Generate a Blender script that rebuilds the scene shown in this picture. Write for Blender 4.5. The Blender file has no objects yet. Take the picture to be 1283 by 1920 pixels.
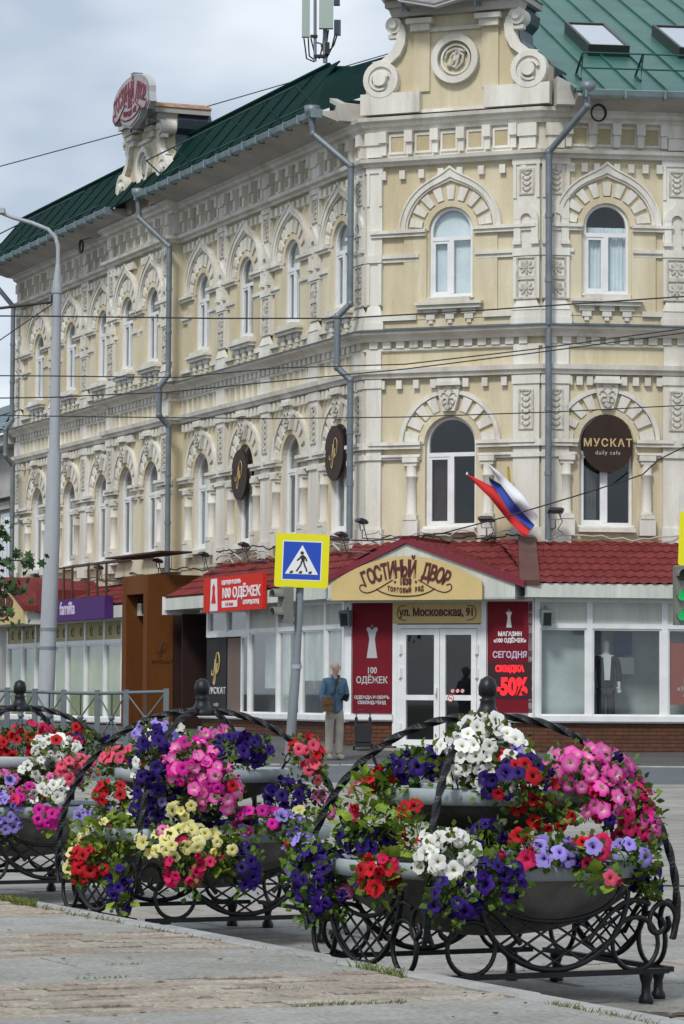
import bpy, bmesh, math, random
from mathutils import Matrix, Vector
random.seed(7)
S = bpy.context.scene
C = S.collection
R = math.radians

# ------------------------------------------------------------------ camera, light, exposure
CZ = 1.45; FPX = 5800.0; PW, PH = 1283, 1920; TILT = math.atan((1305-960)/FPX); ROLL = .006
cd = bpy.data.cameras.new('camera'); cam = bpy.data.objects.new('camera', cd); C.objects.link(cam)
cd.sensor_fit = 'VERTICAL'; cd.sensor_height = 36.0; cd.sensor_width = 24.0
cd.lens = 36.0*FPX/PH; cd.clip_start = .1; cd.clip_end = 2000
_fw = Vector((0, math.cos(TILT), math.sin(TILT))); _up = Vector((0, -math.sin(TILT), math.cos(TILT))); _rt = Vector((1, 0, 0))
_c, _s = math.cos(ROLL), math.sin(ROLL)
_x = _rt*_c + _up*_s; _y = -_rt*_s + _up*_c
cam.matrix_world = Matrix(((_x.x, _y.x, -_fw.x, 0), (_x.y, _y.y, -_fw.y, 0), (_x.z, _y.z, -_fw.z, CZ), (0, 0, 0, 1)))
S.camera = cam

w = bpy.data.worlds.new('World'); S.world = w; w.use_nodes = True
nt = w.node_tree; nt.nodes.clear()
def nd(t, k, **kw):
    n = t.nodes.new(k)
    for a, b in kw.items(): setattr(n, a, b)
    return n
wo = nd(nt, 'ShaderNodeOutputWorld'); bg = nd(nt, 'ShaderNodeBackground'); bg.inputs['Strength'].default_value = .1
sky = nd(nt, 'ShaderNodeTexSky'); sky.sky_type = 'NISHITA'; sky.sun_disc = False
SUN_EL, SUN_AZ = R(46), R(203)      # azimuth measured clockwise from +Y
sky.sun_elevation = SUN_EL; sky.sun_rotation = SUN_AZ
tc = nd(nt, 'ShaderNodeTexCoord'); mp = nd(nt, 'ShaderNodeMapping'); mp.inputs['Scale'].default_value = (1, 1, 2.2); mp.inputs['Location'].default_value = (18.03, .61, .51)
n1 = nd(nt, 'ShaderNodeTexNoise'); n1.inputs['Scale'].default_value = 9.0; n1.inputs['Detail'].default_value = 4; n1.inputs['Roughness'].default_value = .45
cr = nd(nt, 'ShaderNodeValToRGB')
cr.color_ramp.elements[0].position = .34; cr.color_ramp.elements[0].color = (3.2, 3.75, 4.5, 1)
cr.color_ramp.elements[1].position = .66; cr.color_ramp.elements[1].color = (5.9, 6.3, 6.7, 1)
mx = nd(nt, 'ShaderNodeMix', data_type='RGBA'); mx.inputs[0].default_value = .93
nt.links.new(tc.outputs['Generated'], mp.inputs['Vector']); nt.links.new(mp.outputs[0], n1.inputs['Vector'])
nt.links.new(n1.outputs['Fac'], cr.inputs['Fac']); nt.links.new(sky.outputs['Color'], mx.inputs[6]); nt.links.new(cr.outputs['Color'], mx.inputs[7])
nt.links.new(mx.outputs[2], bg.inputs['Color']); nt.links.new(bg.outputs[0], wo.inputs['Surface'])

sl = bpy.data.lights.new('sun', 'SUN'); sl.energy = 1.5; sl.angle = R(11); sl.color = (1, .96, .9)
so = bpy.data.objects.new('sun', sl); C.objects.link(so)
_sd = Vector((math.sin(SUN_AZ)*math.cos(SUN_EL), math.cos(SUN_AZ)*math.cos(SUN_EL), math.sin(SUN_EL)))
so.rotation_euler = _sd.to_track_quat('Z', 'Y').to_euler(); so.location = (0, 0, 60)
S.view_settings.view_transform = 'Standard'; S.view_settings.look = 'None'
S.view_settings.exposure = 0.64; S.view_settings.gamma = 1.0; S.view_settings.use_curve_mapping = False

# ------------------------------------------------------------------ pixel helpers (survey the photograph onto real planes)
def ray(x, y): return _fw*FPX + _x*(x-PW/2) - _y*(y-PH/2)
def at(x, y, Y):
    d = ray(x, y); return Vector((0, 0, CZ)) + d*(Y/d.y)
def on_plane(x, y, P, n):
    d = ray(x, y); o = Vector((0, 0, CZ)); return o + d*((P-o).dot(n)/d.dot(n))

# ------------------------------------------------------------------ materials
def srgb(r, g, b):
    f = lambda c: (c/255/12.92 if c <= 10.3 else ((c/255+.055)/1.055)**2.4)
    return (f(r), f(g), f(b))
M = {}
def mat(name, col, rough=.7, metal=0., var=.0, vscale=1.5, streak=False, col2=None, bump=0., bscale=30., emit=None, spec=.5, fine=0., stain=None):
    """Principled material whose colour wanders between col and col2 with noise in world space."""
    m = bpy.data.materials.new(name); m.use_nodes = True; t = m.node_tree; b = t.nodes['Principled BSDF']
    b.inputs['Base Color'].default_value = (*col, 1); b.inputs['Roughness'].default_value = rough; b.inputs['Metallic'].default_value = metal
    b.inputs['Specular IOR Level'].default_value = spec
    geo = nd(t, 'ShaderNodeNewGeometry')
    if var > 0 or col2:
        c2 = col2 or tuple(c*(1-var) for c in col)
        mpn = nd(t, 'ShaderNodeMapping'); mpn.inputs['Scale'].default_value = (1, 1, .16) if streak else (1, 1, 1)
        ns = nd(t, 'ShaderNodeTexNoise'); ns.inputs['Scale'].default_value = vscale; ns.inputs['Detail'].default_value = 6; ns.inputs['Roughness'].default_value = .62
        rp = nd(t, 'ShaderNodeValToRGB'); rp.color_ramp.elements[0].position = .36; rp.color_ramp.elements[1].position = .66
        rp.color_ramp.elements[0].color = (*c2, 1); rp.color_ramp.elements[1].color = (*col, 1)
        t.links.new(geo.outputs['Position'], mpn.inputs['Vector']); t.links.new(mpn.outputs[0], ns.inputs['Vector'])
        t.links.new(ns.outputs['Fac'], rp.inputs['Fac'])
        last = rp.outputs['Color']
        if fine > 0:
            nf = nd(t, 'ShaderNodeTexNoise'); nf.inputs['Scale'].default_value = vscale*14; nf.inputs['Detail'].default_value = 5
            mr = nd(t, 'ShaderNodeMapRange'); mr.inputs[1].default_value = .3; mr.inputs[2].default_value = .7; mr.inputs[3].default_value = 1-fine; mr.inputs[4].default_value = 1+fine
            mm = nd(t, 'ShaderNodeVectorMath', operation='SCALE')
            t.links.new(geo.outputs['Position'], nf.inputs['Vector']); t.links.new(nf.outputs['Fac'], mr.inputs[0])
            t.links.new(last, mm.inputs[0]); t.links.new(mr.outputs[0], mm.inputs['Scale']); last = mm.outputs[0]
        if stain:          # sparse rain streaks and damp patches
            m2 = nd(t, 'ShaderNodeMapping'); m2.inputs['Scale'].default_value = (1.6, 1.6, .22); m2.inputs['Location'].default_value = (3.7, 1.1, 8.2)
            n2 = nd(t, 'ShaderNodeTexNoise'); n2.inputs['Scale'].default_value = 1.5; n2.inputs['Detail'].default_value = 7; n2.inputs['Roughness'].default_value = .7
            r2 = nd(t, 'ShaderNodeMapRange'); r2.inputs[1].default_value = .54; r2.inputs[2].default_value = .74; r2.inputs[4].default_value = stain[0]; r2.clamp = True
            x2 = nd(t, 'ShaderNodeMix', data_type='RGBA'); x2.inputs[7].default_value = (*stain[1], 1)
            t.links.new(geo.outputs['Position'], m2.inputs['Vector']); t.links.new(m2.outputs[0], n2.inputs['Vector']); t.links.new(n2.outputs['Fac'], r2.inputs[0])
            t.links.new(r2.outputs[0], x2.inputs[0]); t.links.new(last, x2.inputs[6]); last = x2.outputs[2]
        t.links.new(last, b.inputs['Base Color'])
    if bump > 0:
        nb = nd(t, 'ShaderNodeTexNoise'); nb.inputs['Scale'].default_value = bscale; nb.inputs['Detail'].default_value = 5
        bp = nd(t, 'ShaderNodeBump'); bp.inputs['Strength'].default_value = bump; bp.inputs['Distance'].default_value = .02
        t.links.new(geo.outputs['Position'], nb.inputs['Vector']); t.links.new(nb.outputs['Fac'], bp.inputs['Height']); t.links.new(bp.outputs[0], b.inputs['Normal'])
    if emit:
        b.inputs['Emission Color'].default_value = (*col, 1); b.inputs['Emission Strength'].default_value = emit
    M[name] = m; return m
def objvar(name, amt_v=.12, amt_h=.02):
    """alike pieces differ a little from one another: value and hue shift by object"""
    t = M[name].node_tree; b = t.nodes['Principled BSDF']; oi = nd(t, 'ShaderNodeObjectInfo'); hs = nd(t, 'ShaderNodeHueSaturation')
    mr = nd(t, 'ShaderNodeMapRange'); mr.inputs[3].default_value = 1-amt_v; mr.inputs[4].default_value = 1+amt_v
    t.links.new(oi.outputs['Random'], mr.inputs[0]); t.links.new(mr.outputs[0], hs.inputs['Value'])
    mh = nd(t, 'ShaderNodeMapRange'); mh.inputs[3].default_value = .5-amt_h; mh.inputs[4].default_value = .5+amt_h
    ml = nd(t, 'ShaderNodeMath', operation='FRACT'); mm = nd(t, 'ShaderNodeMath', operation='MULTIPLY'); mm.inputs[1].default_value = 7.31
    t.links.new(oi.outputs['Random'], mm.inputs[0]); t.links.new(mm.outputs[0], ml.inputs[0]); t.links.new(ml.outputs[0], mh.inputs[0]); t.links.new(mh.outputs[0], hs.inputs['Hue'])
    lk = [l for l in t.links if l.to_socket == b.inputs['Base Color']]
    if lk: t.links.new(lk[0].from_socket, hs.inputs['Color'])
    else: hs.inputs['Color'].default_value = b.inputs['Base Color'].default_value
    t.links.new(hs.outputs[0], b.inputs['Base Color'])
def glass(name, tint, refl=.06, rough=.02):
    m = bpy.data.materials.new(name); m.use_nodes = True; t = m.node_tree; t.nodes.clear()
    o = nd(t, 'ShaderNodeOutputMaterial'); tr = nd(t, 'ShaderNodeBsdfTransparent'); tr.inputs[0].default_value = (*tint, 1)
    gl = nd(t, 'ShaderNodeBsdfGlossy'); gl.inputs['Roughness'].default_value = rough; gl.inputs[0].default_value = (.95, .97, 1, 1)
    fr = nd(t, 'ShaderNodeLayerWeight'); fr.inputs['Blend'].default_value = .5
    pw_ = nd(t, 'ShaderNodeMath', operation='POWER'); pw_.inputs[1].default_value = 5; t.links.new(fr.outputs['Facing'], pw_.inputs[0])
    ad = nd(t, 'ShaderNodeMath', operation='MULTIPLY_ADD'); ad.inputs[1].default_value = .9; ad.inputs[2].default_value = .035+refl; ad.use_clamp = True
    ms = nd(t, 'ShaderNodeMixShader')
    t.links.new(pw_.outputs[0], ad.inputs[0]); t.links.new(ad.outputs[0], ms.inputs[0]); t.links.new(tr.outputs[0], ms.inputs[1]); t.links.new(gl.outputs[0], ms.inputs[2]); t.links.new(ms.outputs[0], o.inputs[0])
    M[name] = m; return m

mat('white_plaster', (.76, .745, .69), .88, var=.25, vscale=1.7, streak=True, col2=(.56, .53, .46), bump=.12, bscale=12, fine=.04, stain=(.6, (.30, .27, .21)))
mat('cream_plaster', (.665, .605, .455), .9, var=.2, vscale=1.5, streak=True, col2=(.53, .455, .30), bump=.12, bscale=12, fine=.035, stain=(.5, (.36, .30, .19)))
mat('panel_plaster', (.50, .43, .28), .88, var=.2, vscale=2.5, col2=(.42, .355, .22), fine=.06)
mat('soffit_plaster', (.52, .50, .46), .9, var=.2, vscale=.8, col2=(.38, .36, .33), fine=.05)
mat('relief_plaster', (.62, .595, .53), .9, var=.3, vscale=6, col2=(.40, .375, .32))
mat('pvc', (.78, .79, .80), .35, var=.06, vscale=3, col2=(.68, .69, .70))
mat('panel_siding', (.62, .64, .60), .55, var=.15, vscale=2, streak=True, col2=(.48, .50, .46))
mat('dark_interior', (.028, .03, .032), .9)
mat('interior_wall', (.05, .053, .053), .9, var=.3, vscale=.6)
mat('curtain', (.72, .79, .82), .9, var=.2, vscale=2.0, col2=(.56, .65, .70))
mat('dark_curtain', (.06, .02, .025), .9, var=.5, vscale=8, col2=(.02, .01, .012))
mat('grey_curtain', (.075, .08, .085), .9, var=.4, vscale=4)
mat('shop_curtain', (.50, .55, .55), .9, var=.3, vscale=1.2, col2=(.36, .40, .40))
mat('glass_film', (.60, .63, .60), .8, var=.5, vscale=2.2, streak=True, col2=(.28, .30, .28), fine=.2)
mat('pipe_metal', (.20, .235, .26), .5, metal=.35, var=.25, vscale=3, col2=(.145, .17, .195))
mat('gutter_metal', (.26, .34, .37), .4, metal=.5, var=.3, vscale=3, col2=(.17, .24, .25))
mat('green_roof', (.025, .135, .105), .42, metal=.1, var=.35, vscale=.9, col2=(.017, .092, .074), spec=.5, fine=.08, stain=(.4, (.05, .12, .10)))
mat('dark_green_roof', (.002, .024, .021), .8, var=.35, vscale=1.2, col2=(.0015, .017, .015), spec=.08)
mat('pale_green_metal', (.008, .058, .047), .6)
mat('green_metal', (.008, .075, .06), .45)
mat('grey_sheet', (.10, .13, .16), .4, metal=.5, var=.4, vscale=2.5, col2=(.06, .08, .10))
mat('rust_trim', (.25, .10, .045), .8, var=.5, vscale=6, col2=(.35, .25, .15))
mat('red_tile', (.205, .044, .044), .75, var=.3, vscale=2.6, col2=(.145, .026, .027), fine=.25, spec=.12, stain=(.5, (.10, .05, .045)))
mat('red_trim', (.17, .012, .03), .45)
mat('brown_flashing', (.12, .055, .045), .55, var=.3, vscale=3)
mat('brick', (.125, .048, .024), .85, var=.35, vscale=5, col2=(.085, .033, .018), fine=.1); objvar('brick', .14, .006)
mat('mortar', (.075, .043, .028), .95)
mat('asphalt', (.10, .10, .098), .9, var=.25, vscale=.7, col2=(.065, .065, .064), bump=.2, bscale=60, fine=.12)
mat('road_asphalt', (.105, .122, .135), .85, var=.2, vscale=.35, col2=(.09, .105, .115), bump=.2, bscale=60, fine=.08)
mat('kerb_granite', (.36, .36, .35), .85, var=.25, vscale=4, col2=(.26, .26, .25), fine=.12)
mat('slab_granite', (.31, .31, .288), .85, var=.22, vscale=2.6, col2=(.225, .22, .195), bump=.4, bscale=60, fine=.26); objvar('slab_granite', .07, .004)
mat('slab_grey', (.315, .31, .29), .85, var=.25, vscale=1.7, col2=(.20, .195, .178), bump=.4, bscale=60, fine=.24); objvar('slab_grey', .08, .006)
mat('rust_paver', (.33, .30, .25), .88, var=.3, vscale=2.6, col2=(.26, .215, .17), bump=.5, bscale=50, fine=.28); objvar('rust_paver', .17, .012)
mat('joint_soil', (.085, .075, .058), .95, var=.4, vscale=9, col2=(.045, .042, .028))
mat('black_iron', (.008, .009, .0115), .42, var=.3, vscale=14, bump=.15, bscale=90, spec=.35)
mat('rim_grey', (.36, .41, .43), .5, var=.15, vscale=5, col2=(.29, .34, .36), fine=.06)
mat('bowl_grey', (.175, .175, .162), .7, var=.3, vscale=5, streak=True, col2=(.08, .077, .07), fine=.15)
mat('soil', (.03, .022, .016), .95)
mat('leaf', (.12, .20, .025), .65, var=.4, vscale=14, col2=(.035, .07, .012), spec=.2); objvar('leaf', .25, .012)
mat('bright_leaf', (.22, .31, .03), .6, var=.3, vscale=14, col2=(.09, .16, .02), spec=.2); objvar('bright_leaf', .15, .01)
mat('tree_leaf', (.035, .085, .018), .6, var=.4, vscale=5, col2=(.02, .05, .012))
mat('grass', (.10, .17, .025), .7, var=.4, vscale=5, col2=(.13, .12, .03))
mat('bark', (.10, .08, .06), .9, var=.4, vscale=8)
mat('lamp_grey', (.42, .44, .46), .5, var=.2, vscale=2.5, streak=True, col2=(.30, .33, .36), fine=.05)
mat('rail_grey', (.14, .175, .195), .55, var=.2, vscale=4)
mat('pole_grey', (.22, .25, .27), .55, var=.25, vscale=3, streak=True)
mat('sign_yellow', (.72, .68, .0), .4)
mat('sign_blue', (.008, .06, .44), .4)
mat('sign_white', (.75, .76, .76), .4)
mat('sign_black', (.015, .015, .017), .5)
mat('cream_sign', (.60, .46, .20), .55, var=.1, vscale=2)
mat('dark_red_letter', (.09, .013, .014), .5)
mat('banner_red', (.17, .007, .017), .6, var=.15, vscale=1.5, spec=.2)
mat('board_red', (.60, .024, .012), .6, spec=.15)
mat('poster_orange', (.26, .055, .028), .5)
mat('grey_print', (.42, .43, .44), .5)
mat('white_print', (.74, .74, .76), .5)
mat('led_red', (.9, .012, .02), .5, emit=.75)
mat('led_black', (.025, .006, .008), .5)
mat('purple_board', (.075, .026, .15), .6, var=.1, vscale=1, spec=.15)
mat('lilac_print', (.55, .47, .62), .5)
mat('brown_disc', (.034, .017, .012), .55, var=.2, vscale=3, spec=.3)
mat('gold_print', (.55, .40, .19), .5)
mat('black_board', (.012, .013, .013), .7, var=.2, vscale=3)
mat('portal_wood', (.15, .053, .013), .75, var=.3, vscale=1.6, streak=True, col2=(.115, .037, .008), fine=.1, spec=.2)
mat('dark_wood_print', (.045, .016, .008), .6)
mat('dark_door', (.034, .013, .012), .6, var=.3, vscale=3)
mat('brown_paper', (.16, .115, .095), .8, var=.15, vscale=2)
mat('film_yellow', (.42, .37, .17), .6, var=.15, vscale=2)
mat('film_emblem', (.16, .10, .04), .7)
mat('reflected_green', (.46, .47, .20), .7, var=.3, vscale=.8, col2=(.24, .26, .12))  # yellow-green of trees mirrored in the glass, put into the colour
mat('old_signal', (.19, .20, .17), .6, var=.2, vscale=6)
mat('signal_green', (.01, .55, .12), .4, emit=.3)
mat('signal_dark', (.02, .022, .02), .4)
mat('lamp_black', (.015, .015, .017), .4)
mat('cable', (.018, .018, .02), .6)
mat('pale_cable', (.42, .42, .40), .6)
mat('antenna_panel', (.36, .44, .40), .5)
mat('antenna_grey', (.16, .20, .22), .5)
mat('flag_white', (.72, .72, .76), .8); mat('flag_blue', (.035, .07, .34), .8); mat('flag_red', (.52, .018, .02), .8)
mat('flag_yellow', (.5, .36, .03), .8)
mat('denim', (.105, .205, .30), .9, var=.3, vscale=9, col2=(.07, .14, .22), bump=.3, bscale=60)
mat('beige_cloth', (.40, .37, .31), .9, var=.2, vscale=6, col2=(.32, .295, .25), bump=.3, bscale=25)
mat('skin', (.56, .34, .265), .6, var=.12, vscale=20)
mat('hair_grey', (.36, .33, .31), .8)
mat('shoe', (.30, .28, .25), .8)
mat('leather', (.19, .095, .03), .6, var=.3, vscale=14)
mat('dark_strap', (.05, .03, .02), .7)
mat('bag_black', (.014, .014, .016), .7, var=.3, vscale=12)
mat('chrome', (.5, .5, .52), .25, metal=.9)
mat('suit_black', (.014, .015, .018), .8)
mat('shirt_white', (.55, .57, .58), .8)
mat('mannequin', (.55, .55, .53), .5)
mat('blue_cloth', (.02, .07, .22), .8)
mat('neighbour_wall', (.46, .45, .42), .9, var=.25, vscale=.8, streak=True, col2=(.33, .32, .30), fine=.05)
mat('neighbour_roof', (.06, .11, .13), .5, var=.3, vscale=1)
glass('window_glass', (.96, .975, .975), .0)
glass('shop_glass', (.94, .96, .955), .0)
glass('skylight_glass', (.5, .55, .6), .45, .06)
# ------------------------------------------------------------------ mesh builder
class MB:
    def __init__(s): s.v = []; s.f = []; s.m = []; s.sm = []; s.mi = 0; s.T = None
    def add(s, vs, fs, smooth=False):
        b = len(s.v)
        for p in vs:
            p = Vector(p); s.v.append(s.T @ p if s.T is not None else p)
        for f in fs: s.f.append([b+i for i in f]); s.m.append(s.mi); s.sm.append(smooth)
    def box(s, x0, x1, o0, o1, z0, z1):
        """facade box: x along the wall, o out of the wall (towards -y)"""
        s.cube(x0, x1, -o1, -o0, z0, z1)
    def cube(s, x0, x1, y0, y1, z0, z1):
        s.add([(x0,y0,z0),(x1,y0,z0),(x1,y1,z0),(x0,y1,z0),(x0,y0,z1),(x1,y0,z1),(x1,y1,z1),(x0,y1,z1)],
              [(0,3,2,1),(4,5,6,7),(0,1,5,4),(1,2,6,5),(2,3,7,6),(3,0,4,7)])
    def slab(s, x0, x1, y0, y1, z0, z1, b):
        """box with its top edges bevelled by b"""
        s.add([(x0,y0,z0),(x1,y0,z0),(x1,y1,z0),(x0,y1,z0),(x0,y0,z1-b),(x1,y0,z1-b),(x1,y1,z1-b),(x0,y1,z1-b),
               (x0+b,y0+b,z1),(x1-b,y0+b,z1),(x1-b,y1-b,z1),(x0+b,y1-b,z1)],
              [(0,3,2,1),(8,9,10,11),(0,1,5,4),(1,2,6,5),(2,3,7,6),(3,0,4,7),(4,5,9,8),(5,6,10,9),(6,7,11,10),(7,4,8,11)])
    def prism(s, pts, o0, o1, inset=0):
        """outline (x,z) counter-clockwise seen from the front, extruded from o0 out to o1"""
        n = len(pts); cx = sum(p[0] for p in pts)/n; cz = sum(p[1] for p in pts)/n
        fr = [(cx+(x-cx)*(1-inset), -o1, cz+(z-cz)*(1-inset)) for x, z in pts]; bk = [(x, -o0, z) for x, z in pts]
        s.add(fr+bk, [list(range(n)), list(range(2*n-1, n-1, -1))]+[(i, n+i, n+(i+1) % n, (i+1) % n) for i in range(n)])
    def strip(s, A, B, o0, o1, smooth=False):
        """band between two polylines A (inner) and B (outer), extruded"""
        n = len(A); vs = [(x,-o1,z) for x,z in A]+[(x,-o1,z) for x,z in B]+[(x,-o0,z) for x,z in A]+[(x,-o0,z) for x,z in B]
        fs = []
        for i in range(n-1):
            fs += [(i,i+1,n+i+1,n+i),(n+i,n+i+1,3*n+i+1,3*n+i),(2*n+i,2*n+i+1,i+1,i)]
        fs += [(0,n,3*n,2*n),(n-1,2*n+n-1,3*n+n-1,n+n-1)]
        s.add(vs, fs, smooth)
    def arc(s, cx, cz, r0, r1, a0, a1, n, o0, o1):
        A = [(cx+r0*math.cos(R(a0+(a1-a0)*i/n)), cz+r0*math.sin(R(a0+(a1-a0)*i/n))) for i in range(n+1)]
        B = [(cx+r1*math.cos(R(a0+(a1-a0)*i/n)), cz+r1*math.sin(R(a0+(a1-a0)*i/n))) for i in range(n+1)]
        s.strip(A, B, o0, o1)
    def disc(s, cx, cz, r, o0, o1, n=24, rz=None):
        s.prism([(cx+r*math.cos(2*math.pi*i/n), cz+(rz or r)*math.sin(2*math.pi*i/n)) for i in range(n)], o0, o1)
    def lathe(s, prof, n=16, ox=0, oy=0, oz=0, cap=True):
        """profile (r,z) bottom to top, round the z axis"""
        k = len(prof); vs = []; fs = []
        for r, z in prof:
            for i in range(n):
                a = 2*math.pi*i/n; vs.append((ox+r*math.cos(a), oy+r*math.sin(a), oz+z))
        for j in range(k-1):
            for i in range(n): fs.append((j*n+i, j*n+(i+1) % n, (j+1)*n+(i+1) % n, (j+1)*n+i))
        s.add(vs, fs, True)
        if cap: s.add(vs[:n], [list(range(n-1,-1,-1))]); s.add(vs[-n:], [list(range(n))])
    def tube(s, pts, r, n=6, closed=False, twist=0, smooth=True, flat=1.0, r2=None):
        """round (or square, n=4) bar along 3-D points"""
        P = [Vector(p) for p in pts]; k = len(P); vs = []; fs = []; up = None
        for i in range(k):
            a = P[i-1] if (i > 0 or closed) else P[i]; b = P[(i+1) % k] if (i < k-1 or closed) else P[i]
            t = (b-a).normalized() if (b-a).length > 1e-9 else Vector((0,0,1))
            if up is None:
                up = Vector((0,0,1)) if abs(t.z) < .9 else Vector((1,0,0))
            u = (up - t*up.dot(t)).normalized(); up = u; v = t.cross(u)
            rr = r if r2 is None else r+(r2-r)*i/(k-1)
            for j in range(n):
                an = 2*math.pi*j/n + twist*i; vs.append(P[i]+u*rr*math.cos(an)+v*rr*flat*math.sin(an))
        for i in range(k if closed else k-1):
            i2 = (i+1) % k
            for j in range(n): fs.append((i*n+j, i*n+(j+1) % n, i2*n+(j+1) % n, i2*n+j))
        s.add(vs, fs, smooth)
        if not closed: s.add(vs[:n], [list(range(n-1,-1,-1))]); s.add(vs[-n:], [list(range(n))])
    def sweep(s, prof, path, closed_prof=True, smooth=False):
        """moulding: profile (out,z) swept along a plan path of (x,y), outward is to the right of the path; mitred"""
        k = len(path); pts = [Vector((p[0], p[1])) for p in path]; n = len(prof); vs = []; fs = []
        for i in range(k):
            d0 = (pts[i]-pts[i-1]).normalized() if i else None; d1 = (pts[i+1]-pts[i]).normalized() if i < k-1 else None
            if d0 is None: d0 = d1
            if d1 is None: d1 = d0
            n0 = Vector((d0.y,-d0.x)); n1 = Vector((d1.y,-d1.x)); b = (n0+n1)
            b = b/ max(.3, b.dot(n0)) if b.length > 1e-6 else n0
            for o, z in prof: vs.append((pts[i].x+b.x*o, pts[i].y+b.y*o, z))
        m = n if closed_prof else n-1
        for i in range(k-1):
            for j in range(m): fs.append((i*n+j, (i+1)*n+j, (i+1)*n+(j+1) % n, i*n+(j+1) % n))
        if closed_prof: fs += [list(range(n)), [ (k-1)*n+j for j in range(n-1,-1,-1)]]
        s.add(vs, fs, smooth)
    def mesh(s, name, mats):
        me = bpy.data.meshes.new(name); me.from_pydata([tuple(p) for p in s.v], [], s.f)
        for m in (mats if isinstance(mats, (list, tuple)) else [mats]): me.materials.append(M[m])
        me.polygons.foreach_set('material_index', s.m); me.polygons.foreach_set('use_smooth', s.sm); me.update()
        return me
    def build(s, name, mats, parent=None, W=None): return obj(name, s.mesh(name, mats), parent, W)

WM = {}
I4 = Matrix.Identity(4)
T = Matrix.Translation
def RZ(a): return Matrix.Rotation(a, 4, 'Z')
def obj(name, data, parent=None, W=None):
    """link one object; W is its world matrix (default: its parent's)"""
    o = bpy.data.objects.new(name, data); C.objects.link(o)
    if parent is not None:
        pw = WM[parent.name]; W = pw if W is None else W; o.parent = parent; o.matrix_basis = pw.inverted() @ W
    else:
        W = I4 if W is None else W; o.matrix_basis = W
    WM[o.name] = W.copy(); return o
def tag(o, label=None, cat=None, group=None, kind=None):
    for k, v in (('label', label), ('category', cat), ('group', group), ('kind', kind)):
        if v: o[k] = v
    return o
def thing(name, label, cat, W=None, group=None): return tag(obj(name, None, None, W), label, cat, group)
def structure(o): o['kind'] = 'structure'; return o
def stuff(o): o['kind'] = 'stuff'; return o
def copy_tree(o, parent=None, W=None):
    kids = [k for k in KIDS.get(o.name, [])]
    c = o.copy(); C.objects.link(c); c.parent = parent
    if parent is None: c.matrix_basis = W
    WM[c.name] = W.copy() if W is not None else WM[parent.name] @ c.matrix_basis
    for k in kids:
        d = copy_tree(k, c)
        KIDS.setdefault(c.name, []).append(d)
    return c
KIDS = {}
_obj0 = obj
def obj(name, data, parent=None, W=None):
    o = _obj0(name, data, parent, W)
    if parent is not None: KIDS.setdefault(parent.name, []).append(o)
    return o

# lettering: built-in font turned into meshes; local x along the wall, z up, facing -y
TXT = {}
def text_mesh(s, size, depth=.01, mname='white_print', bold=0., align='CENTER', sx=1.0, spacing=1.0, shear=0.):
    key = (s, size, depth, mname, bold, align, sx, spacing, shear)
    if key in TXT: return TXT[key]
    cu = bpy.data.curves.new('text', 'FONT'); cu.body = s; cu.size = size; cu.extrude = depth; cu.align_x = align; cu.offset = bold; cu.resolution_u = 3
    cu.space_character = spacing; cu.shear = shear
    o = bpy.data.objects.new('text', cu); C.objects.link(o); dg = bpy.context.evaluated_depsgraph_get(); dg.update()
    me = bpy.data.meshes.new_from_object(o.evaluated_get(dg)); bpy.data.objects.remove(o); bpy.data.curves.remove(cu)
    me.name = 'lettering'; me.materials.clear(); me.materials.append(M[mname])
    me.transform(Matrix.Scale(sx, 4, (1,0,0))); me.transform(Matrix.Rotation(R(90), 4, 'X'))
    TXT[key] = me; return me
def write(s, x, z, o, parent, W, size, mname, name='lettering', **kw):
    """one line of lettering whose baseline starts at (x,z), standing at distance o in front of frame W"""
    return obj(name, text_mesh(s, size, kw.pop('depth', .006), mname, **kw), parent, W @ T((x, -o, z)))
def arc_word(s, cx, cz, rad, a_mid, step, parent, W, o, size, mname, sx=1., bold=0., grow=None, depth=.012, tilt=1.):
    """letters of a word set along an arc"""
    n = len(s); me = []
    bmw = MB()
    for i, ch in enumerate(s):
        if ch == ' ': continue
        k = i-(n-1)/2; a = R(a_mid)-k*R(step)
        x = cx+rad*math.cos(a); z = cz+rad*math.sin(a); g = grow(k/((n-1)/2)) if grow else 1.
        src = text_mesh(ch, size, depth, mname, bold=bold, sx=sx)
        X = T((x, -o, z)) @ Matrix.Rotation(-(a-R(90))*tilt, 4, 'Y') @ Matrix.Diagonal((1,1,g,1))
        bmw.add([X @ v.co for v in src.vertices], [list(p.vertices) for p in src.polygons])
    return bmw.build('lettering', mname, parent, W)
def stroke(pts, r, parent, W, o, mname, name='emblem', n=5, sub=6):
    """hand-drawn line (Catmull-Rom through (x,z) points) as a thin raised bar"""
    P = [Vector((x, -o, z)) for x, z in pts]; Q = []
    for i in range(len(P)-1):
        p0 = P[max(i-1,0)]; p1 = P[i]; p2 = P[i+1]; p3 = P[min(i+2,len(P)-1)]
        for k in range(sub):
            t = k/sub; Q.append(.5*((2*p1)+(p2-p0)*t+(2*p0-5*p1+4*p2-p3)*t*t+(3*p1-p0-3*p2+p3)*t**3))
    Q.append(P[-1]); b = MB(); b.tube(Q, r, n); return b.build(name, mname, parent, W)
LOOP = [(-.62,-.18),(-.45,.05),(-.30,-.25),(-.12,-.62),(.05,-.25),(.12,.45),(-.02,.85),(-.22,.55),(-.12,.0),(.08,-.28),(.2,.1),(.24,-.2),(.36,-.3),(.5,.0),(.46,.55),(.2,.98),(.0,1.05)]
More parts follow.
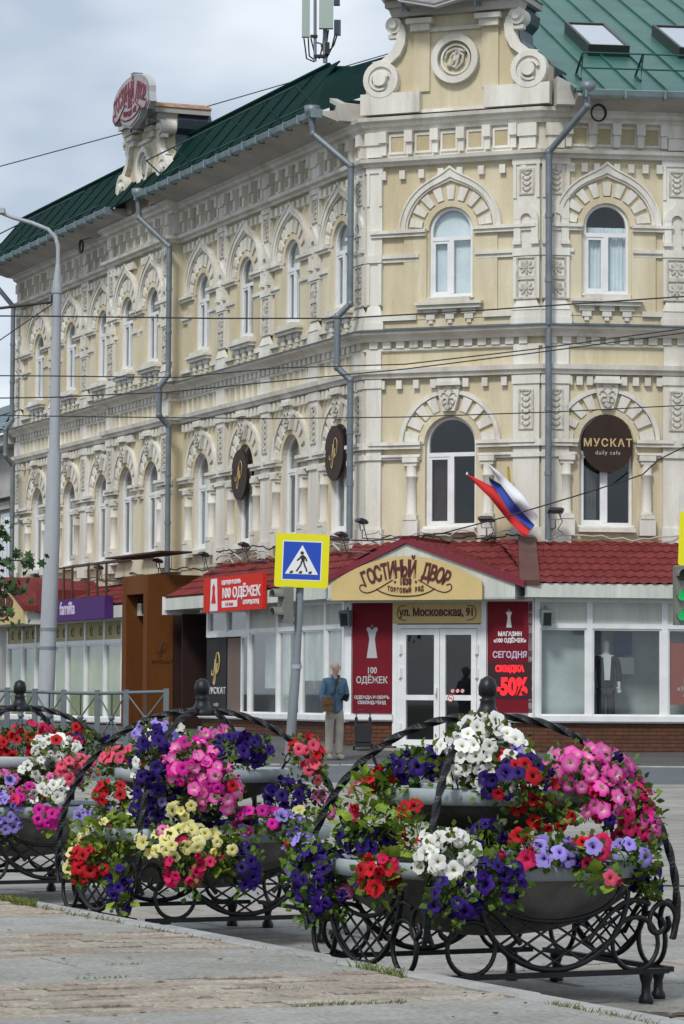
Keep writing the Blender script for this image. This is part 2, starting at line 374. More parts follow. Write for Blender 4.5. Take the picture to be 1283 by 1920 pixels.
LOOP2 = [(-.75,-.1),(-.78,-.35),(-.5,-.4),(-.28,.0),(-.1,.6),(-.12,.15),(-.06,-.3),(.1,-.1),(.22,.3),(.2,-.1),(.32,-.25),(.55,.1),(.62,.65),(.36,1.0),(.1,.85),(-.05,.3),(-.1,-.45),(-.25,-1.0),(-.45,-.85),(-.3,-.45),(.15,-.3)]
def cafe_emblem(x, z, s, parent, W, o, mname, r=.012):
    return stroke([(x+a*s, z+b*s) for a, b in LOOP2], r, parent, W, o, mname)

# ------------------------------------------------------------------ facade frames
def frame(P, ang): return T((P.x, P.y, 0)) @ RZ(-ang)
CR = at(1015, 600, 60); aR, aC, aL = R(-7), R(22), R(68)
def dr(a): return Vector((math.cos(a), -math.sin(a), 0))
def nm(a): return Vector((-math.sin(a), -math.cos(a), 0))
CL = on_plane(690, 600, CR, nm(aC)); CR.z = CL.z = 0
LC = (CR-CL).length
FL, FC, FR = frame(CL, aL), frame(CL, aC), frame(CR, aR)     # left, corner and right facade
LEND = -25.1; REND = 9.6
FRM = {'L': (CL, aL), 'C': (CL, aC), 'R': (CR, aR)}
def plan(f, u, o=0.):
    P, a = FRM[f]; q = P+dr(a)*u+nm(a)*o; return (q.x, q.y)
def fpx(f, x, y, o=0.):
    """photo pixel -> (u, z) on the plane standing o in front of facade f"""
    P, a = FRM[f]; n = nm(a); q = on_plane(x, y, P+n*o, n); return ((q-P-n*o).dot(dr(a)), q.z)
def gz(y):
    """height of the ground: nearly level plaza, pavement rising along the left street"""
    K = [(-400,0),(24,0),(46,.12),(52,.2),(52.02,.30),(56,.30),(58.3,.41),(61,.585),(67,.70),(73,.73),(85,.78),(160,1.2),(900,2)]
    for (a, p), (b, q) in zip(K, K[1:]):
        if y <= b: return p+(q-p)*(y-a)/(b-a) if y > a else p
    return 2
# ------------------------------------------------------------------ ground
def sheet(name, xs, ys, mname, dz=0., f=None):
    b = MB(); vs = []; n = len(xs)
    for y in ys:
        for x in xs: vs.append((x, y, (f(y) if f else gz(y))+dz))
    b.add(vs, [(j*n+i, j*n+i+1, (j+1)*n+i+1, (j+1)*n+i) for j in range(len(ys)-1) for i in range(n-1)])
    return structure(b.build(name, mname))
YR0, YR1 = 46.3, 52.0
sheet('ground', [-600,-60,-20,0,20,60,600], [-300,-40,-10,0,10,24,35,46.0], 'joint_soil', -.06)
sheet('road', [-600,-60,-20,0,20,60,600], [46.0,46.3,49,52.1], 'road_asphalt', -.004)
sheet('pavement', [-600,-60,-20,-5,0,5,20,60,600], [52.1,54,56,57,58.3,59.5,61,64,67,70,73,79,85,160,900], 'asphalt', -.004, lambda y: gz(max(y, 52.03)))
kerb = structure(obj('kerb', None, None, T((0, 52.05, .2))))
kb = MB(); kb.slab(0, .99, -.09, .09, -.2, .105, .015); kme = kb.mesh('kerb_stone', 'kerb_granite')
for i in range(-22, 23): obj('kerb_stone', kme, kerb, T((i*1.0, 52.03, .2+random.uniform(-.004,.004))))
# far plaza: sheet of slabs too far to tell apart keeps its joints in the mesh
P0 = Vector((1.29, 11.68, 0)); UD = Vector((-.4287, .9034, 0)); VD = Vector((.9034, .4287, 0))
PF = T(P0) @ Matrix(((VD.x, UD.x, 0, 0), (VD.y, UD.y, 0, 0), (0, 0, 1, 0), (0, 0, 0, 1)))   # x = across the edging, y = along it
PFi = PF.inverted()
def to_px(p):
    v = Vector(p)-Vector((0,0,CZ)); z = v.dot(_fw); return (PW/2+v.dot(_x)/z*FPX, PH/2-v.dot(_y)/z*FPX) if z > .5 else (9e9, 9e9)
FZ = .25
def band(u):  # bands along the edging: granite / rust pavers
    k = (u-.99) % 2.5
    return 'rust' if k < 1.30 else 'granite'
fore = structure(obj('raised_pavement', None, None, PF))
b = MB(); b.cube(-9, -.0, -9, 30, -.1, FZ-.035); b.build('pavement_bed', 'joint_soil', fore)
plz = structure(obj('plaza_paving', None, None, PF))
def slabs(parent, x0, x1, y0, y1, zt, keep=280, near=True):
    cand = []
    # granite slab rows and rust paver rows
    k0 = int((y0-.99)//2.5)-1
    for k in range(k0, int((y1-.99)//2.5)+2):
        yb = .99+2.5*k
        for r in range(13):
            ya = yb+r*.1; off = .1*(r % 2)+.03*math.sin(k*3+r)
            n = int((x1-x0)/.2)+2
            for i in range(n):
                xa = x0+i*.2-off
                cand.append(('rust', max(xa, x0), min(xa+.2, x1), ya, ya+.1))
        for r in range(2):
            ya = yb+1.30+r*.6; off = [.37,.9][r]*((k % 3)+1) % 1.2
            n = int((x1-x0)/1.2)+2
            for i in range(n):
                xa = x0+i*1.2-off
                cand.append(('granite', max(xa, x0), min(xa+1.2, x1), ya, ya+.6))
    cand = [c for c in cand if c[2]-c[1] > .03 and y0 <= c[3] < y1]
    def vis(c):
        p = PF @ Vector(((c[1]+c[2])/2, (c[3]+c[4])/2, zt)); x, y = to_px(p); return -60 < x < PW+60 and -50 < y < PH+60, p.y
    seen = []; rest = []
    for c in cand:
        v, d = vis(c)
        (seen if v else rest).append((d, c))
    seen.sort(key=lambda q: q[0])
    return seen, rest
SMESH = {}
def piece_mesh(kind, w, h, gran):
    key = (kind, round(w, 2), round(h, 2), gran)
    if key not in SMESH:
        b = MB(); g = .0055 if kind == 'rust' else .007
        b.slab(-w/2+g, w/2-g, -h/2+g, h/2-g, -.05, 0, .006 if kind == 'rust' else .008)
        SMESH[key] = b.mesh('paving_piece', gran)
    return SMESH[key]
rp = random.Random(3)
def lay(parent, seen, rest, zt, gm, rm, cap, rest_name):
    sb = MB(); n = 0
    for i, (d, c) in enumerate(seen+rest):
        kind, xa, xb, ya, yb = c; jz = rp.uniform(-.011, .004) if kind == 'rust' else rp.uniform(-.004, .003)
        Mx = T(((xa+xb)/2, (ya+yb)/2, zt+jz)) @ Matrix.Rotation(rp.gauss(0,.012 if kind == 'rust' else .004), 4, 'X') @ Matrix.Rotation(rp.gauss(0,.004), 4, 'Y') @ RZ(rp.gauss(0,.008) if kind == 'rust' else 0)
        if i < len(seen) and n < cap:
            obj('paver' if kind == 'rust' else 'stone_slab', piece_mesh(kind, xb-xa, yb-ya, gm if kind == 'granite' else rm), parent, PF @ Mx); n += 1
        else:
            me = piece_mesh(kind, xb-xa, yb-ya, gm if kind == 'granite' else rm); sb.mi = 0 if kind == 'granite' else 1
            sb.add([Mx @ v.co for v in me.vertices], [list(p.vertices) for p in me.polygons])
    stuff(sb.build(rest_name, [gm, rm], parent))
se, re_ = slabs(fore, -5.2, -.165, -3, 9.5, FZ)
lay(fore, se, re_, FZ, 'slab_granite', 'rust_paver', 298, 'distant_pavers')
# edging stones between the two levels
for i in range(-3, 14):
    b = None
    obj('edging_stone', piece_mesh('granite', 1.0, .15, 'kerb_granite') if i else piece_mesh('granite', 1.0, .15, 'kerb_granite'), fore, PF @ T((-.083, i*1.0+.55, FZ+random.uniform(-.004,.006))) @ RZ(R(90)+random.gauss(0,.004)))
b = MB(); b.cube(-.15, -.012, -6, 16, 0, FZ-.05); b.build('edging_face', 'kerb_granite', fore)
# plaza beyond the edging
def plaza_slabs():
    out = []
    for k in range(-8, 36):
        big = (k % 4) != 3
        ya = k*.6
        if big:
            off = (k*.53) % 1.2
            for i in range(-1, 14):
                xa = .02+i*1.2-off; xb = xa+1.2
                xa = max(xa, .02)
                if xb-xa > .05: out.append(('granite', xa, xb, ya, ya+.6))
        else:
            for i in range(0, 42): out.append(('rust', .02+i*.4, .02+(i+1)*.4, ya, ya+.3)); out.append(('rust', .02+i*.4, .02+(i+1)*.4, ya+.3, ya+.6))
    s, r = [], []
    for c in out:
        p = PF @ Vector(((c[1]+c[2])/2, (c[3]+c[4])/2, 0)); x, y = to_px(p)
        (s if -40 < x < PW+40 and y < PH+40 else r).append((p.y, c))
    s.sort(key=lambda q: q[0]); return s, r
s2, r2 = plaza_slabs()
mat('pale_paver', (.34, .315, .285), .88, var=.25, vscale=2, col2=(.25, .225, .20), bump=.3, bscale=50, fine=.14); objvar('pale_paver', .08, .01)
lay(plz, s2, r2, 0, 'slab_grey', 'pale_paver', 270, 'far_slabs')
# the plaza between the laid slabs and the road: one sheet with its joints in the material
m = bpy.data.materials.new('far_paving'); m.use_nodes = True; t = m.node_tree; bs = t.nodes['Principled BSDF']; bs.inputs['Roughness'].default_value = .85
g = nd(t, 'ShaderNodeNewGeometry'); mpn = nd(t, 'ShaderNodeMapping'); mpn.inputs['Rotation'].default_value = (0, 0, R(-25.4))
bt = nd(t, 'ShaderNodeTexBrick'); bt.inputs['Scale'].default_value = 1; bt.inputs['Brick Width'].default_value = 1.2; bt.inputs['Row Height'].default_value = .6; bt.inputs['Mortar Size'].default_value = .02
bt.inputs['Color1'].default_value = (.31,.30,.27,1); bt.inputs['Color2'].default_value = (.24,.235,.21,1); bt.inputs['Mortar'].default_value = (.10,.095,.08,1)
ns = nd(t, 'ShaderNodeTexNoise'); ns.inputs['Scale'].default_value = .7; ns.inputs['Detail'].default_value = 7
mr = nd(t, 'ShaderNodeMapRange'); mr.inputs[1].default_value = .3; mr.inputs[2].default_value = .7; mr.inputs[3].default_value = .72; mr.inputs[4].default_value = 1.12
sc = nd(t, 'ShaderNodeVectorMath', operation='SCALE')
t.links.new(g.outputs['Position'], mpn.inputs[0]); t.links.new(mpn.outputs[0], bt.inputs['Vector']); t.links.new(g.outputs['Position'], ns.inputs['Vector']); t.links.new(ns.outputs['Fac'], mr.inputs[0])
t.links.new(bt.outputs['Color'], sc.inputs[0]); t.links.new(mr.outputs[0], sc.inputs['Scale']); t.links.new(sc.outputs[0], bs.inputs['Base Color']); M['far_paving'] = m
sheet('far_plaza', [-600,-60,-20,-5,0,5,20,60,600], [24,30,35,40,46,46.32], 'far_paving', .007)
b = MB(); b.cube(-60, 60, 46.3, 46.45, 0, .155); structure(b.build('plaza_edging', 'kerb_granite'))
# dark soil washed along the edging; below the planters it also paints in shade
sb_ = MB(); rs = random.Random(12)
def soil_shade_patch(v, u, rv, ru, z):
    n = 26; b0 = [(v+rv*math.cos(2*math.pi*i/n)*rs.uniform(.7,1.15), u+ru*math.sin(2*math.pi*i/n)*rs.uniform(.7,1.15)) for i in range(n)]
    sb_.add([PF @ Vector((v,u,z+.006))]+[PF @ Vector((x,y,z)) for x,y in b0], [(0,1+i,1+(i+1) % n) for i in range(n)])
for v, u, rv, ru in ((.16,1.2,.13,.9),(.5,1.9,.34,.28),(.95,2.3,.4,.22),(.25,2.9,.2,.5),(.14,4.8,.1,.8),(.4,5.9,.3,.3),(.14,7.6,.1,1.),(1.5,2.2,.22,.12),(.12,.2,.09,.6)): soil_shade_patch(v, u, rv, ru, .008)
mat('soil_and_shade', (.11,.095,.07), .95, var=.5, vscale=9, col2=(.045,.038,.028), bump=.5, bscale=80, fine=.3)
stuff(tag(sb_.build('soil_and_shade', 'soil_and_shade'), 'dark soil washed along the edging and painted shade below the planters', 'soil'))
lb_ = MB()
for i in range(260):     # petals and crumbs lying about
    p = PF @ Vector((rs.uniform(-4,4.2), rs.uniform(-.3,9), 0)); z = (FZ if (PFi @ p).x < -.17 else .0)+.006; s_ = rs.uniform(.006,.018); a = rs.uniform(0,6.28)
    lb_.add([(p.x+s_*math.cos(a+q), p.y+s_*math.sin(a+q), z+rs.uniform(0,.008)) for q in (0,1.5,3.1,4.6)], [(0,1,2,3)])
stuff(tag(lb_.build('litter', 'joint_soil'), 'small crumbs of litter scattered over the paving', 'litter'))
# weeds in the joints
gb = MB(); rg = random.Random(5)
def blade(x, y, z, h):
    a = rg.uniform(0, 6.28); wd = rg.uniform(.002,.005); ln = rg.uniform(.3,1.0)*h
    dx, dy = math.cos(a), math.sin(a)
    gb.add([(x-dy*wd, y+dx*wd, z),(x+dy*wd, y-dx*wd, z),(x+dx*ln*.5, y+dy*ln*.5, z+h*.7),(x+dx*ln, y+dy*ln, z+h)], [(0,1,2),(0,2,3)])
def weeds(u0, u1, v, n, h, z, wd=.02):
    for i in range(n):
        p = PF @ Vector((v+rg.gauss(0,wd), rg.uniform(u0,u1), z)); blade(p.x, p.y, z, rg.uniform(.3,1)*h)
for u0, u1, n, h in ((.1,.75,150,.035),(2.0,2.5,190,.05),(2.6,3.6,60,.03),(4.0,5.2,120,.025),(5.3,6.6,220,.035),(6.7,7.3,450,.06),(-.8,.1,90,.03),(7.3,9.0,250,.04)):
    weeds(u0, u1, -.17, n, h, FZ-.012, .015)
for u0, u1, n, h in ((6.6,8.0,900,.09),(7.2,7.7,400,.07)): weeds(u0, u1, .06, n, h, .0, .05)
for v, u, ln, ax, n in ((-1.15,1.0,.5,0,160),(-2.3,2.0,.35,1,200),(-1.55,2.35,.3,0,100),(-1.9,2.95,.22,1,140),(-1.2,2.9,.18,0,90),(-2.0,6.8,.35,0,500),(-1.0,1.65,.2,0,40)):
    for i in range(n):
        q = rg.uniform(0, ln); p = PF @ Vector((v+(q if ax == 0 else rg.gauss(0,.012)), u+(q if ax else rg.gauss(0,.012)), 0)); blade(p.x, p.y, FZ-.012, rg.uniform(.01,.03))
stuff(tag(gb.build('weeds', 'grass'), 'low green weeds and grass along the pavement edging', 'weeds'))
# ------------------------------------------------------------------ the corner building
B = thing('corner_building', 'long cream and white corner building with arched windows and green roof', 'building', FL)
WP, CP = 'white_plaster', 'cream_plaster'
OW = .45                                  # half width of a window opening
Z1 = dict(bot=4.3, sill=4.80, spring=6.43, top=7.76, ow=.53)
Z2 = dict(bot=8.6, sill=9.34, spring=10.66, top=12.05, ow=.45)
NA = 14
def arch_pts(r, cz, n=NA, a0=0, a1=180): return [(r*math.cos(R(a0+(a1-a0)*i/n)), cz+r*math.sin(R(a0+(a1-a0)*i/n))) for i in range(n+1)]
def wall_bay(x0, x1, Z, o=0., dep=.34):
    """wall of one bay with an arched opening at x=0 and its reveal"""
    b = MB(); y = -o; OW = Z['ow']
    b.add([(x0,y,Z['bot']),(-OW,y,Z['bot']),(-OW,y,Z['spring']),(x0,y,Z['spring'])], [(0,1,2,3)])
    b.add([(OW,y,Z['bot']),(x1,y,Z['bot']),(x1,y,Z['spring']),(OW,y,Z['spring'])], [(0,1,2,3)])
    b.add([(-OW,y,Z['bot']),(OW,y,Z['bot']),(OW,y,Z['sill']),(-OW,y,Z['sill'])], [(0,1,2,3)])
    A = arch_pts(OW, Z['spring'])
    b.add([(x1,y,Z['spring']),(x1,y,Z['top']),A[0] and (A[0][0],y,A[0][1]),(A[0][0],y,Z['top'])], [(2,0,1,3)])
    for (xa,za),(xb,zb) in zip(A, A[1:]): b.add([(xa,y,za),(xa,y,Z['top']),(xb,y,Z['top']),(xb,y,zb)], [(0,1,2,3)])
    b.add([(x0,y,Z['spring']),(-OW,y,Z['spring']),(-OW,y,Z['top']),(x0,y,Z['top'])], [(0,1,2,3)])
    loop = [(-OW,Z['sill']),(OW,Z['sill'])]+A
    n = len(loop); b.mi = 1
    b.add([(x,y,z) for x,z in loop]+[(x,y+dep,z) for x,z in loop], [(i,n+i,n+(i+1)%n,(i+1)%n) for i in range(n)])
    return b
def window_meshes(Z, trans, D0):
    f = MB(); t = .055; OW = Z['ow']; s, z = Z['spring'], Z['sill']; o0, o1 = D0, D0+.07
    f.arc(0, s, OW-t, OW, 0, 180, NA, o0, o1)
    f.box(-OW, -OW+t, o0, o1, z, s); f.box(OW-t, OW, o0, o1, z, s); f.box(-OW+t, OW-t, o0, o1, z, z+t)
    f.box(-OW+t, OW-t, o0, o1+.004, trans-.045, trans+.035); f.box(-.045, .045, o0, o1+.006, z+t, trans-.045)
    f.box(-OW+t, -OW+t+.05, o0+.01, o1-.01, z+t, trans-.045); f.box(-.095, -.045, o0+.01, o1-.01, z+t, trans-.045)
    f.box(-OW+t+.05, -.095, o0+.01, o1-.01, trans-.10, trans-.045); f.box(-OW+t+.05, -.095, o0+.01, o1-.01, z+t, z+t+.05)
    f.box(-OW-.03, OW+.03, D0+.06, .03, z-.045, z-.004)
    pa = MB(); pa.prism([(-OW+t, trans+.03), (OW-t, trans+.03)]+[p for p in arch_pts(OW-t, s) if p[1] > trans+.03], D0+.028, D0+.038)
    pl = MB(); pl.box(-OW+t, -.045, D0+.025, D0+.035, z+t, trans-.04)
    pr = MB(); pr.box(.045, OW-t, D0+.025, D0+.035, z+t, trans-.04)
    cu = MB(); k = 16
    cu.strip([(-OW+(2*OW)*i/k, z) for i in range(k+1)], [(-OW+(2*OW)*i/k, s) for i in range(k+1)], -.40, -.39)
    cv = MB(); pts = [(-OW+2*OW*i/40, .07-D0+.018*math.sin(i*1.9)+.01*math.sin(i*.7)) for i in range(41)]
    cv.add([(x, y, z) for x, y in pts]+[(x, y, s+.0) for x, y in pts], [(i,i+1,42+i,41+i) for i in range(40)], True)
    fb = MB(); fb.prism([(-OW, z), (OW, z)]+arch_pts(OW, s), D0-.06, D0-.055)
    ch = MB(); pts = [(-OW+.06+.32*i/16, .09-D0+.02*math.sin(i*1.9)) for i in range(17)]
    ch.add([(x, y, z) for x, y in pts]+[(x, y, trans) for x, y in pts], [(i,i+1,18+i,17+i) for i in range(16)], True)
    return dict(frame=f.mesh('window_frame','pvc'), panes=[p.mesh('pane','window_glass') for p in (pa,pl,pr)], full={}, cv=cv, ch=ch, fb=fb)
TR1, TR2 = 6.22, 10.50
W1, W2 = window_meshes(Z1, TR1, -.17), window_meshes(Z2, TR2, -.11)
def curtain_mesh(Wd, which, mname):
    k = which+mname
    if k not in Wd['full']: Wd['full'][k] = Wd[{'full':'cv','half':'ch','blind':'fb'}[which]].mesh('curtain', mname)
    return Wd['full'][k]
# --- repeated mouldings of one bay, all drawn round the middle of the window (x=0)
def ogee(r, tip, n=28, cz=0., a0=0, a1=180):
    out = []
    for i in range(n+1):
        a = a0+(a1-a0)*i/n; rr = r+tip*math.exp(-abs(a-90)/9.5); out.append((rr*math.cos(R(a)), cz+rr*math.sin(R(a))))
    return out
RO = 1.03
def mk(fn, name, mats): b = MB(); fn(b); return b.mesh(name, mats)
s2, s1 = Z2['spring'], Z1['spring']
KIT = {}
def hood(b):
    b.strip(ogee(.945,.10,cz=s2), ogee(RO+.015,.17,cz=s2), 0, .10); b.strip(ogee(.905,.08,cz=s2), ogee(.945,.10,cz=s2), 0, .065); b.strip(ogee(RO+.015,.17,cz=s2), ogee(RO+.05,.19,cz=s2), 0, .125)
KIT['hood'] = mk(hood, 'ogee_hood', WP)
def inner_ring(b, s):
    OW = .45 if s == s2 else .53
    b.strip(arch_pts(OW+.01, s), arch_pts(OW+.13, s), 0, .035)
KIT['ring2'] = mk(lambda b: inner_ring(b, s2), 'arch_ring', CP); KIT['ring1'] = mk(lambda b: inner_ring(b, s1), 'arch_ring', CP)
def vous(r0, r1, aw, o):
    b = MB(); a = R(aw)
    b.prism([(r0*math.cos(R(90)-a), r0*math.sin(R(90)-a)), (r1*math.cos(R(90)-a), r1*math.sin(R(90)-a)), (r1*math.cos(R(90)+a), r1*math.sin(R(90)+a)), (r0*math.cos(R(90)+a), r0*math.sin(R(90)+a))], 0, o, .04)
    return b
KIT['v2'] = vous(.60, .88, 6.1, .055).mesh('voussoir', WP); KIT['v1'] = vous(.665, .97, 6.2, .055).mesh('voussoir', WP)
def rim1(b): b.strip(arch_pts(.975, s1, 24), arch_pts(1.06, s1, 24), 0, .08)
KIT['rim1'] = mk(rim1, 'arch_rim', WP)
def mask(b):   # carved keystone: scrolled grotesque
    z = 7.06
    b.prism([(-.12,z),(.12,z),(.2,z+.28),(.22,z+.5),(-.22,z+.5),(-.2,z+.28)], 0, .12)
    b.box(-.27,.27,0,.2,z+.5,z+.58); b.box(-.24,.24,0,.17,z+.58,z+.64)
KIT['key'] = mk(mask, 'keystone', WP)
def face(b):
    z = 7.06; y = -.13
    for sx in (-1,1):
        b.tube([(sx*.02,y,z+.30),(sx*.07,y-.01,z+.36),(sx*.13,y,z+.35),(sx*.16,y,z+.29)], .016, 5)
        b.tube([(sx*.03,y,z+.24),(sx*.09,y-.01,z+.25),(sx*.13,y,z+.2),(sx*.1,y-.02,z+.12),(sx*.05,y,z+.16)], .018, 5)
        b.tube([(sx*.16,y+.01,z+.44),(sx*.1,y-.01,z+.47),(sx*.05,y,z+.42),(sx*.09,y,z+.38)], .017, 5)
        b.tube([(sx*.02,y,z+.09),(sx*.06,y-.01,z+.05),(sx*.08,y,z+.1)], .013, 5)
    b.prism([(-.02,z+.14),(.02,z+.14),(.028,z+.28),(-.028,z+.28)], .15, .205); b.disc(0, z+.07, .045, .15, .185, 10)
KIT['face'] = mk(face, 'carved_mask', 'relief_plaster')
def dent(b): b.box(-.06,.06,0,.09,0,.17)
KIT['dentil'] = mk(dent, 'dentil', WP)
def impost(b, x0, x1, zt, zb, o): 
    b.box(x0, x1, 0, o, zb+(zt-zb)*.5, zt); b.box(x0+.01, x1-.01, 0, o-.04, zb, zb+(zt-zb)*.5)
def sillbox(b): b.box(-.70,.70,0,.22,9.16,9.215); b.box(-.66,.66,0,.17,9.085,9.16); b.box(-OW,OW,-.1,.2,9.215,9.30)
KIT['sill'] = mk(sillbox, 'window_sill', WP)
def bracket(b): b.box(-.15,.15,0,.10,8.99,9.085); b.box(-.09,.09,0,.085,8.88,8.99); b.box(-.045,.045,0,.07,8.80,8.88)
KIT['bracket'] = mk(bracket, 'sill_bracket', WP)
def colo(b):
    b.box(-.16,.16,0,.14,4.6,4.92); b.box(-.14,.14,0,.155,4.92,5.0); b.box(-.16,.16,0,.15,6.06,6.16); b.box(-.13,.13,0,.12,5.99,6.06)
    b.lathe([(.125,5.0),(.13,5.04),(.10,5.07),(.098,5.75),(.12,5.77),(.12,5.80),(.10,5.82),(.105,5.99)], 12, 0, -.035, 0, False)
KIT['colonnette'] = mk(colo, 'colonnette', WP)
def sill1(b): b.box(-.56,.56,0,.16,4.66,4.74); b.box(-.53,.53,-.1,.1,4.74,4.77)
KIT['sill1'] = mk(sill1, 'window_sill', WP)
# pilasters (local x centred)
def rosette(b):
    b.strip([(-.17,-.17),(.17,-.17),(.17,.17),(-.17,.17),(-.17,-.17)], [(-.21,-.21),(.21,-.21),(.21,.21),(-.21,.21),(-.21,-.21)], 0, .035)
    for k in range(8):
        a = R(45*k); b.prism([(.04*math.cos(a-.5),.04*math.sin(a-.5)),(.13*math.cos(a-.22),.13*math.sin(a-.22)),(.15*math.cos(a),.15*math.sin(a)),(.13*math.cos(a+.22),.13*math.sin(a+.22)),(.04*math.cos(a+.5),.04*math.sin(a+.5))], 0, .03)
    b.disc(0,0,.035,0,.045,8)
KIT['rosette'] = mk(rosette, 'rosette', 'relief_plaster')
def orn(b, h):
    b.strip([(-.12,-h),(.12,-h),(.12,h),(-.12,h),(-.12,-h)], [(-.155,-h-.035),(.155,-h-.035),(.155,h+.035),(-.155,h+.035),(-.155,-h-.035)], 0, .03)
    n = int(h/.055)
    for k in range(n):
        z = -h+.06+k*(2*h-.12)/(max(1,n-1))
        for sx in (-1,1): b.tube([(0,-.01,z-.03),(sx*.045,-.022,z),(sx*.085,-.018,z+.04),(sx*.06,-.012,z+.06)], .013, 4)
        b.disc(0, z, .02, 0, .03, 6)
KIT['orn2'] = mk(lambda b: orn(b,.22), 'ornament_panel', 'relief_plaster'); KIT['orn1'] = mk(lambda b: orn(b,.36), 'ornament_panel', 'relief_plaster')
def pil2(b, w=.27, z0=8.66):
    o = .07
    b.box(-w,w,0,o,9.2,12.02); b.box(-w-.05,w+.05,0,o+.05,z0,8.86); b.box(-w-.03,w+.03,0,o+.035,8.86,9.0); b.add([(-w-.02,-o-.05,9.0),(w+.02,-o-.05,9.0),(w*.75,-o,9.2),(-w*.75,-o,9.2),(-w-.02,0,9.0),(w+.02,0,9.0)], [(0,1,2,3),(1,5,2),(4,0,3)])
    b.box(-w-.01,w+.01,0,o+.05,10.06,10.21); b.box(-w-.02,w+.02,0,o+.03,11.86,12.0)
    b.box(-w,-w+.07,o,o+.03,9.22,10.05); b.box(w-.07,w,o,o+.03,9.22,10.05)
    b.box(-w,-w+.06,o,o+.03,11.2,11.86); b.box(w-.06,w,o,o+.03,11.2,11.86)
def niche(b, w=.27):
    o = .07; sp = 10.78
    b.strip([(.11*math.cos(R(a)), sp+.11*math.sin(R(a))) for a in range(0,181,15)], ogee(.25,.14,12,sp), o, o+.06)
    for sx in (-1,1): b.box(min(sx*.11,sx*.25), max(sx*.11,sx*.25), o, o+.055, 10.36, sp); b.box(min(sx*.10,sx*.27), max(sx*.10,sx*.27), o, o+.08, 10.28, 10.36)
KIT['pil2'] = mk(pil2, 'pilaster', WP); KIT['niche'] = mk(niche, 'niche_hood', WP)
def pil1(b, w=.27):
    o = .08
    b.box(-w,w,0,o,4.4,7.74); b.box(-w-.04,w+.04,0,o+.05,4.4,4.75); b.box(-w-.05,w+.05,0,o+.06,6.33,6.47); b.box(-w-.03,w+.03,0,o+.04,6.12,6.22)
    b.box(-w-.02,w+.02,0,o+.03,7.55,7.72)
KIT['pil1'] = mk(pil1, 'pilaster', WP)
def fpanel(b):
    b.mi = 0; b.strip([(-.135,-.155),(.135,-.155),(.135,.155),(-.135,.155),(-.135,-.155)], [(-.18,-.2),(.18,-.2),(.18,.2),(-.18,.2),(-.18,-.2)], 0, .035)
    b.mi = 1; b.box(-.135,.135,0,.012,-.155,.155)
KIT['fpanel'] = mk(fpanel, 'frieze_panel', [WP,'panel_plaster'])
def fblock(b): b.box(-.085,.085,0,.17,.02,.25); b.box(-.06,.06,0,.11,-.22,.02)
KIT['fblock'] = mk(fblock, 'frieze_block', WP)
rw = random.Random(11)
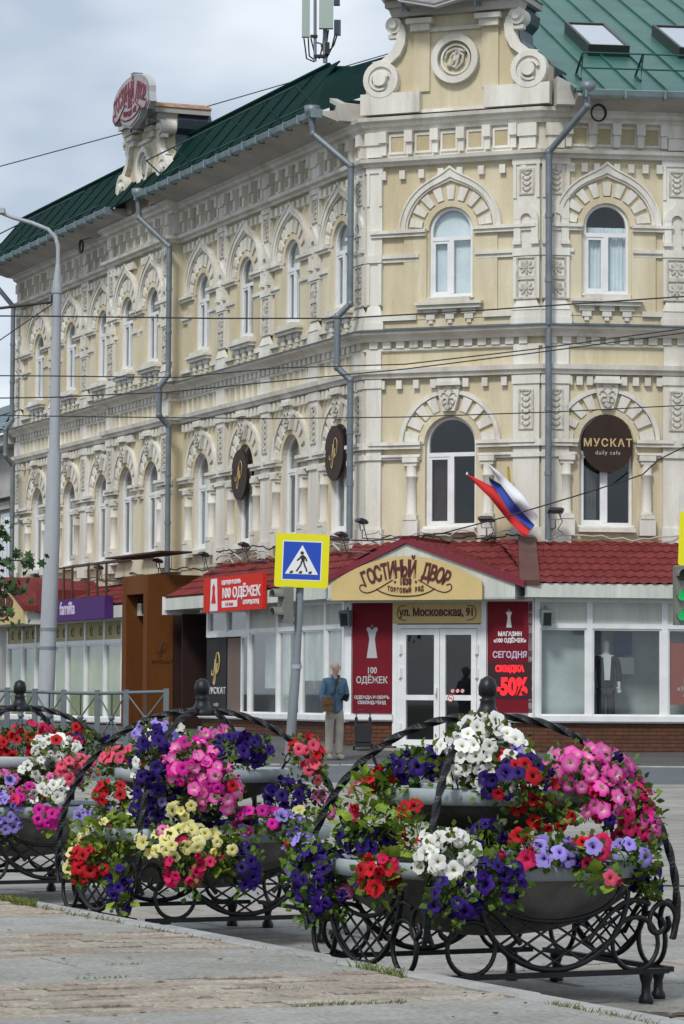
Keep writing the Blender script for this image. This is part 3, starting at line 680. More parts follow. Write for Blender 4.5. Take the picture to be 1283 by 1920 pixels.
def place_bay(F, u, o, x0, x1, sx=1., lower='grey', upper='curtain', far=False):
    Mx = F @ T((u, 0, 0)); Mo = Mx @ T((0, -o, 0)); Ms = Mo @ Matrix.Diagonal((sx,1,1,1))
    rv = [CP, WP if far else CP]
    wall_bay(x0, x1, Z1).build('wall_bay', rv, B, Mo); wall_bay(x0, x1, Z2).build('wall_bay', rv, B, Mo)
    for Wd, Z, cur in ((W1, Z1, lower), (W2, Z2, upper)):
        wn = obj('window', Wd['frame'], B, Mo)
        for p in Wd['panes']: obj('pane', p, wn, Mo)
        if cur == 'curtain': obj('curtain', curtain_mesh(Wd, 'full', 'curtain'), wn, Mo)
        elif cur == 'blind': obj('blind', curtain_mesh(Wd, 'blind', 'curtain'), wn, Mo)
        elif cur == 'grey': obj('curtain', curtain_mesh(Wd, 'full', 'grey_curtain'), wn, Mo)
        elif cur == 'red': obj('curtain', curtain_mesh(Wd, 'half', 'dark_curtain'), wn, Mo)
        elif cur == 'dark': obj('curtain', curtain_mesh(Wd, 'half', 'grey_curtain'), wn, Mo)
    h = obj('ogee_hood', KIT['hood'], B, Ms); obj('arch_ring', KIT['ring2'], B, Mo); a1 = obj('arch_rim', KIT['rim1'], B, Ms); obj('arch_ring', KIT['ring1'], B, Mo)
    for k in range(9):
        a = (k-4)*19.5
        obj('voussoir', KIT['v2'], h, Ms @ T((0,0,s2)) @ Matrix.Rotation(R(a),4,'Y'))
    for k in (-4.2,-3.2,-2.2,-1.25,1.25,2.2,3.2,4.2):
        obj('voussoir', KIT['v1'], a1, Ms @ T((0,0,s1)) @ Matrix.Rotation(R(k*19.2),4,'Y'))
    ks = obj('keystone', KIT['key'], B, Mo); obj('carved_mask', KIT['face'], ks, Mo)
    obj('window_sill', KIT['sill'], B, Mo); obj('window_sill', KIT['sill1'], B, Mo)
    for k in (-.4,0,.4): obj('sill_bracket', KIT['bracket'], B, Mo @ T((k,0,0)))
    for sgn, xe in ((-1,x0),(1,x1)):
        a, c = (xe+.1, -.52) if sgn < 0 else (.52, xe-.1)
        ib = MB(); impost(ib, a-.02, c+.02, 10.69, 10.56, .15); impost(ib, a, c-.14 if sgn < 0 else c, 10.21, 10.06, .09); ib.build('impost', WP, B, Mo)
        a, c = (xe+.1, -.60) if sgn < 0 else (.60, xe-.1)
        ib = MB(); impost(ib, a-.02, c+.02, 6.47, 6.33, .17); impost(ib, a, c, 6.22, 6.12, .11); ib.build('impost', WP, B, Mo)
        pb = MB(); pe = min(.98, abs(xe)-.12); pb.box(-pe if sgn < 0 else .50, -.50 if sgn < 0 else pe, 0, .045, 8.9, 10.56); pb.build('wall_pier', CP, B, Mo)
        sb = MB(); e0, e1 = (xe+.1, -.70) if sgn < 0 else (.70, xe-.1)
        if e1-e0 > .05: sb.box(e0, e1, 0, .10, 8.89, 8.99); sb.build('sill_band', WP, B, Mo)
        if abs(xe) > 1.0: obj('colonnette', KIT['colonnette'], B, Mo @ T((sgn*.80,0,0)))
    db = MB(); n = 4
    for sgn, xe in ((-1,x0),(1,x1)):
        wv = abs(xe)-.30
        for k in range(n):
            x = sgn*(.34+(wv-.34-.06)*(k/(n-1)) if n > 1 else .3)
            for z, q in ((11.72, .20), (7.53, .34)):
                xx = sgn*(q+(wv-q-.04)*k/(n-1))
                if far: db.box(xx-.06, xx+.06, 0, .11, z, z+.17)
                else: obj('dentil', KIT['dentil'], B, Mo @ T((xx,0,z)))
    if far: stuff(db.build('dentils', WP, B, Mo))
def place_pilaster(F, u, o=0.):
    Mx = F @ T((u, -o, 0))
    p = obj('pilaster', KIT['pil2'], B, Mx); obj('niche_hood', KIT['niche'], p, Mx)
    for z in (9.42, 9.84): obj('rosette', KIT['rosette'], p, Mx @ T((0,-.07,z)))
    obj('ornament_panel', KIT['orn2'], p, Mx @ T((0,-.07,11.52)))
    q = obj('pilaster', KIT['pil1'], B, Mx); obj('ornament_panel', KIT['orn1'], q, Mx @ T((0,-.08,7.05)))
RO_OUT = .25                               # the middle of the left facade stands forward
UL = [(-1.32,-1.32-0+0,0),]
bays = [(-1.38,0.,-2.72),(-4.15,-2.72,-5.58),(-6.97,-5.58,-8.42),(-9.85,-8.42,-11.3)]
lowl = ['none','none','dark','curtain']
for i, (u, r, l) in enumerate(bays): place_bay(FL, u, 0, l-u, r-u, lower=lowl[i], upper=['curtain','curtain','grey','curtain'][i], far=True)
for u, r, l in ((-12.72,-11.3,-13.68),(-14.66,-13.68,-16.05)): place_bay(FL, u, RO_OUT, l-u, r-u, sx=.88, lower='none', upper='grey', far=True)
for u, r, l in ((-17.39,-16.05,-18.75),(-20.14,-18.75,-21.6),(-23.05,-21.6,LEND)): place_bay(FL, u, 0, l-u, r-u, lower='none', upper='grey' if u < -18 else 'curtain', far=True)
for u, o in ((-2.72,0),(-5.58,0),(-8.42,0),(-11.58,RO_OUT),(-15.78,RO_OUT),(-18.75,0),(-21.6,0),(LEND+.28,0),(-.29,0)): place_pilaster(FL, u, o)
for u in (-11.3, -16.05):
    b = MB(); b.box(u-.02 if u > -12 else u, u if u > -12 else u+.02, -.06, RO_OUT, 4.3, 12.2); b.build('wall_return', CP, B, FL)
place_bay(FC, 1.76, 0, -1.76, LC-1.76, lower='red', upper='blind')
place_pilaster(FC, LC-.28); 
b = MB(); pil1(b, .16); pil2(b, .16); b.build('pilaster', WP, B, FC @ T((.16,0,0)))
for u, l, r in ((1.29,0.,2.68),(4.07,2.68,5.45),(6.85,5.45,8.25)): place_bay(FR, u, 0, l-u, r-u, lower='dark', upper='curtain')
for u in (.27, 2.68, 5.45, 8.25): place_pilaster(FR, u)
b = MB(); b.box(8.25, REND, -.3, 0, 0, 12.2); b.build('wall_bay', CP, B, FR)
# --- long mouldings that run round all three sides
def wpath(pts): return [plan(*p) for p in pts]
def ring_path(o=0., risalit=True):
    L = [('L',LEND,o)]
    if risalit: L += [('L',-16.05,o),('L',-16.05,o+RO_OUT),('L',-11.3,o+RO_OUT),('L',-11.3,o)]
    # corners are found by intersecting neighbouring offset lines through the mitre of sweep()
    L += [('L',0,0),('R',0,0),('R',REND,o)]
    return wpath(L)
def run(name, prof, mname=WP, path=None): b = MB(); b.sweep(prof, path or ring_path()); return b.build(name, mname, B, I4)
run('string_course', [(-.05,7.74),(.13,7.74),(.15,7.80),(.2,7.83),(.22,7.92),(-.05,7.95)])
run('band_frieze', [(-.05,7.92),(.035,7.92),(.035,8.29),(-.05,8.29)], CP)
run('dentil_band', [(-.05,8.27),(.07,8.27),(.10,8.29),(.10,8.33),(-.05,8.34)])
run('ledge_cornice', [(-.05,8.47),(.16,8.47),(.2,8.53),(.25,8.56),(.34,8.60),(.36,8.66),(-.05,8.74)])
run('ledge_backing', [(-.05,8.3),(.05,8.3),(.05,8.5),(-.05,8.5)], CP)
run('ledge_flashing', [(-.05,8.745),(.37,8.664),(.385,8.65),(.385,8.67),(-.05,8.765)], 'grey_sheet')
run('wall_base_band', [(-.05,8.74),(.03,8.74),(.03,8.9),(-.05,8.9)], CP)
run('frieze_ledge', [(-.05,11.98),(.12,11.98),(.14,12.03),(.22,12.06),(.24,12.13),(-.05,12.18)])
run('frieze_wall', [(-.05,12.16),(.0,12.16),(.0,12.72),(-.05,12.72)])
run('cornice', [(-.05,12.68),(.08,12.68),(.10,12.74),(.18,12.78),(.2,12.84),(.28,12.88),(.30,12.95),(-.05,13.0)])
# dentil blocks of the ledge: singly on the two near faces, joined on the raking side
def lb(b): b.box(-.085,.085,0,.13,8.335,8.48)
lbm = mk(lb, 'dentil', WP)
u = .17
while u < LC-.1: obj('dentil', lbm, B, FC @ T((u,0,0))); u += .285
u = .2
while u < 5.6: obj('dentil', lbm, B, FR @ T((u,0,0))); u += .285
b = MB(); u = -.2
while u > LEND+.1:
    o = RO_OUT if -16.05 < u < -11.3 else 0
    b.box(u-.08, u+.08, o, o+.13, 8.335, 8.48); u -= .27
stuff(b.build('dentils', WP, B, FL))
b = MB(); u = -.65                         # thin ribs in the band under the ledge on the left side
while u > LEND+.1:
    o = RO_OUT if -16.05 < u < -11.3 else 0
    b.box(u-.035, u+.035, o, o+.075, 7.93, 8.29); u -= .36
stuff(b.build('band_ribs', WP, B, FL))
for u in (-.29,-2.72,-5.58,-8.42,-11.58,-15.78,-18.75,-21.6,LEND+.28):
    o = RO_OUT if -16.05 < u < -11.3 else 0
    b = MB(); b.box(u-.28,u+.28,o,o+.1,7.93,8.29); b.build('pilaster_block', WP, B, FL)
for F, us in ((FC,(.16,LC-.28)),(FR,(.27,2.68,5.45,8.25))):
    for u in us: b = MB(); b.box(u-.26 if u > .2 else u-.15,u+.26 if u > .2 else u+.16,0,.1,7.93,8.29); b.build('pilaster_block', WP, B, F)
def frieze(F, ua, ub, o, n, near=True):
    """n panels between two pilaster blocks at ua and ub"""
    p = (ub-ua-.5)/n
    for i in range(n): obj('frieze_panel', KIT['fpanel'], B, F @ T((ua+.25+p*(i+.5), -o, 12.43)))
    for i in range(n+1): obj('frieze_block', KIT['fblock'], B, F @ T((ua+.25+p*i, -o, 12.43)))
pls = [0.03,-2.72,-5.58,-8.42,-11.3]
for a, c in zip(pls, pls[1:]): frieze(FL, c, a, 0, 4)
for a, c, o in ((-11.45,-15.9,RO_OUT),): frieze(FL, c, a, o, 7)
for a, c in ((-16.05,-18.75),(-18.75,-21.6),(-21.6,-24.9)): frieze(FL, c, a, 0, 4)
frieze(FC, .1, LC-.3, 0, 5)
for a, c in ((.27,2.68),(2.68,5.45),(5.45,8.25)): frieze(FR, a, c, 0, 4)
for F, us, o in ((FL,(-2.72,-5.58,-8.42,-18.75,-21.6,LEND+.28),0),(FL,(-11.55,-15.8),RO_OUT),(FC,(.16,LC-.26),0),(FR,(.27,2.68,5.45,8.25),0)):
    for u in us: b = MB(); b.box(u-.17,u+.17,0,.1,12.18,12.68); b.box(u-.2,u+.2,0,.14,12.42,12.66); b.build('pilaster_block', WP, B, F @ T((0,-o,0)))
# inside: dark floors and back walls so that the glass has a real room behind it
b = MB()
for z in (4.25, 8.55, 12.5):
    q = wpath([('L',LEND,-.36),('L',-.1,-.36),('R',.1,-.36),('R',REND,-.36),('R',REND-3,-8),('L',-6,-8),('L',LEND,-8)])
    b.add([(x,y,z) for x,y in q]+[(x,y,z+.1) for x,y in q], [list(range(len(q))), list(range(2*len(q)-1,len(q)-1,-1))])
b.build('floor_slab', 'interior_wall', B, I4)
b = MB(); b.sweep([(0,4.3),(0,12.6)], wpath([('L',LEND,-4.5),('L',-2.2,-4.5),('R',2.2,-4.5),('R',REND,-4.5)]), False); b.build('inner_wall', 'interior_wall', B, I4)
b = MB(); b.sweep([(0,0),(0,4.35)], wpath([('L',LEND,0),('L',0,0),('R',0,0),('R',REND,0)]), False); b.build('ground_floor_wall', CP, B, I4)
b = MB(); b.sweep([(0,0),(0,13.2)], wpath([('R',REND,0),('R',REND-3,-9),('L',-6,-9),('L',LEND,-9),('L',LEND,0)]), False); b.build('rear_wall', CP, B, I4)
# --- eaves, gutters, roofs
EZ = 13.15
EAVE = [(.05,12.86),(.34,12.90),(.86,13.06),(.90,13.06),(.90,13.15),(.05,13.2)]
GUT = [(.90,13.05),(.98,13.01),(1.06,13.05),(1.09,13.15),(1.06,13.17),(.90,13.17)]
for a, c in ((LEND-.2,-14.0),(-11.7,-.35)):
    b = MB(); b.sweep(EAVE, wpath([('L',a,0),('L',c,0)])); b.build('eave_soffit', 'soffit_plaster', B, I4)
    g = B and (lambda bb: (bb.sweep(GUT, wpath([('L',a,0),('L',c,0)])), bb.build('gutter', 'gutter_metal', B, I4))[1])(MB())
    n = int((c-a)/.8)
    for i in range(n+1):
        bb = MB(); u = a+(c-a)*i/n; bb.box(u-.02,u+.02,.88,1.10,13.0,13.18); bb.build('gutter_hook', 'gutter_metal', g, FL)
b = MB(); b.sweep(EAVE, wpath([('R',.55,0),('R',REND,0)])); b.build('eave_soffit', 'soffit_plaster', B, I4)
b = MB(); b.sweep(GUT, wpath([('R',.62,0),('R',REND,0)])); g = b.build('gutter', 'gutter_metal', B, I4)
for i in range(12):
    bb = MB(); u = .66+i*.78; bb.box(u-.02,u+.02,.88,1.10,13.0,13.18); bb.build('gutter_hook', 'gutter_metal', g, FR)
def roof_frame(F, o, z, th):  # x along the eave, y up the slope, z out of the roof
    return F @ T((0,-o,z)) @ Matrix.Rotation(R(th), 4, 'X')
RL = roof_frame(FL, .95, EZ, 50); RR = roof_frame(FR, .92, EZ, 22)
LR_ = 1.95
roofL = obj('roof', None, B, RL); roofR = obj('roof', None, B, RR)
pm = MB(); pw = 1.24; pm.cube(.012, pw-.012, 0, LR_, -.03, 0); pm.cube(-.014, .014, 0, LR_, -.03, .025); pml = pm.mesh('roof_panel', 'dark_green_roof')
n = int((-.6-(-25.9))/pw)
for i in range(n):
    u = -25.9+i*pw
    if u > -3.0: break
    obj('roof_panel', pml, roofL, RL @ T((u,0,0)))
b = MB(); b.add([(-2.9,0,-.01),(-.62,0,-.01),(-2.9,LR_,-.01)], [(0,1,2)]); b.build('roof_hip', 'dark_green_roof', roofL, RL)
hp = [RL @ Vector((-.62,0,-.01)), FC @ Vector((.0,.08,13.5)), at(748,98,62.2), at(660,124,63.6), RL @ Vector((-2.9,LR_,-.01)), FC @ Vector((LC-.1,.4,13.4))]
b = MB(); b.add(hp, [(0,1,4),(1,3,4),(1,2,3),(1,5,2)]); b.build('roof_hip', 'dark_green_roof', roofR, I4)
b = MB(); b.tube([(-25.9,LR_,.02),(-2.9,LR_,.02)], .05, 6); b.build('ridge_cap', 'dark_green_roof', roofL, RL)
pm = MB(); pw = .62; pm.cube(.012, pw-.012, 0, 12.0, -.03, 0); pm.cube(-.016, .016, 0, 12.0, -.03, .05); pmr = pm.mesh('roof_panel', 'green_roof')
for i in range(22):
    u = -2.0+i*pw
    if u > REND: break
    if u < -.05:   # behind the corner gable the panels start higher
        s0 = 4.0 if u < -.7 else 2.0
        q = MB(); q.cube(.012, pw-.012, s0, 12.0, -.03, 0); q.cube(-.016,.016,s0,12.0,-.03,.05); q.build('roof_panel', 'green_roof', roofR, RR @ T((u,0,0)))
    else: obj('roof_panel', pmr, roofR, RR @ T((u,0,0)))
# snow guards along the eaves
def guard(F, RF, u0, u1, y, h, step, name, mname, tri):
    b = MB(); g = obj(name, None, B, RF)
    for hz in ((h*.45, h) if tri else (h*.15, h)):
        bb = MB(); bb.tube([(u0,y,hz),(u1,y,hz)], .018, 5); bb.build('guard_rail', mname, g, RF)
    n = max(1,int((u1-u0)/step))
    for i in range(n+1):
        u = u0+(u1-u0)*i/n; bb = MB()
        if tri: bb.tube([(u,y+.55,0),(u,y,h),(u,y,0)], .025, 5); bb.cube(u-.02,u+.02,y,y+.5,0,.05)
        else: bb.tube([(u,y,0),(u,y,h)], .018, 5)
        bb.build('guard_post', mname, g, RF)
guard(FL, RL, -25.5, -15.2, .25, .58, 1.9, 'snow_guard', 'pale_green_metal', False)
guard(FL, RL, -10.4, -.9, .25, .58, 1.9, 'snow_guard', 'pale_green_metal', False)
guard(FR, RR, .8, 9.2, 1.1, .55, 1.12, 'snow_guard', 'green_metal', True)
for u in (1.52, 3.42, 6.2):
    Wk = RR @ T((u, 3.9, 0)); s = obj('skylight', None, B, Wk)
    b = MB(); b.cube(-.06,.80,-.06,0,0,.24); b.cube(-.06,.80,2.6,2.68,0,.24); b.cube(-.06,.0,0,2.6,0,.24); b.cube(.74,.80,0,2.6,0,.24); b.build('skylight_frame', 'signal_dark', s, Wk)
    b = MB(); b.cube(0,.74,0,2.6,.20,.215); b.build('pane', 'skylight_glass', s, Wk)
    b = MB(); b.cube(0,.74,0,2.6,.15,.16); b.build('blind', 'white_print', s, Wk)
# --- scrolled gables over the corner and over the middle of the left side
def gable(F, uc, o):
    """gable standing on the cornice; local x centred"""
    G = obj('scrolled_gable', None, B, F @ T((uc,-o,0))); W = WM[G.name]
    z0 = 13.0
    half = [(1.92,z0),(1.92,13.78),(1.75,13.9),(1.5,14.0),(1.3,14.18),(1.2,14.4),(1.18,14.62),(1.3,14.75),(1.34,14.95),(1.25,15.1)]
    prof = half+[(-x,z) for x,z in reversed(half)]
    b = MB(); b.prism(prof, -.3, 0); b.build('gable_wall', CP, G, W)
    b = MB(); b.prism([(x*1.015,z+.02) for x,z in prof], -1.15, -.3); b.build('sheet_metal_back', 'grey_sheet', G, W)
    b = MB(); b.box(-1.98,-.72,-.02,.16,z0,13.42); b.box(.62,1.98,-.02,.16,z0,13.42); b.box(-.72,.62,-.02,.05,z0,13.06); b.build('gable_base', WP, G, W)
    for sx in (-1,1):
        b = MB(); cx, cz = sx*1.55, 13.70
        b.disc(cx, cz, .37, -.02, .12, 24); b.arc(cx, cz, .26, .37, 0, 360, 24, .12, .17); b.disc(cx, cz, .14, .12, .24, 16)
        b.arc(cx+sx*.02, cz-.02, .16, .21, 20, 300, 16, .12, .19); b.build('volute', WP, G, W)
        cv = [(sx*1.66,14.0),(sx*1.45,14.04),(sx*1.25,14.2),(sx*1.14,14.42),(sx*1.12,14.64),(sx*1.17,14.8)]
        A = [(x-sx*.09,z-.03) for x,z in cv]; D = [(x+sx*.09,z+.06) for x,z in cv]
        b = MB(); b.strip(A, D, -.02, .13); b.build('scroll_rib', WP, G, W)
        b = MB(); b.disc(sx*1.29, 14.78, .17, -.25, .14, 18); b.disc(sx*1.29, 14.78, .08, .14, .2, 12); b.box(min(sx*1.18,sx*1.42),max(sx*1.18,sx*1.42),-.05,.1,14.52,14.6); b.build('small_volute', WP, G, W)
        b = MB(); x0 = sx*.72; b.box(x0-.27,x0+.27,-.02,.24,14.76,14.86); b.box(x0-.2,x0+.2,-.02,.17,14.62,14.76); b.build('gable_capital', WP, G, W); b = MB(); b.box(x0-.17,x0+.17,-.02,.05,13.42,14.62); b.build('gable_pilaster', CP, G, W)
    b = MB(); b.box(-.6,.6,-.02,.07,14.60,14.68); b.build('gable_moulding', WP, G, W)
    b = MB(); b.arc(0,14.02,.36,.49,0,360,32,-.02,.14); b.arc(0,14.02,.27,.31,0,360,28,-.02,.07); md = b.build('medallion', WP, G, W)
    # the monogram in the medallion
    s = .24; z = 14.02
    b = MB()
    for pts in ([(-.3,-.55),(-.75,-.5),(-.6,-.75),(-.2,-.2),(.0,.5),(.1,.8)], [(-.9,.1),(-.7,.6),(-.1,.85),(.5,.7),(.9,.45),(.8,.75)], [(-.1,-.75),(.15,-.2),(.3,.5)], [(.2,.6),(.65,.3),(.6,-.3),(.1,-.8),(-.25,-.6)], [(-.4,.2),(-.2,.5),(.1,.2),(-.1,-.2),(-.35,-.1)]):
        b.tube([(x*s,-.05,z+y*s) for x,y in pts], .032, 6)
    b.build('monogram', 'relief_plaster', md, W)
    b = MB(); top = [(1.42,15.1),(1.42,15.22),(1.3,15.3),(.9,15.42),(0,15.5),(-.9,15.42),(-1.3,15.3),(-1.42,15.22),(-1.42,15.1)]
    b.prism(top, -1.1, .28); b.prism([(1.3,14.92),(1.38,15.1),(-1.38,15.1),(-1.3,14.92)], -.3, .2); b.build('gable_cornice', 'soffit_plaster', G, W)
    b = MB(); b.prism([(x*1.02,z+.012) for x,z in top[1:-1]], -1.12, .3); b.build('gable_flashing', 'rust_trim', G, W)
    return G
gable(FC, LC/2+.1, .16)
gable(FL, -12.95, RO_OUT+.12)
# little sloped blocks where the eaves stop against the gables
for F, u0, u1, o in ((FL,-11.75,-11.3,.1),(FL,-.75,-.2,.1),(FL,-14.1,-13.95,.1),(FR,.2,.62,.1)):
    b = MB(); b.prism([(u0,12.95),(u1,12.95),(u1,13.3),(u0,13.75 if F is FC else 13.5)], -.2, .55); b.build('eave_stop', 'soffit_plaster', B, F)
# --- downpipes
def downpipe(F, pts, r=.064):
    D = obj('downpipe', None, B, F); P = [Vector((u,-o,z)) for u,o,z in pts]
    for i, (a, c) in enumerate(zip(P, P[1:])):
        d = (c-a).normalized(); b = MB(); b.tube([a-d*.03, c+d*.03], r, 10); b.build('pipe_length', 'pipe_metal', D, F)
        if (c-a).length > 1.6:
            k = int((c-a).length/1.5)
            for j in range(1, k+1):
                q = a+(c-a)*j/(k+1); b = MB(); b.tube([q-d*.04, q+d*.04], r+.012, 10); b.build('pipe_collar', 'pipe_metal', D, F)
    for q in P[1:-1]: b = MB(); b.lathe([(r*.6,-r*1.1),(r*1.12,-.04),(r*1.12,.04),(r*.6,r*1.1)], 10, q.x, q.y, q.z); b.build('pipe_elbow', 'pipe_metal', D, F)
    b = MB(); q = P[0]; b.lathe([(r,-.02),(r*1.2,.08),(.15,.16),(.16,.3),(.14,.3)], 12, q.x, q.y, q.z); b.build('rain_funnel', 'pipe_metal', D, F)
downpipe(FL, [(-.62,.98,12.98),(-.62,.95,12.72),(-.06,.36,12.02),(-.06,.36,9.25),(-.18,.58,9.0),(-.18,.58,7.98),(-.02,.36,7.72),(-.02,.36,4.6)])
downpipe(FL, [(-11.75,.98,12.98),(-11.75,.95,12.6),(-10.98,.46,11.85),(-10.98,.46,8.85),(-10.85,.72,8.55),(-10.85,.72,7.9),(-10.92,.46,7.65),(-10.92,.46,4.3)])
downpipe(FL, [(-24.6,.98,12.98),(-24.6,.95,12.72),(-24.45,.36,12.0),(-24.45,.36,8.9),(-24.2,.6,8.6),(-24.2,.6,7.9),(-24.3,.36,7.65),(-24.3,.36,3.6)])
downpipe(FR, [(.72,.98,13.0),(.72,.95,12.85),(.09,.30,12.05),(.09,.30,4.52)])
downpipe(FR, [(7.95,.98,13.0),(7.95,.95,12.85),(7.6,.26,12.05),(7.6,.26,4.5)])

# ------------------------------------------------------------------ single-storey shop fronts along the foot of the building
A_ = thing('shop_annex', 'low shop annex round the corner with red metal tile roof and white window frames', 'shop', FC)
OC, OLL, ORR = 1.7, 1.0, 1.7
AC, AL, AR = FC @ T((0,-OC,0)), FL @ T((0,-OLL,0)), FR @ T((0,-ORR,0))
def isect(P, d, Q, e):
    den = d.x*e.y-d.y*e.x; s = ((Q.x-P.x)*e.y-(Q.y-P.y)*e.x)/den; return P+d*s
ER = isect(CL+nm(aC)*OC, dr(aC), CR+nm(aR)*ORR, dr(aR)); EL = isect(CL+nm(aC)*OC, dr(aC), CL+nm(aL)*OLL, dr(aL))
ucL = (EL-CL).dot(dr(aC)); ucR = (ER-CL).dot(dr(aC)); ulE = (EL-CL).dot(dr(aL)); urE = (ER-CR).dot(dr(aR))
ZS, ZW, ZP, ZE = 1.10, 2.75, 3.24, 3.34          # sill, window head, panel head, eave soffit
AREND = 8.6
def tileroof(F, ua, ub, o_eave, z_eave, o_top, z_top, name='tile_roof', clipL=None, clipR=None):
    """pressed metal tile: waves across, steps down the slope; ends may be cut on a slant (du per unit of slope)"""
    ln = math.hypot(o_eave-o_top, z_top-z_eave); th = math.atan2(z_top-z_eave, o_eave-o_top)
    wv, st = .20, .34; nx = max(2,int((ub-ua)/wv*6)); rows = []
    k = int(ln/st)+1
    for r in range(k): rows += [(r*st, .024), (min((r+1)*st, ln)-.001, .0)]
    vs = []; 
    for s, h in rows:
        t = s/ln
        l = ua+(clipL or 0)*t; rr = ub+(clipR or 0)*t
        for i in range(nx+1):
            u = l+(rr-l)*i/nx; wz = .014*math.sin(2*math.pi*u/wv); scal = .02*math.cos(2*math.pi*u/wv) if h > 0 else .02*math.cos(2*math.pi*u/wv)
            hh = h+wz; ss = s-scal*.6
            o = o_eave-ss*math.cos(th)+hh*math.sin(th); z = z_eave+ss*math.sin(th)+hh*math.cos(th)
            vs.append((u,-o,z))
    n = nx+1; b = MB(); b.add(vs, [(j*n+i, j*n+i+1, (j+1)*n+i+1, (j+1)*n+i) for j in range(len(rows)-1) for i in range(nx)], False)
    return b.build(name, 'red_tile', A_, F)
ROOFT = 4.50
# right-hand roof, left-hand roof
tileroof(AR, urE-.15, AREND, .42, ZE+.24, -ORR+.01, ROOFT, clipL=-.25)
tileroof(AL, -8.3, ulE-.1, .40, ZE+.26, -OLL+.01, ROOFT-.1, clipR=-.7)
for F, a, c in ((AR, urE-.25, AREND),(AL,-8.3,ulE+.1)):
    b = MB(); b.box(a, c, .36, .40, ZE-.02, ZE+.24); f = b.build('fascia', 'panel_siding', A_, F)
    n = int((c-a)/.16); q = MB()
    for i in range(n): u = a+(c-a)*(i+.5)/n; q.box(u-.012,u+.012,.40,.408,ZE-.02,ZE+.2)
    stuff(q.build('siding_ribs', 'panel_siding', f, F))
    b = MB(); b.box(a, c, -.05, .36, ZE-.02, ZE+.01); b.build('eave_soffit', 'panel_siding', A_, F)
b = MB(); b.box(-8.36,-8.3,-1.0,.44,3.22,3.62); b.build('end_board', 'pvc', A_, AL)
tileroof(AC, ucL-.1, ucR+.12, .42, ZE+.22, -OC+.01, ROOFT-.01, clipL=-.4, clipR=-.45)
# white joinery and panes
def post(F, x0, x1, z0, z1, o=.04): b = MB(); b.box(x0,x1,-.06,o,z0,z1); return b.build('window_post', 'pvc', A_, F)
def rail(F, x0, x1, z0, z1, o=.035): b = MB(); b.box(x0,x1,-.055,o,z0,z1); return b.build('window_rail', 'pvc', A_, F)
def shop_pane(F, x0, x1, z0, z1, mname='shop_glass'):
    f = MB(); t = .035
    f.strip([(x0+t,z0+t),(x1-t,z0+t),(x1-t,z1-t),(x0+t,z1-t),(x0+t,z0+t)], [(x0,z0),(x1,z0),(x1,z1),(x0,z1),(x0,z0)], -.05, .01); w_ = f.build('shop_window', 'pvc', A_, F)
    b = MB(); b.box(x0+t,x1-t,-.025,-.015,z0+t,z1-t); b.build('pane', mname, w_, F)
def upper_panel(F, x0, x1, z0, z1, mname='panel_siding'):
    b = MB(); b.box(x0,x1,-.05,-.005,z0,z1); p = b.build('upper_panel', mname, A_, F)
    n = max(1,int((x1-x0)/.11)); q = MB()
    for i in range(n): u = x0+(x1-x0)*(i+.5)/n; q.box(u-.006,u+.006,-.005,.001,z0,z1)
    stuff(q.build('siding_ribs', mname, p, F))
RP = [urE, urE+.1, .56,.67, 2.0,2.12, 3.45,3.57, 4.9,5.02, 6.35,6.47, 8.5,8.6]
for a, c in zip(RP[0::2], RP[1::2]): post(AR, a, c, ZS, ZP)
for a, c in zip(RP[1::2], RP[2::2]): shop_pane(AR, a, c, ZS, ZW); upper_panel(AR, a, c, ZW+.09, ZP)
rail(AR, urE, AREND, ZW, ZW+.09); rail(AR, urE, AREND, ZP, ZE)
LP = [-3.97,-3.87,-2.30,-2.20,-1.02,-.92,.34,.44,ulE-.11,ulE]
for a, c in zip(LP[0::2], LP[1::2]): post(AL, a, c, ZS-.02, ZP)
for a, c in zip(LP[1::2], LP[2::2]): shop_pane(AL, a, c, ZS-.02, ZW); upper_panel(AL, a, c, ZW+.09, ZP)
rail(AL, -3.97, ulE, ZW, ZW+.09); rail(AL, -7.0, ulE, ZP, ZE)
# the dark end of the left annex: two dark top lights, black cafe board, brown paper
for a, c in ((-6.45,-5.35),(-5.25,-4.05)): shop_pane(AL, a, c, ZW+.05, ZP)
for a, c in ((-6.55,-6.45),(-5.35,-5.25),(-4.05,-3.97)): post(AL, a, c, ZW-.05, ZP)
rail(AL, -6.55, -3.97, ZW-.06, ZW+.05); shop_pane(AL, -4.45, -4.0, ZS-.02, ZW-.06)
b = MB(); b.box(-5.35,-4.47,-.06,-.02,ZS,ZW-.08); b.build('brown_paper_panel', 'brown_paper', A_, AL)
b = MB(); b.box(-6.6,-5.35,-.06,-.035,ZS-.1,ZW-.08); b.build('window_backing', 'dark_door', A_, AL)
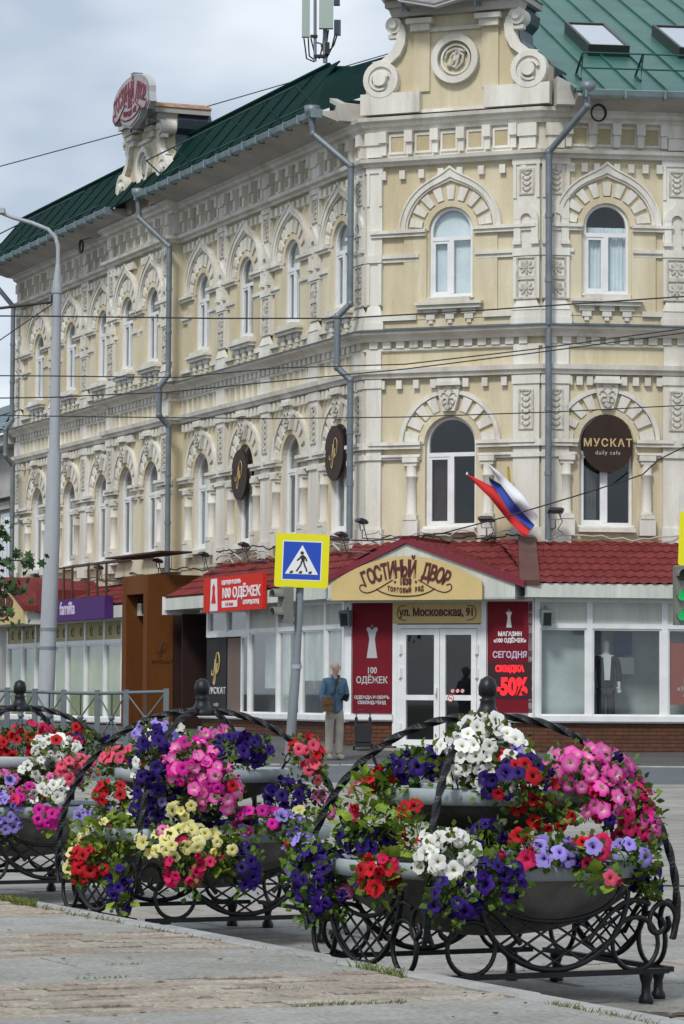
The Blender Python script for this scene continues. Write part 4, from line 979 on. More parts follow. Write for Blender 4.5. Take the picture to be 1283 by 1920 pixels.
# sills and plinths
def sill(F, a, c, zt): b = MB(); b.box(a,c,-.05,.11,zt-.10,zt); b.box(a,c,-.05,.07,zt-.13,zt-.10); b.build('sill', 'pvc', A_, F)
sill(AR, urE-.06, AREND, ZS); sill(AL, -6.9, ulE+.06, ZS-.02); sill(AC, ucL-.05, 1.25, ZS); sill(AC, 3.12, ucR+.05, ZS)
BR = {}
def brickwork(F, a, c, z0, z1, single=True):
    bk = MB(); bk.box(a, c, -.3, -.012, z0-.3, z1); bed = bk.build('plinth', 'mortar', A_, F); st = MB()
    rows = int((z1-z0)/.075)+1
    for r in range(rows):
        z = z1-(r+1)*.075; x = a-(.13 if r % 2 else 0)
        while x < c-.03:
            xa, xb = max(x, a)+.005, min(x+.26, c)-.005
            if xb-xa > .03:
                o = random.uniform(-.003,.004)
                if single:
                    k = round(xb-xa, 2)
                    if k not in BR: q = MB(); q.box(0,k,-.03,0,0,.065); BR[k] = q.mesh('brick', 'brick')
                    obj('brick', BR[k], bed, F @ T((xa,-o,z)))
                else: st.box(xa, xb, -.03, o, z, z+.065)
            x += .26
    if not single: stuff(st.build('bricks', 'brick', bed, F))
brickwork(AR, urE, 3.3, .28, ZS-.13); brickwork(AR, 3.3, AREND, .28, ZS-.13, False)
brickwork(AC, ucL, 1.25, .28, ZS-.13); brickwork(AC, 3.12, ucR, .28, ZS-.13)
brickwork(AL, -6.9, ulE, .38, ZS-.15, False)
# interior of the annex: a pale back wall, floor
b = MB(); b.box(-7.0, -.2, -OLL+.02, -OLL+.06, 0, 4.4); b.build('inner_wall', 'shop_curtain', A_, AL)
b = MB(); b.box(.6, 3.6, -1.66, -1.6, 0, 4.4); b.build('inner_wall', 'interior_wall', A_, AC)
b = MB(); b.box(-.25,.75,-.32,-.3,ZS-.2,ZP); b.build('curtain', 'shop_curtain', A_, AR)
b = MB(); b.box(.6,AREND,-1.02,-1.0,ZS-.4,ZP); b.build('inner_wall', 'shop_curtain', A_, AR)
b = MB(); b.box(urE,AREND,-1.69,-.06,ZS-.35,ZS-.28); b.build('shop_floor', 'interior_wall', A_, AR)
b = MB(); b.box(-3.87,-1.0,-.34,-.32,1.6,ZW); b.build('curtain', 'shop_curtain', A_, AL)
for a, c, z0 in ((-.9,.33,1.75),(.45,ulE-.12,1.55),(-2.2,-1.6,1.0)):
    b = MB(); b.box(a+.04,c-.04,-.034,-.03,z0,ZW-.04); b.build('glass_film', 'glass_film', A_, AL)
b = MB(); b.prism([(-1.9,1.0),(-1.3,1.0),(-1.1,2.5),(-1.75,2.5)], -.2, -.15); b.build('leaning_board', 'brown_paper', A_, AL)
# entrance on the corner: gable roof, sign board, door, corner posts
post(AC, ucL, ucL+.13, ZS, ZP, .045); post(AC, ucR-.1, ucR, ZS, ZP, .045); post(AC, 1.23, 1.32, .5, ZP); post(AC, 3.02, 3.13, .5, ZP)
rail(AC, ucL, ucR, ZP, ZE)
for a, c in ((ucL+.13,1.23),(3.13,ucR-.1)):
    b = MB(); b.box(a,c,-.05,-.01,ZS,ZP); b.build('wall_panel', 'pvc', A_, AC)
GO = .62                                     # the gable stands forward of the corner wall
gl, gr, ga, gza, gze = -.02, 3.98, 1.70, 4.42, 3.62
b = MB(); b.prism([(gl+.12,ZE-.05),(gr-.1,ZE-.05),(gr-.1,gze-.06),(ga,gza-.08),(gl+.12,gze+.0)], -.3, GO-.06); tm = b.build('gable_front', 'panel_siding', A_, AC)
q = MB()
for i in range(26):
    u = gl+.2+i*.145
    zt = gze+(gza-gze)*(1-abs(u-ga)/((ga-gl) if u < ga else (gr-ga)))-.1
    if zt > ZE: q.box(u-.008,u+.008,GO-.06,GO-.052,ZE-.05,zt)
stuff(q.build('siding_ribs', 'panel_siding', tm, AC))
for (xa,za,xb,zb) in ((gl-.1,gze-.03,ga,gza),(ga,gza,gr+.1,gze-.06)):
    b = MB(); b.prism([(xa,za-.07),(xb,zb-.07),(xb,zb+.06),(xa,za+.06)], GO-.08, GO); b.build('verge_board', 'red_trim', A_, AC)
def slope(xa, za, xb, zb, name='tile_roof'):
    d = Vector((xb-xa, zb-za)); L = d.length; nx = int(L/.2*6); vs = []; ns = 11
    for j in range(ns+1):
        o = GO-.02-(GO+1.75)*j/ns
        for s_ in (0,1):
            for i in range(nx+1):
                t = i/nx; hh = .02*math.sin(t*nx/6*2*math.pi)+(.02 if s_ == 0 else 0)
                nn = Vector((-d.y, d.x)).normalized()
                vs.append((xa+d.x*t+nn.x*hh, -(o-(0 if s_ == 0 else (GO+1.75)/ns*.98)), za+d.y*t+nn.y*hh))
    n = nx+1; b = MB(); b.add(vs, [(j*n+i, j*n+i+1, (j+1)*n+i+1, (j+1)*n+i) for j in range(2*(ns+1)-1) for i in range(nx)]); return b.build(name, 'red_tile', A_, AC)
slope(gl-.06, gze, ga, gza+.03); slope(ga, gza+.03, gr+.06, gze-.03)
b = MB(); b.box(ga-.09,ga+.09,-1.75,GO,gza+.0,gza+.07); b.build('ridge_cap', 'red_tile', A_, AC)
b = MB(); b.box(gl+.1,gr-.1,-.1,GO-.06,ZE-.06,ZE-.03); b.build('porch_soffit', 'panel_siding', A_, AC)
# brown flashing board on the roof beside the corner pipe, ridge trims
tp = MB(); th = math.atan2(ROOFT-ZE-.24, ORR+.41)
for F, u, wd in ((AR,-.22,.30),):
    q = MB()
    q.add([(-.80,-.42,ZE+.30),(-.42,-.48,ZE+.30),(-.12,ORR-.1,ROOFT+.06),(-.46,ORR-.1,ROOFT+.06),(-.80,-.40,ZE+.2),(-.42,-.46,ZE+.2),(-.12,ORR,ROOFT-.06),(-.46,ORR,ROOFT-.06)], [(0,1,2,3),(1,0,4,5),(0,3,7,4),(2,1,5,6)])
    q.build('roof_flashing', 'brown_flashing', A_, F)
for F, a, c in ((AR,urE,AREND),(AL,-8.3,-.3)):
    b = MB(); b.box(a,c,-ORR if F is AR else -OLL,(-ORR if F is AR else -OLL)+.1,ROOFT-.12 if F is AR else ROOFT-.2,ROOFT+.02 if F is AR else ROOFT-.07); b.build('wall_flashing', 'rust_trim', A_, F)
# the door
D = obj('door', None, A_, AC)
def rect_frame(b, x0,x1,z0,z1,t,o0,o1): b.strip([(x0+t,z0+t),(x1-t,z0+t),(x1-t,z1-t),(x0+t,z1-t),(x0+t,z0+t)], [(x0,z0),(x1,z0),(x1,z1),(x0,z1),(x0,z0)], o0, o1)
dz0, dz1 = .50, 2.82
b = MB(); rect_frame(b, 1.32,3.02,dz0-.05,dz1,.075,-.05,.03); b.build('door_frame', 'pvc', D, AC)
for x0, x1 in ((1.40,2.19),(2.20,2.94)):
    b = MB(); rect_frame(b, x0,x1,dz0+.02,dz1-.085,.11,-.04,.045); b.box(x0+.1,x1-.1,-.04,.04,dz0+.88,dz0+.98); b.build('door_leaf', 'pvc', D, AC)
    for za, zb in ((dz0+.13,dz0+.88),(dz0+.98,dz1-.19)): b = MB(); b.box(x0+.1,x1-.1,-.01,.0,za,zb); b.build('pane', 'shop_glass', D, AC)
for x in (1.40,2.94):
    for z in (.85,1.9,2.35): b = MB(); b.box(x-.035,x+.035,.03,.075,z-.09,z+.09); b.tube([(x,-.08,z-.1),(x,-.08,z+.1)], .018, 8); b.build('hinge', 'pvc', D, AC)
b = MB(); b.tube([(2.14,-.05,1.45),(2.14,-.10,1.45),(2.14,-.10,1.62),(2.14,-.05,1.62)], .014, 6); b.build('handle', 'pvc', D, AC)
for x, z, r in ((2.42,1.42,.07),(2.46,1.56,.04),(2.56,1.56,.04),(2.66,1.56,.04)):
    b = MB(); b.disc(x,z,r,.045,.049,20); sk = b.build('no_entry_sticker', 'sign_white', D, AC)
    b = MB(); b.arc(x,z,r*.80,r*.98,0,360,20,.049,.052); b.tube([(x-r*.6,-.05,z+r*.6),(x+r*.6,-.05,z-r*.6)], .005, 4); b.mi = 1; b.box(x-r*.45,x+r*.4,.049,.0505,z-r*.12,z+r*.12); b.build('sticker_print', ['board_red','sign_black'], D, AC)
b = MB(); b.box(1.1,3.2,-.1,.7,.2,.46); b.build('door_step', 'kerb_granite', A_, AC)
# dark recess with a brown door beside the wooden portal
b = MB(); b.box(-8.3,-8.22,-.95,0,.3,ZP); b.build('recess_side', 'dark_door', A_, AL); b = MB(); b.box(-8.25,-6.6,-.93,-.9,.3,3.3); b.build('recess_wall', 'dark_door', A_, AL)
b = MB(); b.box(-6.62,-6.55,-.95,-.02,.3,ZP); b.build('recess_side', 'dark_door', A_, AL)
dd = obj('dark_door', None, A_, AL)
b = MB(); b.box(-8.1,-7.1,-.9,-.86,.7,2.9); b.build('door_leaf', 'dark_door', dd, AL)
b = MB(); rect_frame(b,-8.2,-7.0,.6,3.0,.09,-.89,-.82); b.build('door_frame', 'dark_door', dd, AL)
b = MB(); b.tube([(-7.25,.80,1.6),(-7.25,.76,1.6),(-7.25,.76,1.95),(-7.25,.80,1.95)], .018, 6); b.build('handle', 'chrome', dd, AL)
b = MB(); b.box(-6.5,-3.9,-.02,.5,.3,.62); b.box(-6.3,-4.2,.0,.3,.62,.78); b.build('entrance_step', 'kerb_granite', A_, AL)

# ------------------------------------------------------------------ second shop front farther along the left side
A2 = thing('shop_annex', 'farther shop front with purple board and yellowish film panels over its windows', 'shop', FL @ T((-18,-1,0)))
A_keep = A_; A_ = A2
tileroof(AL, -19.3, -10.0, .40, ZE+.2, -OLL+.01, ROOFT-.35)
P2 = [-19.7,-19.58,-18.2,-18.05, -17.0,-16.9,-15.45,-15.35,-13.9,-13.8,-12.55,-12.4,-11.0,-10.9]
post(AL,-22.3,-22.2,ZS-.2,3.1); post(AL,-20.9,-20.8,ZS-.2,3.1)
for a, c in zip(P2[0::2], P2[1::2]): post(AL, a, c, ZS-.2, 3.2)
for a, c in list(zip(P2[1::2], P2[2::2]))+[(-22.2,-20.9),(-20.8,-19.7)]:
    shop_pane(AL, a, c, ZS-.2, 2.66)
    b = MB(); b.box(a,c,-.05,-.005,2.76,3.2); up_ = b.build('upper_panel', 'film_yellow', A_, AL)
    k = 2 if c-a > .9 else 1
    for i in range(k):
        cx = a+(c-a)*(i+.5)/k; q = MB(); q.arc(cx,2.98,.10,.12,0,360,16,-.004,.002); q.tube([(cx-.06,0.0,2.93),(cx-.02,0.0,3.04),(cx+.05,0.0,3.03)], .012, 4); q.tube([(cx-.09,0.0,2.88),(cx,0.0,2.91),(cx+.09,0.0,2.88)], .01, 4); q.build('panel_emblem', 'film_emblem', up_, AL)
rail(AL,-22.3,-10.9,2.66,2.76); rail(AL,-22.3,-10.9,3.2,3.26)
b = MB(); b.box(-22.4,-10.9,-.075,-.06,.95,2.66); b.build('reflection_sheet', 'reflected_green', A_, AL)  # sheet behind the panes, painted with the green reflection of trees
b = MB(); b.box(-22.4,-10.9,-.9,-.88,.3,3.2); b.build('inner_wall', 'interior_wall', A_, AL)
sill(AL,-22.4,-10.9,ZS-.2); brickwork(AL,-22.4,-10.9,.45,ZS-.33,False)
b = MB(); b.box(-24.9,-22.4,-.6,0,.3,3.3); b.build('side_wall', 'neighbour_wall', A_, AL)
b = MB(); b.box(-24.9,-10.0,.36,.40,3.24,3.52); b.build('fascia', 'panel_siding', A_, AL)
b = MB(); b.box(-24.9,-10.0,-.05,.36,3.24,3.28); b.build('eave_soffit', 'panel_siding', A_, AL)
# its own small gable with the yellow board
b = MB(); b.prism([(-22.0,3.2),(-18.0,3.2),(-18.0,3.62),(-20.0,4.3),(-22.0,3.62)], -.6, .75); b.build('gable_front', 'panel_siding', A_, AL)
for xa,za,xb,zb in ((-22.15,3.58,-20.0,4.36),(-20.0,4.36,-17.85,3.58)):
    b = MB(); b.prism([(xa,za-.06),(xb,zb-.06),(xb,zb+.08),(xa,za+.08)], -1.0, .85); b.build('gable_roof', 'red_tile', A_, AL)
b = MB(); b.prism([(-18.0,3.5),(-17.2,3.5),(-17.2,4.05),(-18.0,4.3)], -1, .5); b.build('roof_hip', 'red_tile', A_, AL)
A_ = A_keep
# ------------------------------------------------------------------ signs and boards
def dress(b, cx, z0, z1, o0, o1):
    h = z1-z0; w_ = h*.19
    half = [(.95,0),(.62,.42),(.50,.62),(.72,.82),(1.05,.93),(.72,1.0),(.45,.97),(.0,.90)]
    pts = [(cx+x*w_, z0+z*h) for x, z in half]+[(cx-x*w_, z0+z*h) for x, z in reversed(half[:-1])]
    b.prism(pts, o0, o1)
    b.tube([(cx-.25*w_,-o1,z1-.02),(cx,-o1,z1+.05),(cx+.25*w_,-o1,z1-.02)], .008, 4)
def court_sign(parent, W, o, cx, z0, s, mname, r, mid='1838', depth=.012, v=1.):
    """the arcade's lettering with its flourishes; s scales it"""
    arc_word('ГОСТИНЫЙ ДВОР', cx, z0-2.1*s, 2.1*s, 90, 3.78, parent, W, o, .44*s, mname, sx=.52, bold=.012*s, grow=lambda k: v*(.9+.14*(1-abs(k))), depth=depth)
    write(mid, cx, z0-.155*s, o, parent, W, .18*s, mname, sx=.7, bold=.006*s, depth=depth)
    arc_word('ТОРГОВЫЙ РЯД', cx, z0+1.31*s, 1.62*s, -90, -2.3, parent, W, o, .125*s, mname, sx=.6, bold=.003*s, depth=depth, tilt=0)
    for sx in (-1, 1):
        stroke([(cx+sx*x*s, z0+z*s) for x, z in [(.86,-.17),(.93,-.15),(.97,-.20),(.94,-.27),(.82,-.31),(.66,-.27),(.5,-.19),(.38,-.12),(.27,-.06)]], r, parent, W, o, mname, 'flourish')
        stroke([(cx+sx*x*s, z0+z*s) for x, z in [(.62,-.23),(.50,-.30),(.28,-.365),(0,-.385)]], r, parent, W, o, mname, 'flourish')
        b = MB(); b.disc(cx+sx*.22*s, z0-.10*s, .022*s, o-.005, o+depth, 10); b.build('dot', mname, parent, W)
t = thing('entrance_sign', 'cream arched board reading ГОСТИНЫЙ ДВОР 1838 over the glass entrance door', 'sign', AC @ T((1.75,-GO,3.3)))
b = MB(); n = 24; x0, x1, zb, ze, za = .22, 3.27, 3.27, 3.60, 4.10
b.prism([(x0,zb),(x1,zb)]+[(x1+(x0-x1)*i/n, ze+(za-ze)*(1-(2*i/n-1)**2)) for i in range(n+1)], GO, GO+.07); b.build('board', 'cream_sign', t, AC)
court_sign(t, AC, GO+.078, 1.74, 3.71, .96, 'dark_red_letter', .011)
t = thing('address_sign', 'cream address board reading ул. Московская, 91 over the glass door', 'sign', AC @ T((2.1,0,2.85)))
b = MB(); b.box(1.25,3.02,0,.05,2.85,3.235); rect_frame(b,1.24,3.03,2.84,3.24,.02,.0,.055); b.build('board', 'cream_sign', t, AC)
write('ул. Московская, 91', 2.13, 2.985, .056, t, AC, .215, 'dark_red_letter', sx=.78, bold=.006)
for sx in (-1,1): stroke([(2.13+sx*x,z) for x, z in [(.62,3.18),(.75,3.16),(.80,3.04),(.75,2.93),(.62,2.90)]], .008, t, AC, .056, 'dark_red_letter', 'flourish')
t = thing('shop_banner', 'red banner with grey dress and 100 ОДЁЖЕК left of the glass door', 'banner', AC @ T((.8,0,1.1)))
bx0, bx1 = ucL+.15, 1.215; bc = (bx0+bx1)/2
b = MB(); b.box(bx0,bx1,.0,.03,1.12,3.25); b.build('banner_cloth', 'banner_red', t, AC)
b = MB(); dress(b, bc, 2.18, 2.78, .03, .036); b.build('dress_print', 'grey_print', t, AC)
for s_, z, sz, sx, nme in (('100',1.89,.165,.85,'grey_print'),('ОДЁЖЕК',1.70,.175,.85,'grey_print'),('ОДЕЖДА И ОБУВЬ',1.40,.082,.95,'grey_print'),('СЕКОНД-ХЕНД',1.30,.082,.95,'grey_print')):
    write(s_, bc, z, .034, t, AC, sz, nme, sx=sx, bold=.004)
t = thing('shop_banner', 'red board reading МАГАЗИН СЕГОДНЯ with lit -50% right of the glass door', 'banner', AC @ T((3.6,0,1.1)))
bx0, bx1 = 3.16, ucR-.02; bc = (bx0+bx1)/2
b = MB(); b.box(bx0,bx1,.0,.045,1.15,3.25); b.build('board', 'banner_red', t, AC)
b = MB(); dress(b, bc-.02, 2.76, 3.06, .045, .05); b.build('dress_print', 'white_print', t, AC)
for s_, z, sz in (('МАГАЗИН',2.60,.112),('«100 ОДЁЖЕК»',2.48,.105),('СЕГОДНЯ',2.19,.165)): write(s_, bc, z, .05, t, AC, sz, 'lilac_print' if s_ == 'СЕГОДНЯ' else 'white_print', sx=.86, bold=.004)
b = MB(); b.box(bx0+.02,bx1-.02,.045,.055,1.42,2.10); b.build('led_screen', 'led_black', t, AC)
write('СКИДКА', bc, 1.93, .06, t, AC, .155, 'led_red', sx=.85, bold=.01); write('-50%', bc+.03, 1.50, .06, t, AC, .44, 'led_red', sx=.72, bold=.02)
# red board under the left eave
t = thing('shop_board', 'bright red board reading 100 ОДЁЖЕК fixed to the left eave beside crossing sign', 'sign', AL @ T((-3.6,-.5,3.2)))
b = MB(); b.box(-5.45,-1.85,.42,.50,3.20,3.93); b.build('board', 'board_red', t, AL)
b = MB(); b.prism([(-5.02,3.22),(-4.55,3.22),(-4.6,3.9),(-4.97,3.9)], .50,.505); b.mi = 1; b.prism([(-4.93,3.38),(-4.64,3.38),(-4.72,3.6),(-4.70,3.72),(-4.785,3.8),(-4.87,3.72),(-4.85,3.6)], .505,.51); b.build('dress_print', ['white_print','board_red'], t, AL)
write('ОДЕЖДА И ОБУВЬ', -4.3, 3.76, .505, t, AL, .12, 'white_print', align='LEFT', sx=1.05, bold=.002)
write('100 ОДЁЖЕК', -4.3, 3.48, .505, t, AL, .29, 'white_print', align='LEFT', sx=1.3, bold=.008)
write('СЕКОНД-ХЕНД', -3.0, 3.32, .505, t, AL, .12, 'white_print', align='LEFT', sx=1.05, bold=.002)
b = MB(); b.box(-4.28,-3.35,.50,.506,3.28,3.42); b.build('label_field', 'white_print', t, AL); write('1-й этаж', -3.82, 3.31, .508, t, AL, .11, 'board_red', sx=1.1)
t = thing('cafe_board', 'black window board with gold emblem and МУСКАТ beside the dark doorway', 'sign', AL @ T((-6,0,1)))
b = MB(); b.box(-6.62,-5.37,-.03,.0,ZS-.08,ZW-.07); b.build('board', 'black_board', t, AL)
cafe_emblem(-5.98, 2.02, .34, t, AL, .012, 'gold_print', .018); write('МУСКАТ', -5.98, 1.48, .005, t, AL, .2, 'white_print', sx=1.35, spacing=1.1); write('кафе', -5.98, 1.22, .005, t, AL, .1, 'grey_print', sx=1.3)
# wooden portal
t = thing('wooden_portal', 'tall brown timber portal frame projecting from the left shop front', 'portal', AL @ T((-9.6,0,.7)))
pu0, pu1, po, pz0, pz1 = -10.55, -8.75, .66, .66, 4.13
b = MB(); b.box(pu1-.10,pu1,.04,po,pz0,pz1); b.box(pu1-.10,pu1,-.75,.04,pz1-.5,pz1); b.build('side_panel', 'portal_wood', t, AL)
b = MB(); b.box(pu1-.10,pu1-.02,-.75,.035,pz0,pz1-.5); b.build('dark_lining', 'dark_door', t, AL)
b = MB(); b.box(pu0,pu0+.12,-.75,po,pz0,pz1); b.build('side_panel', 'portal_wood', t, AL)
b = MB(); b.box(pu0+.12,pu1-.10,-.75,po,pz1-.42,pz1); b.build('top_panel', 'portal_wood', t, AL)
b = MB(); b.box(pu0+.12,pu0+.30,-.72,po-.003,pz0,pz1-.42); b.box(pu1-.28,pu1-.10,-.72,po-.003,pz0,pz1-.42); b.build('front_stile', 'portal_wood', t, AL)
b = MB(); b.box(pu0+.1,pu1-.1,-.78,-.74,pz0,pz1); b.build('inner_door', 'dark_door', t, AL)
SP = AL @ T((pu1, -po, 0)) @ RZ(R(90))       # frame of the portal's side, x runs inwards
cafe_emblem(.36, 2.45, .15, t, SP, .004, 'dark_wood_print', .008); write('МУСКАТ', .36, 2.15, .004, t, SP, .10, 'dark_wood_print', spacing=1.3)
q = obj('cafe_logo_board', None, t, AL); b = MB(); b.box(pu1-.36,pu1-.3,-.6,-.1,2.9,3.5); b.build('board', 'black_board', q, AL)
# purple board
t = thing('shop_board', 'long purple board with white lettering familia behind the lamp post', 'sign', AL @ T((-14.2,-.5,3.2)))
b = MB(); b.box(-17.2,-12.0,.41,.62,3.22,3.74); b.build('board', 'purple_board', t, AL)
write('familia', -14.95, 3.38, .625, t, AL, .42, 'lilac_print', sx=1.15, bold=.012)
t = thing('gable_sign', 'cream gable board with ГОСТИНЫЙ ДВОР lettering at the left edge behind leaves', 'sign', AL @ T((-20.0,-.8,3.3)))
b = MB(); b.prism([(-21.75,3.22),(-18.12,3.22),(-18.12,3.55),(-19.0,3.92),(-20.0,4.12),(-21.0,3.92),(-21.75,3.55)], .75,.82); b.build('board', 'cream_sign', t, AL)
court_sign(t, AL, .83, -19.95, 3.72, 1.0, 'dark_red_letter', .016)
# round cafe discs on the first-floor windows
for (F, u, px, label) in ((FR, 1.30, (1140,832), 'round brown disc reading МУСКАТ daily cafe in the arched window right of the pipe'), (FL, -1.52, (641,846), 'round brown disc with gold emblem beside the left corner downpipe'), (FL, -7.12, (468,886), 'round brown disc with gold emblem, farther left along the left side')):
    z = fpx('R' if F is FR else 'L', *px, .15)[1]
    t = thing('cafe_disc', label, 'sign', F @ T((u,-.1,z)), 'round cafe discs on first floor windows')
    b = MB(); b.disc(u, z, .50, .05, .11, 36, .56); b.build('disc', 'brown_disc', t, F)
    if F is FR: write('МУСКАТ', u, z-.05, .115, t, F, .21, 'gold_print', spacing=1.25, sx=.95, bold=.004); write('daily cafe', u, z-.21, .115, t, F, .115, 'grey_print', spacing=1.15)
    else: cafe_emblem(u+.02, z, .30, t, F, .118, 'gold_print', .009)
    b = MB(); b.tube([(u,-.02,z+.3),(u,.12,z+.3)], .015, 5); b.tube([(u,-.02,z-.3),(u,.12,z-.3)], .015, 5); b.build('bracket', 'lamp_black', t, F)
# orange poster inside the shop window
t = thing('window_poster', 'faded orange poster with dress inside the far right shop window', 'poster', AR @ T((2.7,0,1.3)))
b = MB(); b.box(2.18,3.30,-.045,-.035,1.32,2.49); b.build('sheet', 'poster_orange', t, AR)
b = MB(); dress(b, 2.74, 2.05, 2.40, -.035, -.031); b.build('dress_print', 'grey_print', t, AR)
for s_, z, sz in (('МАГАЗИН',1.72,.13),('«100 ОДЁЖЕК»',1.59,.125),('ОДЕЖДА И ОБУВЬ',1.47,.07),('СЕКОНД-ХЕНД',1.39,.07)): write(s_, 2.74, z, -.032, t, AR, sz, 'grey_print', sx=.95, bold=.003)
# lettering signs standing on the two gables
def roof_sign(F, u, o, z, s, label, v=.72):
    t = thing('roof_sign', label, 'sign', F @ T((u,-o,z)), 'letter signs on the roof gables')
    b = MB(); k = s; kx, k = k, k*v
    top = [(u+kx*1.18*math.cos(R(a)), z+k*(.05+.66*math.sin(R(a)))) for a in range(10,171,8)]
    low = [(-1.16,.0),(-1.22,-.28),(-1.05,-.46),(-.85,-.40),(-.72,-.34),(-.5,-.60),(0,-.76),(.5,-.60),(.72,-.34),(.85,-.40),(1.05,-.46),(1.22,-.28),(1.16,.0)]
    b.prism(top+[(u+kx*x, z+k*zz) for x, zz in low], o-.16, o); b.build('sign_body', 'sign_side', t, F)
    b = MB(); b.prism([(u+(x-u)*.965, z+(zz-z)*.94) for x, zz in top+[(u+kx*x, z+k*zz) for x, zz in low]], o, o+.02); b.build('outline', 'sign_grey', t, F)
    b = MB(); b.prism([(u+(x-u)*.945, z+(zz-z)*.91) for x, zz in top+[(u+kx*x, z+k*zz) for x, zz in low]], o+.02, o+.025); b.build('face', 'sign_face', t, F)
    court_sign(t, F, o+.03, u, z+.06*k, kx*1.08, 'sign_red', .022*k, v=.95)
    b = MB(); b.box(u-.12*k,u+.12*k,o-.25,o-.02,z+k*.66,z+k*.8); b.build('mount', 'antenna_grey', t, F)
    for sx in (-.7,.7): b = MB(); b.tube([(u+sx*k,-o+.2,z-.3*k),(u+sx*k,-o+.2,z-.75*k)], .03, 6); b.tube([(u+sx*k,-o+.2,z-.6*k),(u+sx*k,-o+1.0,z-.75*k)], .03, 6); b.build('strut', 'antenna_grey', t, F)
mat('sign_grey', (.20,.20,.22), .5); mat('sign_face', (.44,.38,.41), .6, var=.3, vscale=3); mat('sign_red', (.17,.018,.04), .5); mat('sign_side', (.42,.43,.43), .5); mat('scaffold_steel', (.08,.045,.03), .7, var=.4, vscale=5)
us, zs = fpx('L', 246, 190, 1.0)
roof_sign(FL, us, 1.0, zs, 1.18, 'grey and red letter sign ГОСТИНЫЙ ДВОР on the left side gable')
us, zs = fpx('C', 815, 13, .9)
roof_sign(FC, us, .9, zs+.76*1.5*.72, 1.5, 'red edged letter sign on the corner gable, cut by the picture top')

# ------------------------------------------------------------------ small fittings on the building
def floodlight(F, u, z, o, label, tilt=-20):
    t = thing('floodlight', label, 'floodlight', F @ T((u,-o,z)), 'floodlights along the red roof edge'); W = WM[t.name] @ Matrix.Rotation(R(tilt),4,'X')
    b = MB(); b.slab(-.15,.15,-.09,.09,-.02,.035,.02); b.cube(-.12,.12,-.06,.06,.035,.05); b.build('lamp_head', 'lamp_black', t, W)
    W0 = WM[t.name]; b = MB(); b.tube([(-.1,0,0),(-.1,.02,-.16),(.1,.02,-.16),(.1,0,0)], .012, 5); b.tube([(0,.02,-.16),(0,.02,-.32),(0,o-.02,-.34)], .016, 5); b.build('bracket', 'pole_grey', t, W0)
    b = MB(); b.tube([(.05,.0,-.02),(.14,.02,-.2),(.06,.1,-.35),(.2,.25,-.42)], .009, 5); b.build('lead', 'cable', t, W0)
for f, x, y, o, lab in (('L',678,978,.75,'black floodlight in front of the left corner downpipe'),('C',912,974,.55,'black floodlight left of the tricolour flag'),('R',1042,958,.5,'black floodlight right of the corner pipe'),('L',640,1003,.8,'black floodlight above the crossing sign on the left'),('L',457,1022,.8,'black floodlight over the red tile roof above red board'),('L',382,1040,.8,'black floodlight above the white end board of the roof'),('L',296,1052,.8,'black floodlight above the wooden portal'),('L',185,1064,.8,'black floodlight between the portal and lamp post'),('L',66,1080,.8,'black floodlight left of the lamp post')):
    F = {'L':FL,'C':FC,'R':FR}[f]; u, z = fpx(f, x, y, o); floodlight(F, u, z, o, lab)
for F, u, lab in ((AC, ucL+.06, 'grey loudspeaker box under the eave left of the entrance'), (AR, urE+.20, 'grey loudspeaker box under the eave right of the entrance')):
    t = thing('loudspeaker', lab, 'loudspeaker', F @ T((u,-.1,2.95)), 'loudspeakers beside the entrance'); W = WM[t.name] @ Matrix.Rotation(R(12),4,'X')
    b = MB(); b.prism([(-.09,-.15),(.09,-.15),(.11,.15),(-.11,.15)], -.02, .16); b.build('cabinet', 'antenna_grey', t, W)
    b = MB(); b.box(-.075,.075,.16,.166,-.12,.12); b.build('grille', 'lamp_black', t, W); b = MB(); b.tube([(0,-.02,.12),(0,.12,.2)], .015, 5); b.build('bracket', 'pole_grey', t, W)
# loose cables along the joint of wall and red roof
rc = random.Random(9)
for F, a, c, o0, z, nme in ((FL,-8.2,-.1,.22,4.48,'pale_cable'),(FR,.2,8.0,.2,4.56,'pale_cable'),(FC,.4,3.5,.2,4.55,'cable'),(FL,-22,-8.5,.25,4.3,'cable'),(FL,-8.0,.0,.34,4.60,'cable'),(FC,.1,3.6,.3,4.62,'pale_cable')):
    P = []; k = 40
    for i in range(k+1): P.append((a+(c-a)*i/k+rc.uniform(-.05,.05), -o0+rc.uniform(-.05,.05), z+.05*math.sin(i*.6)+rc.uniform(-.03,.04)))
    b = MB(); b.tube(P, .016, 5); tag(b.build('cable', nme, None, F), ('%s cable lying along the %s edge of the red roof' % ('pale' if nme == 'pale_cable' else 'dark', {id(FL):'left side' if a > -10 else 'far left', id(FR):'right side', id(FC):'corner'}[id(F)])), 'cable', 'loose cables along the red roof')
b = MB()
for i in range(14):
    u = rc.uniform(-7.8,-.5); z = 4.42; L = rc.uniform(.4,1.2); b.tube([(u,-.3,z),(u+L*.5,-.34,z+rc.uniform(-.05,.12)),(u+L,-.38,z+rc.uniform(-.1,.05))], rc.uniform(.015,.03), 5)
stuff(tag(b.build('roof_litter', 'pale_cable', None, FL), 'pale offcuts and slats lying along the left red roof top', 'debris'))
# coil of cable under the eaves
for F, u, z, o, lab in ((FR,1.0,12.78,.62,'coil of black cable under the right eave beside the rain funnel'),(FL,-16.9,12.62,.75,'coil of black cable under the far left eave')):
    b = MB(); 
    for k in range(3): b.tube([(u+(.13+.012*k)*math.cos(i*.35), -o-.02*k, z+(.15+.01*k)*math.sin(i*.35)) for i in range(18)], .012, 5, True)
    b.tube([(u,-o,z+.16),(u+.1,-o+.2,z+.22)], .01, 4); tag(b.build('cable_coil', 'cable', None, F), lab, 'cable')
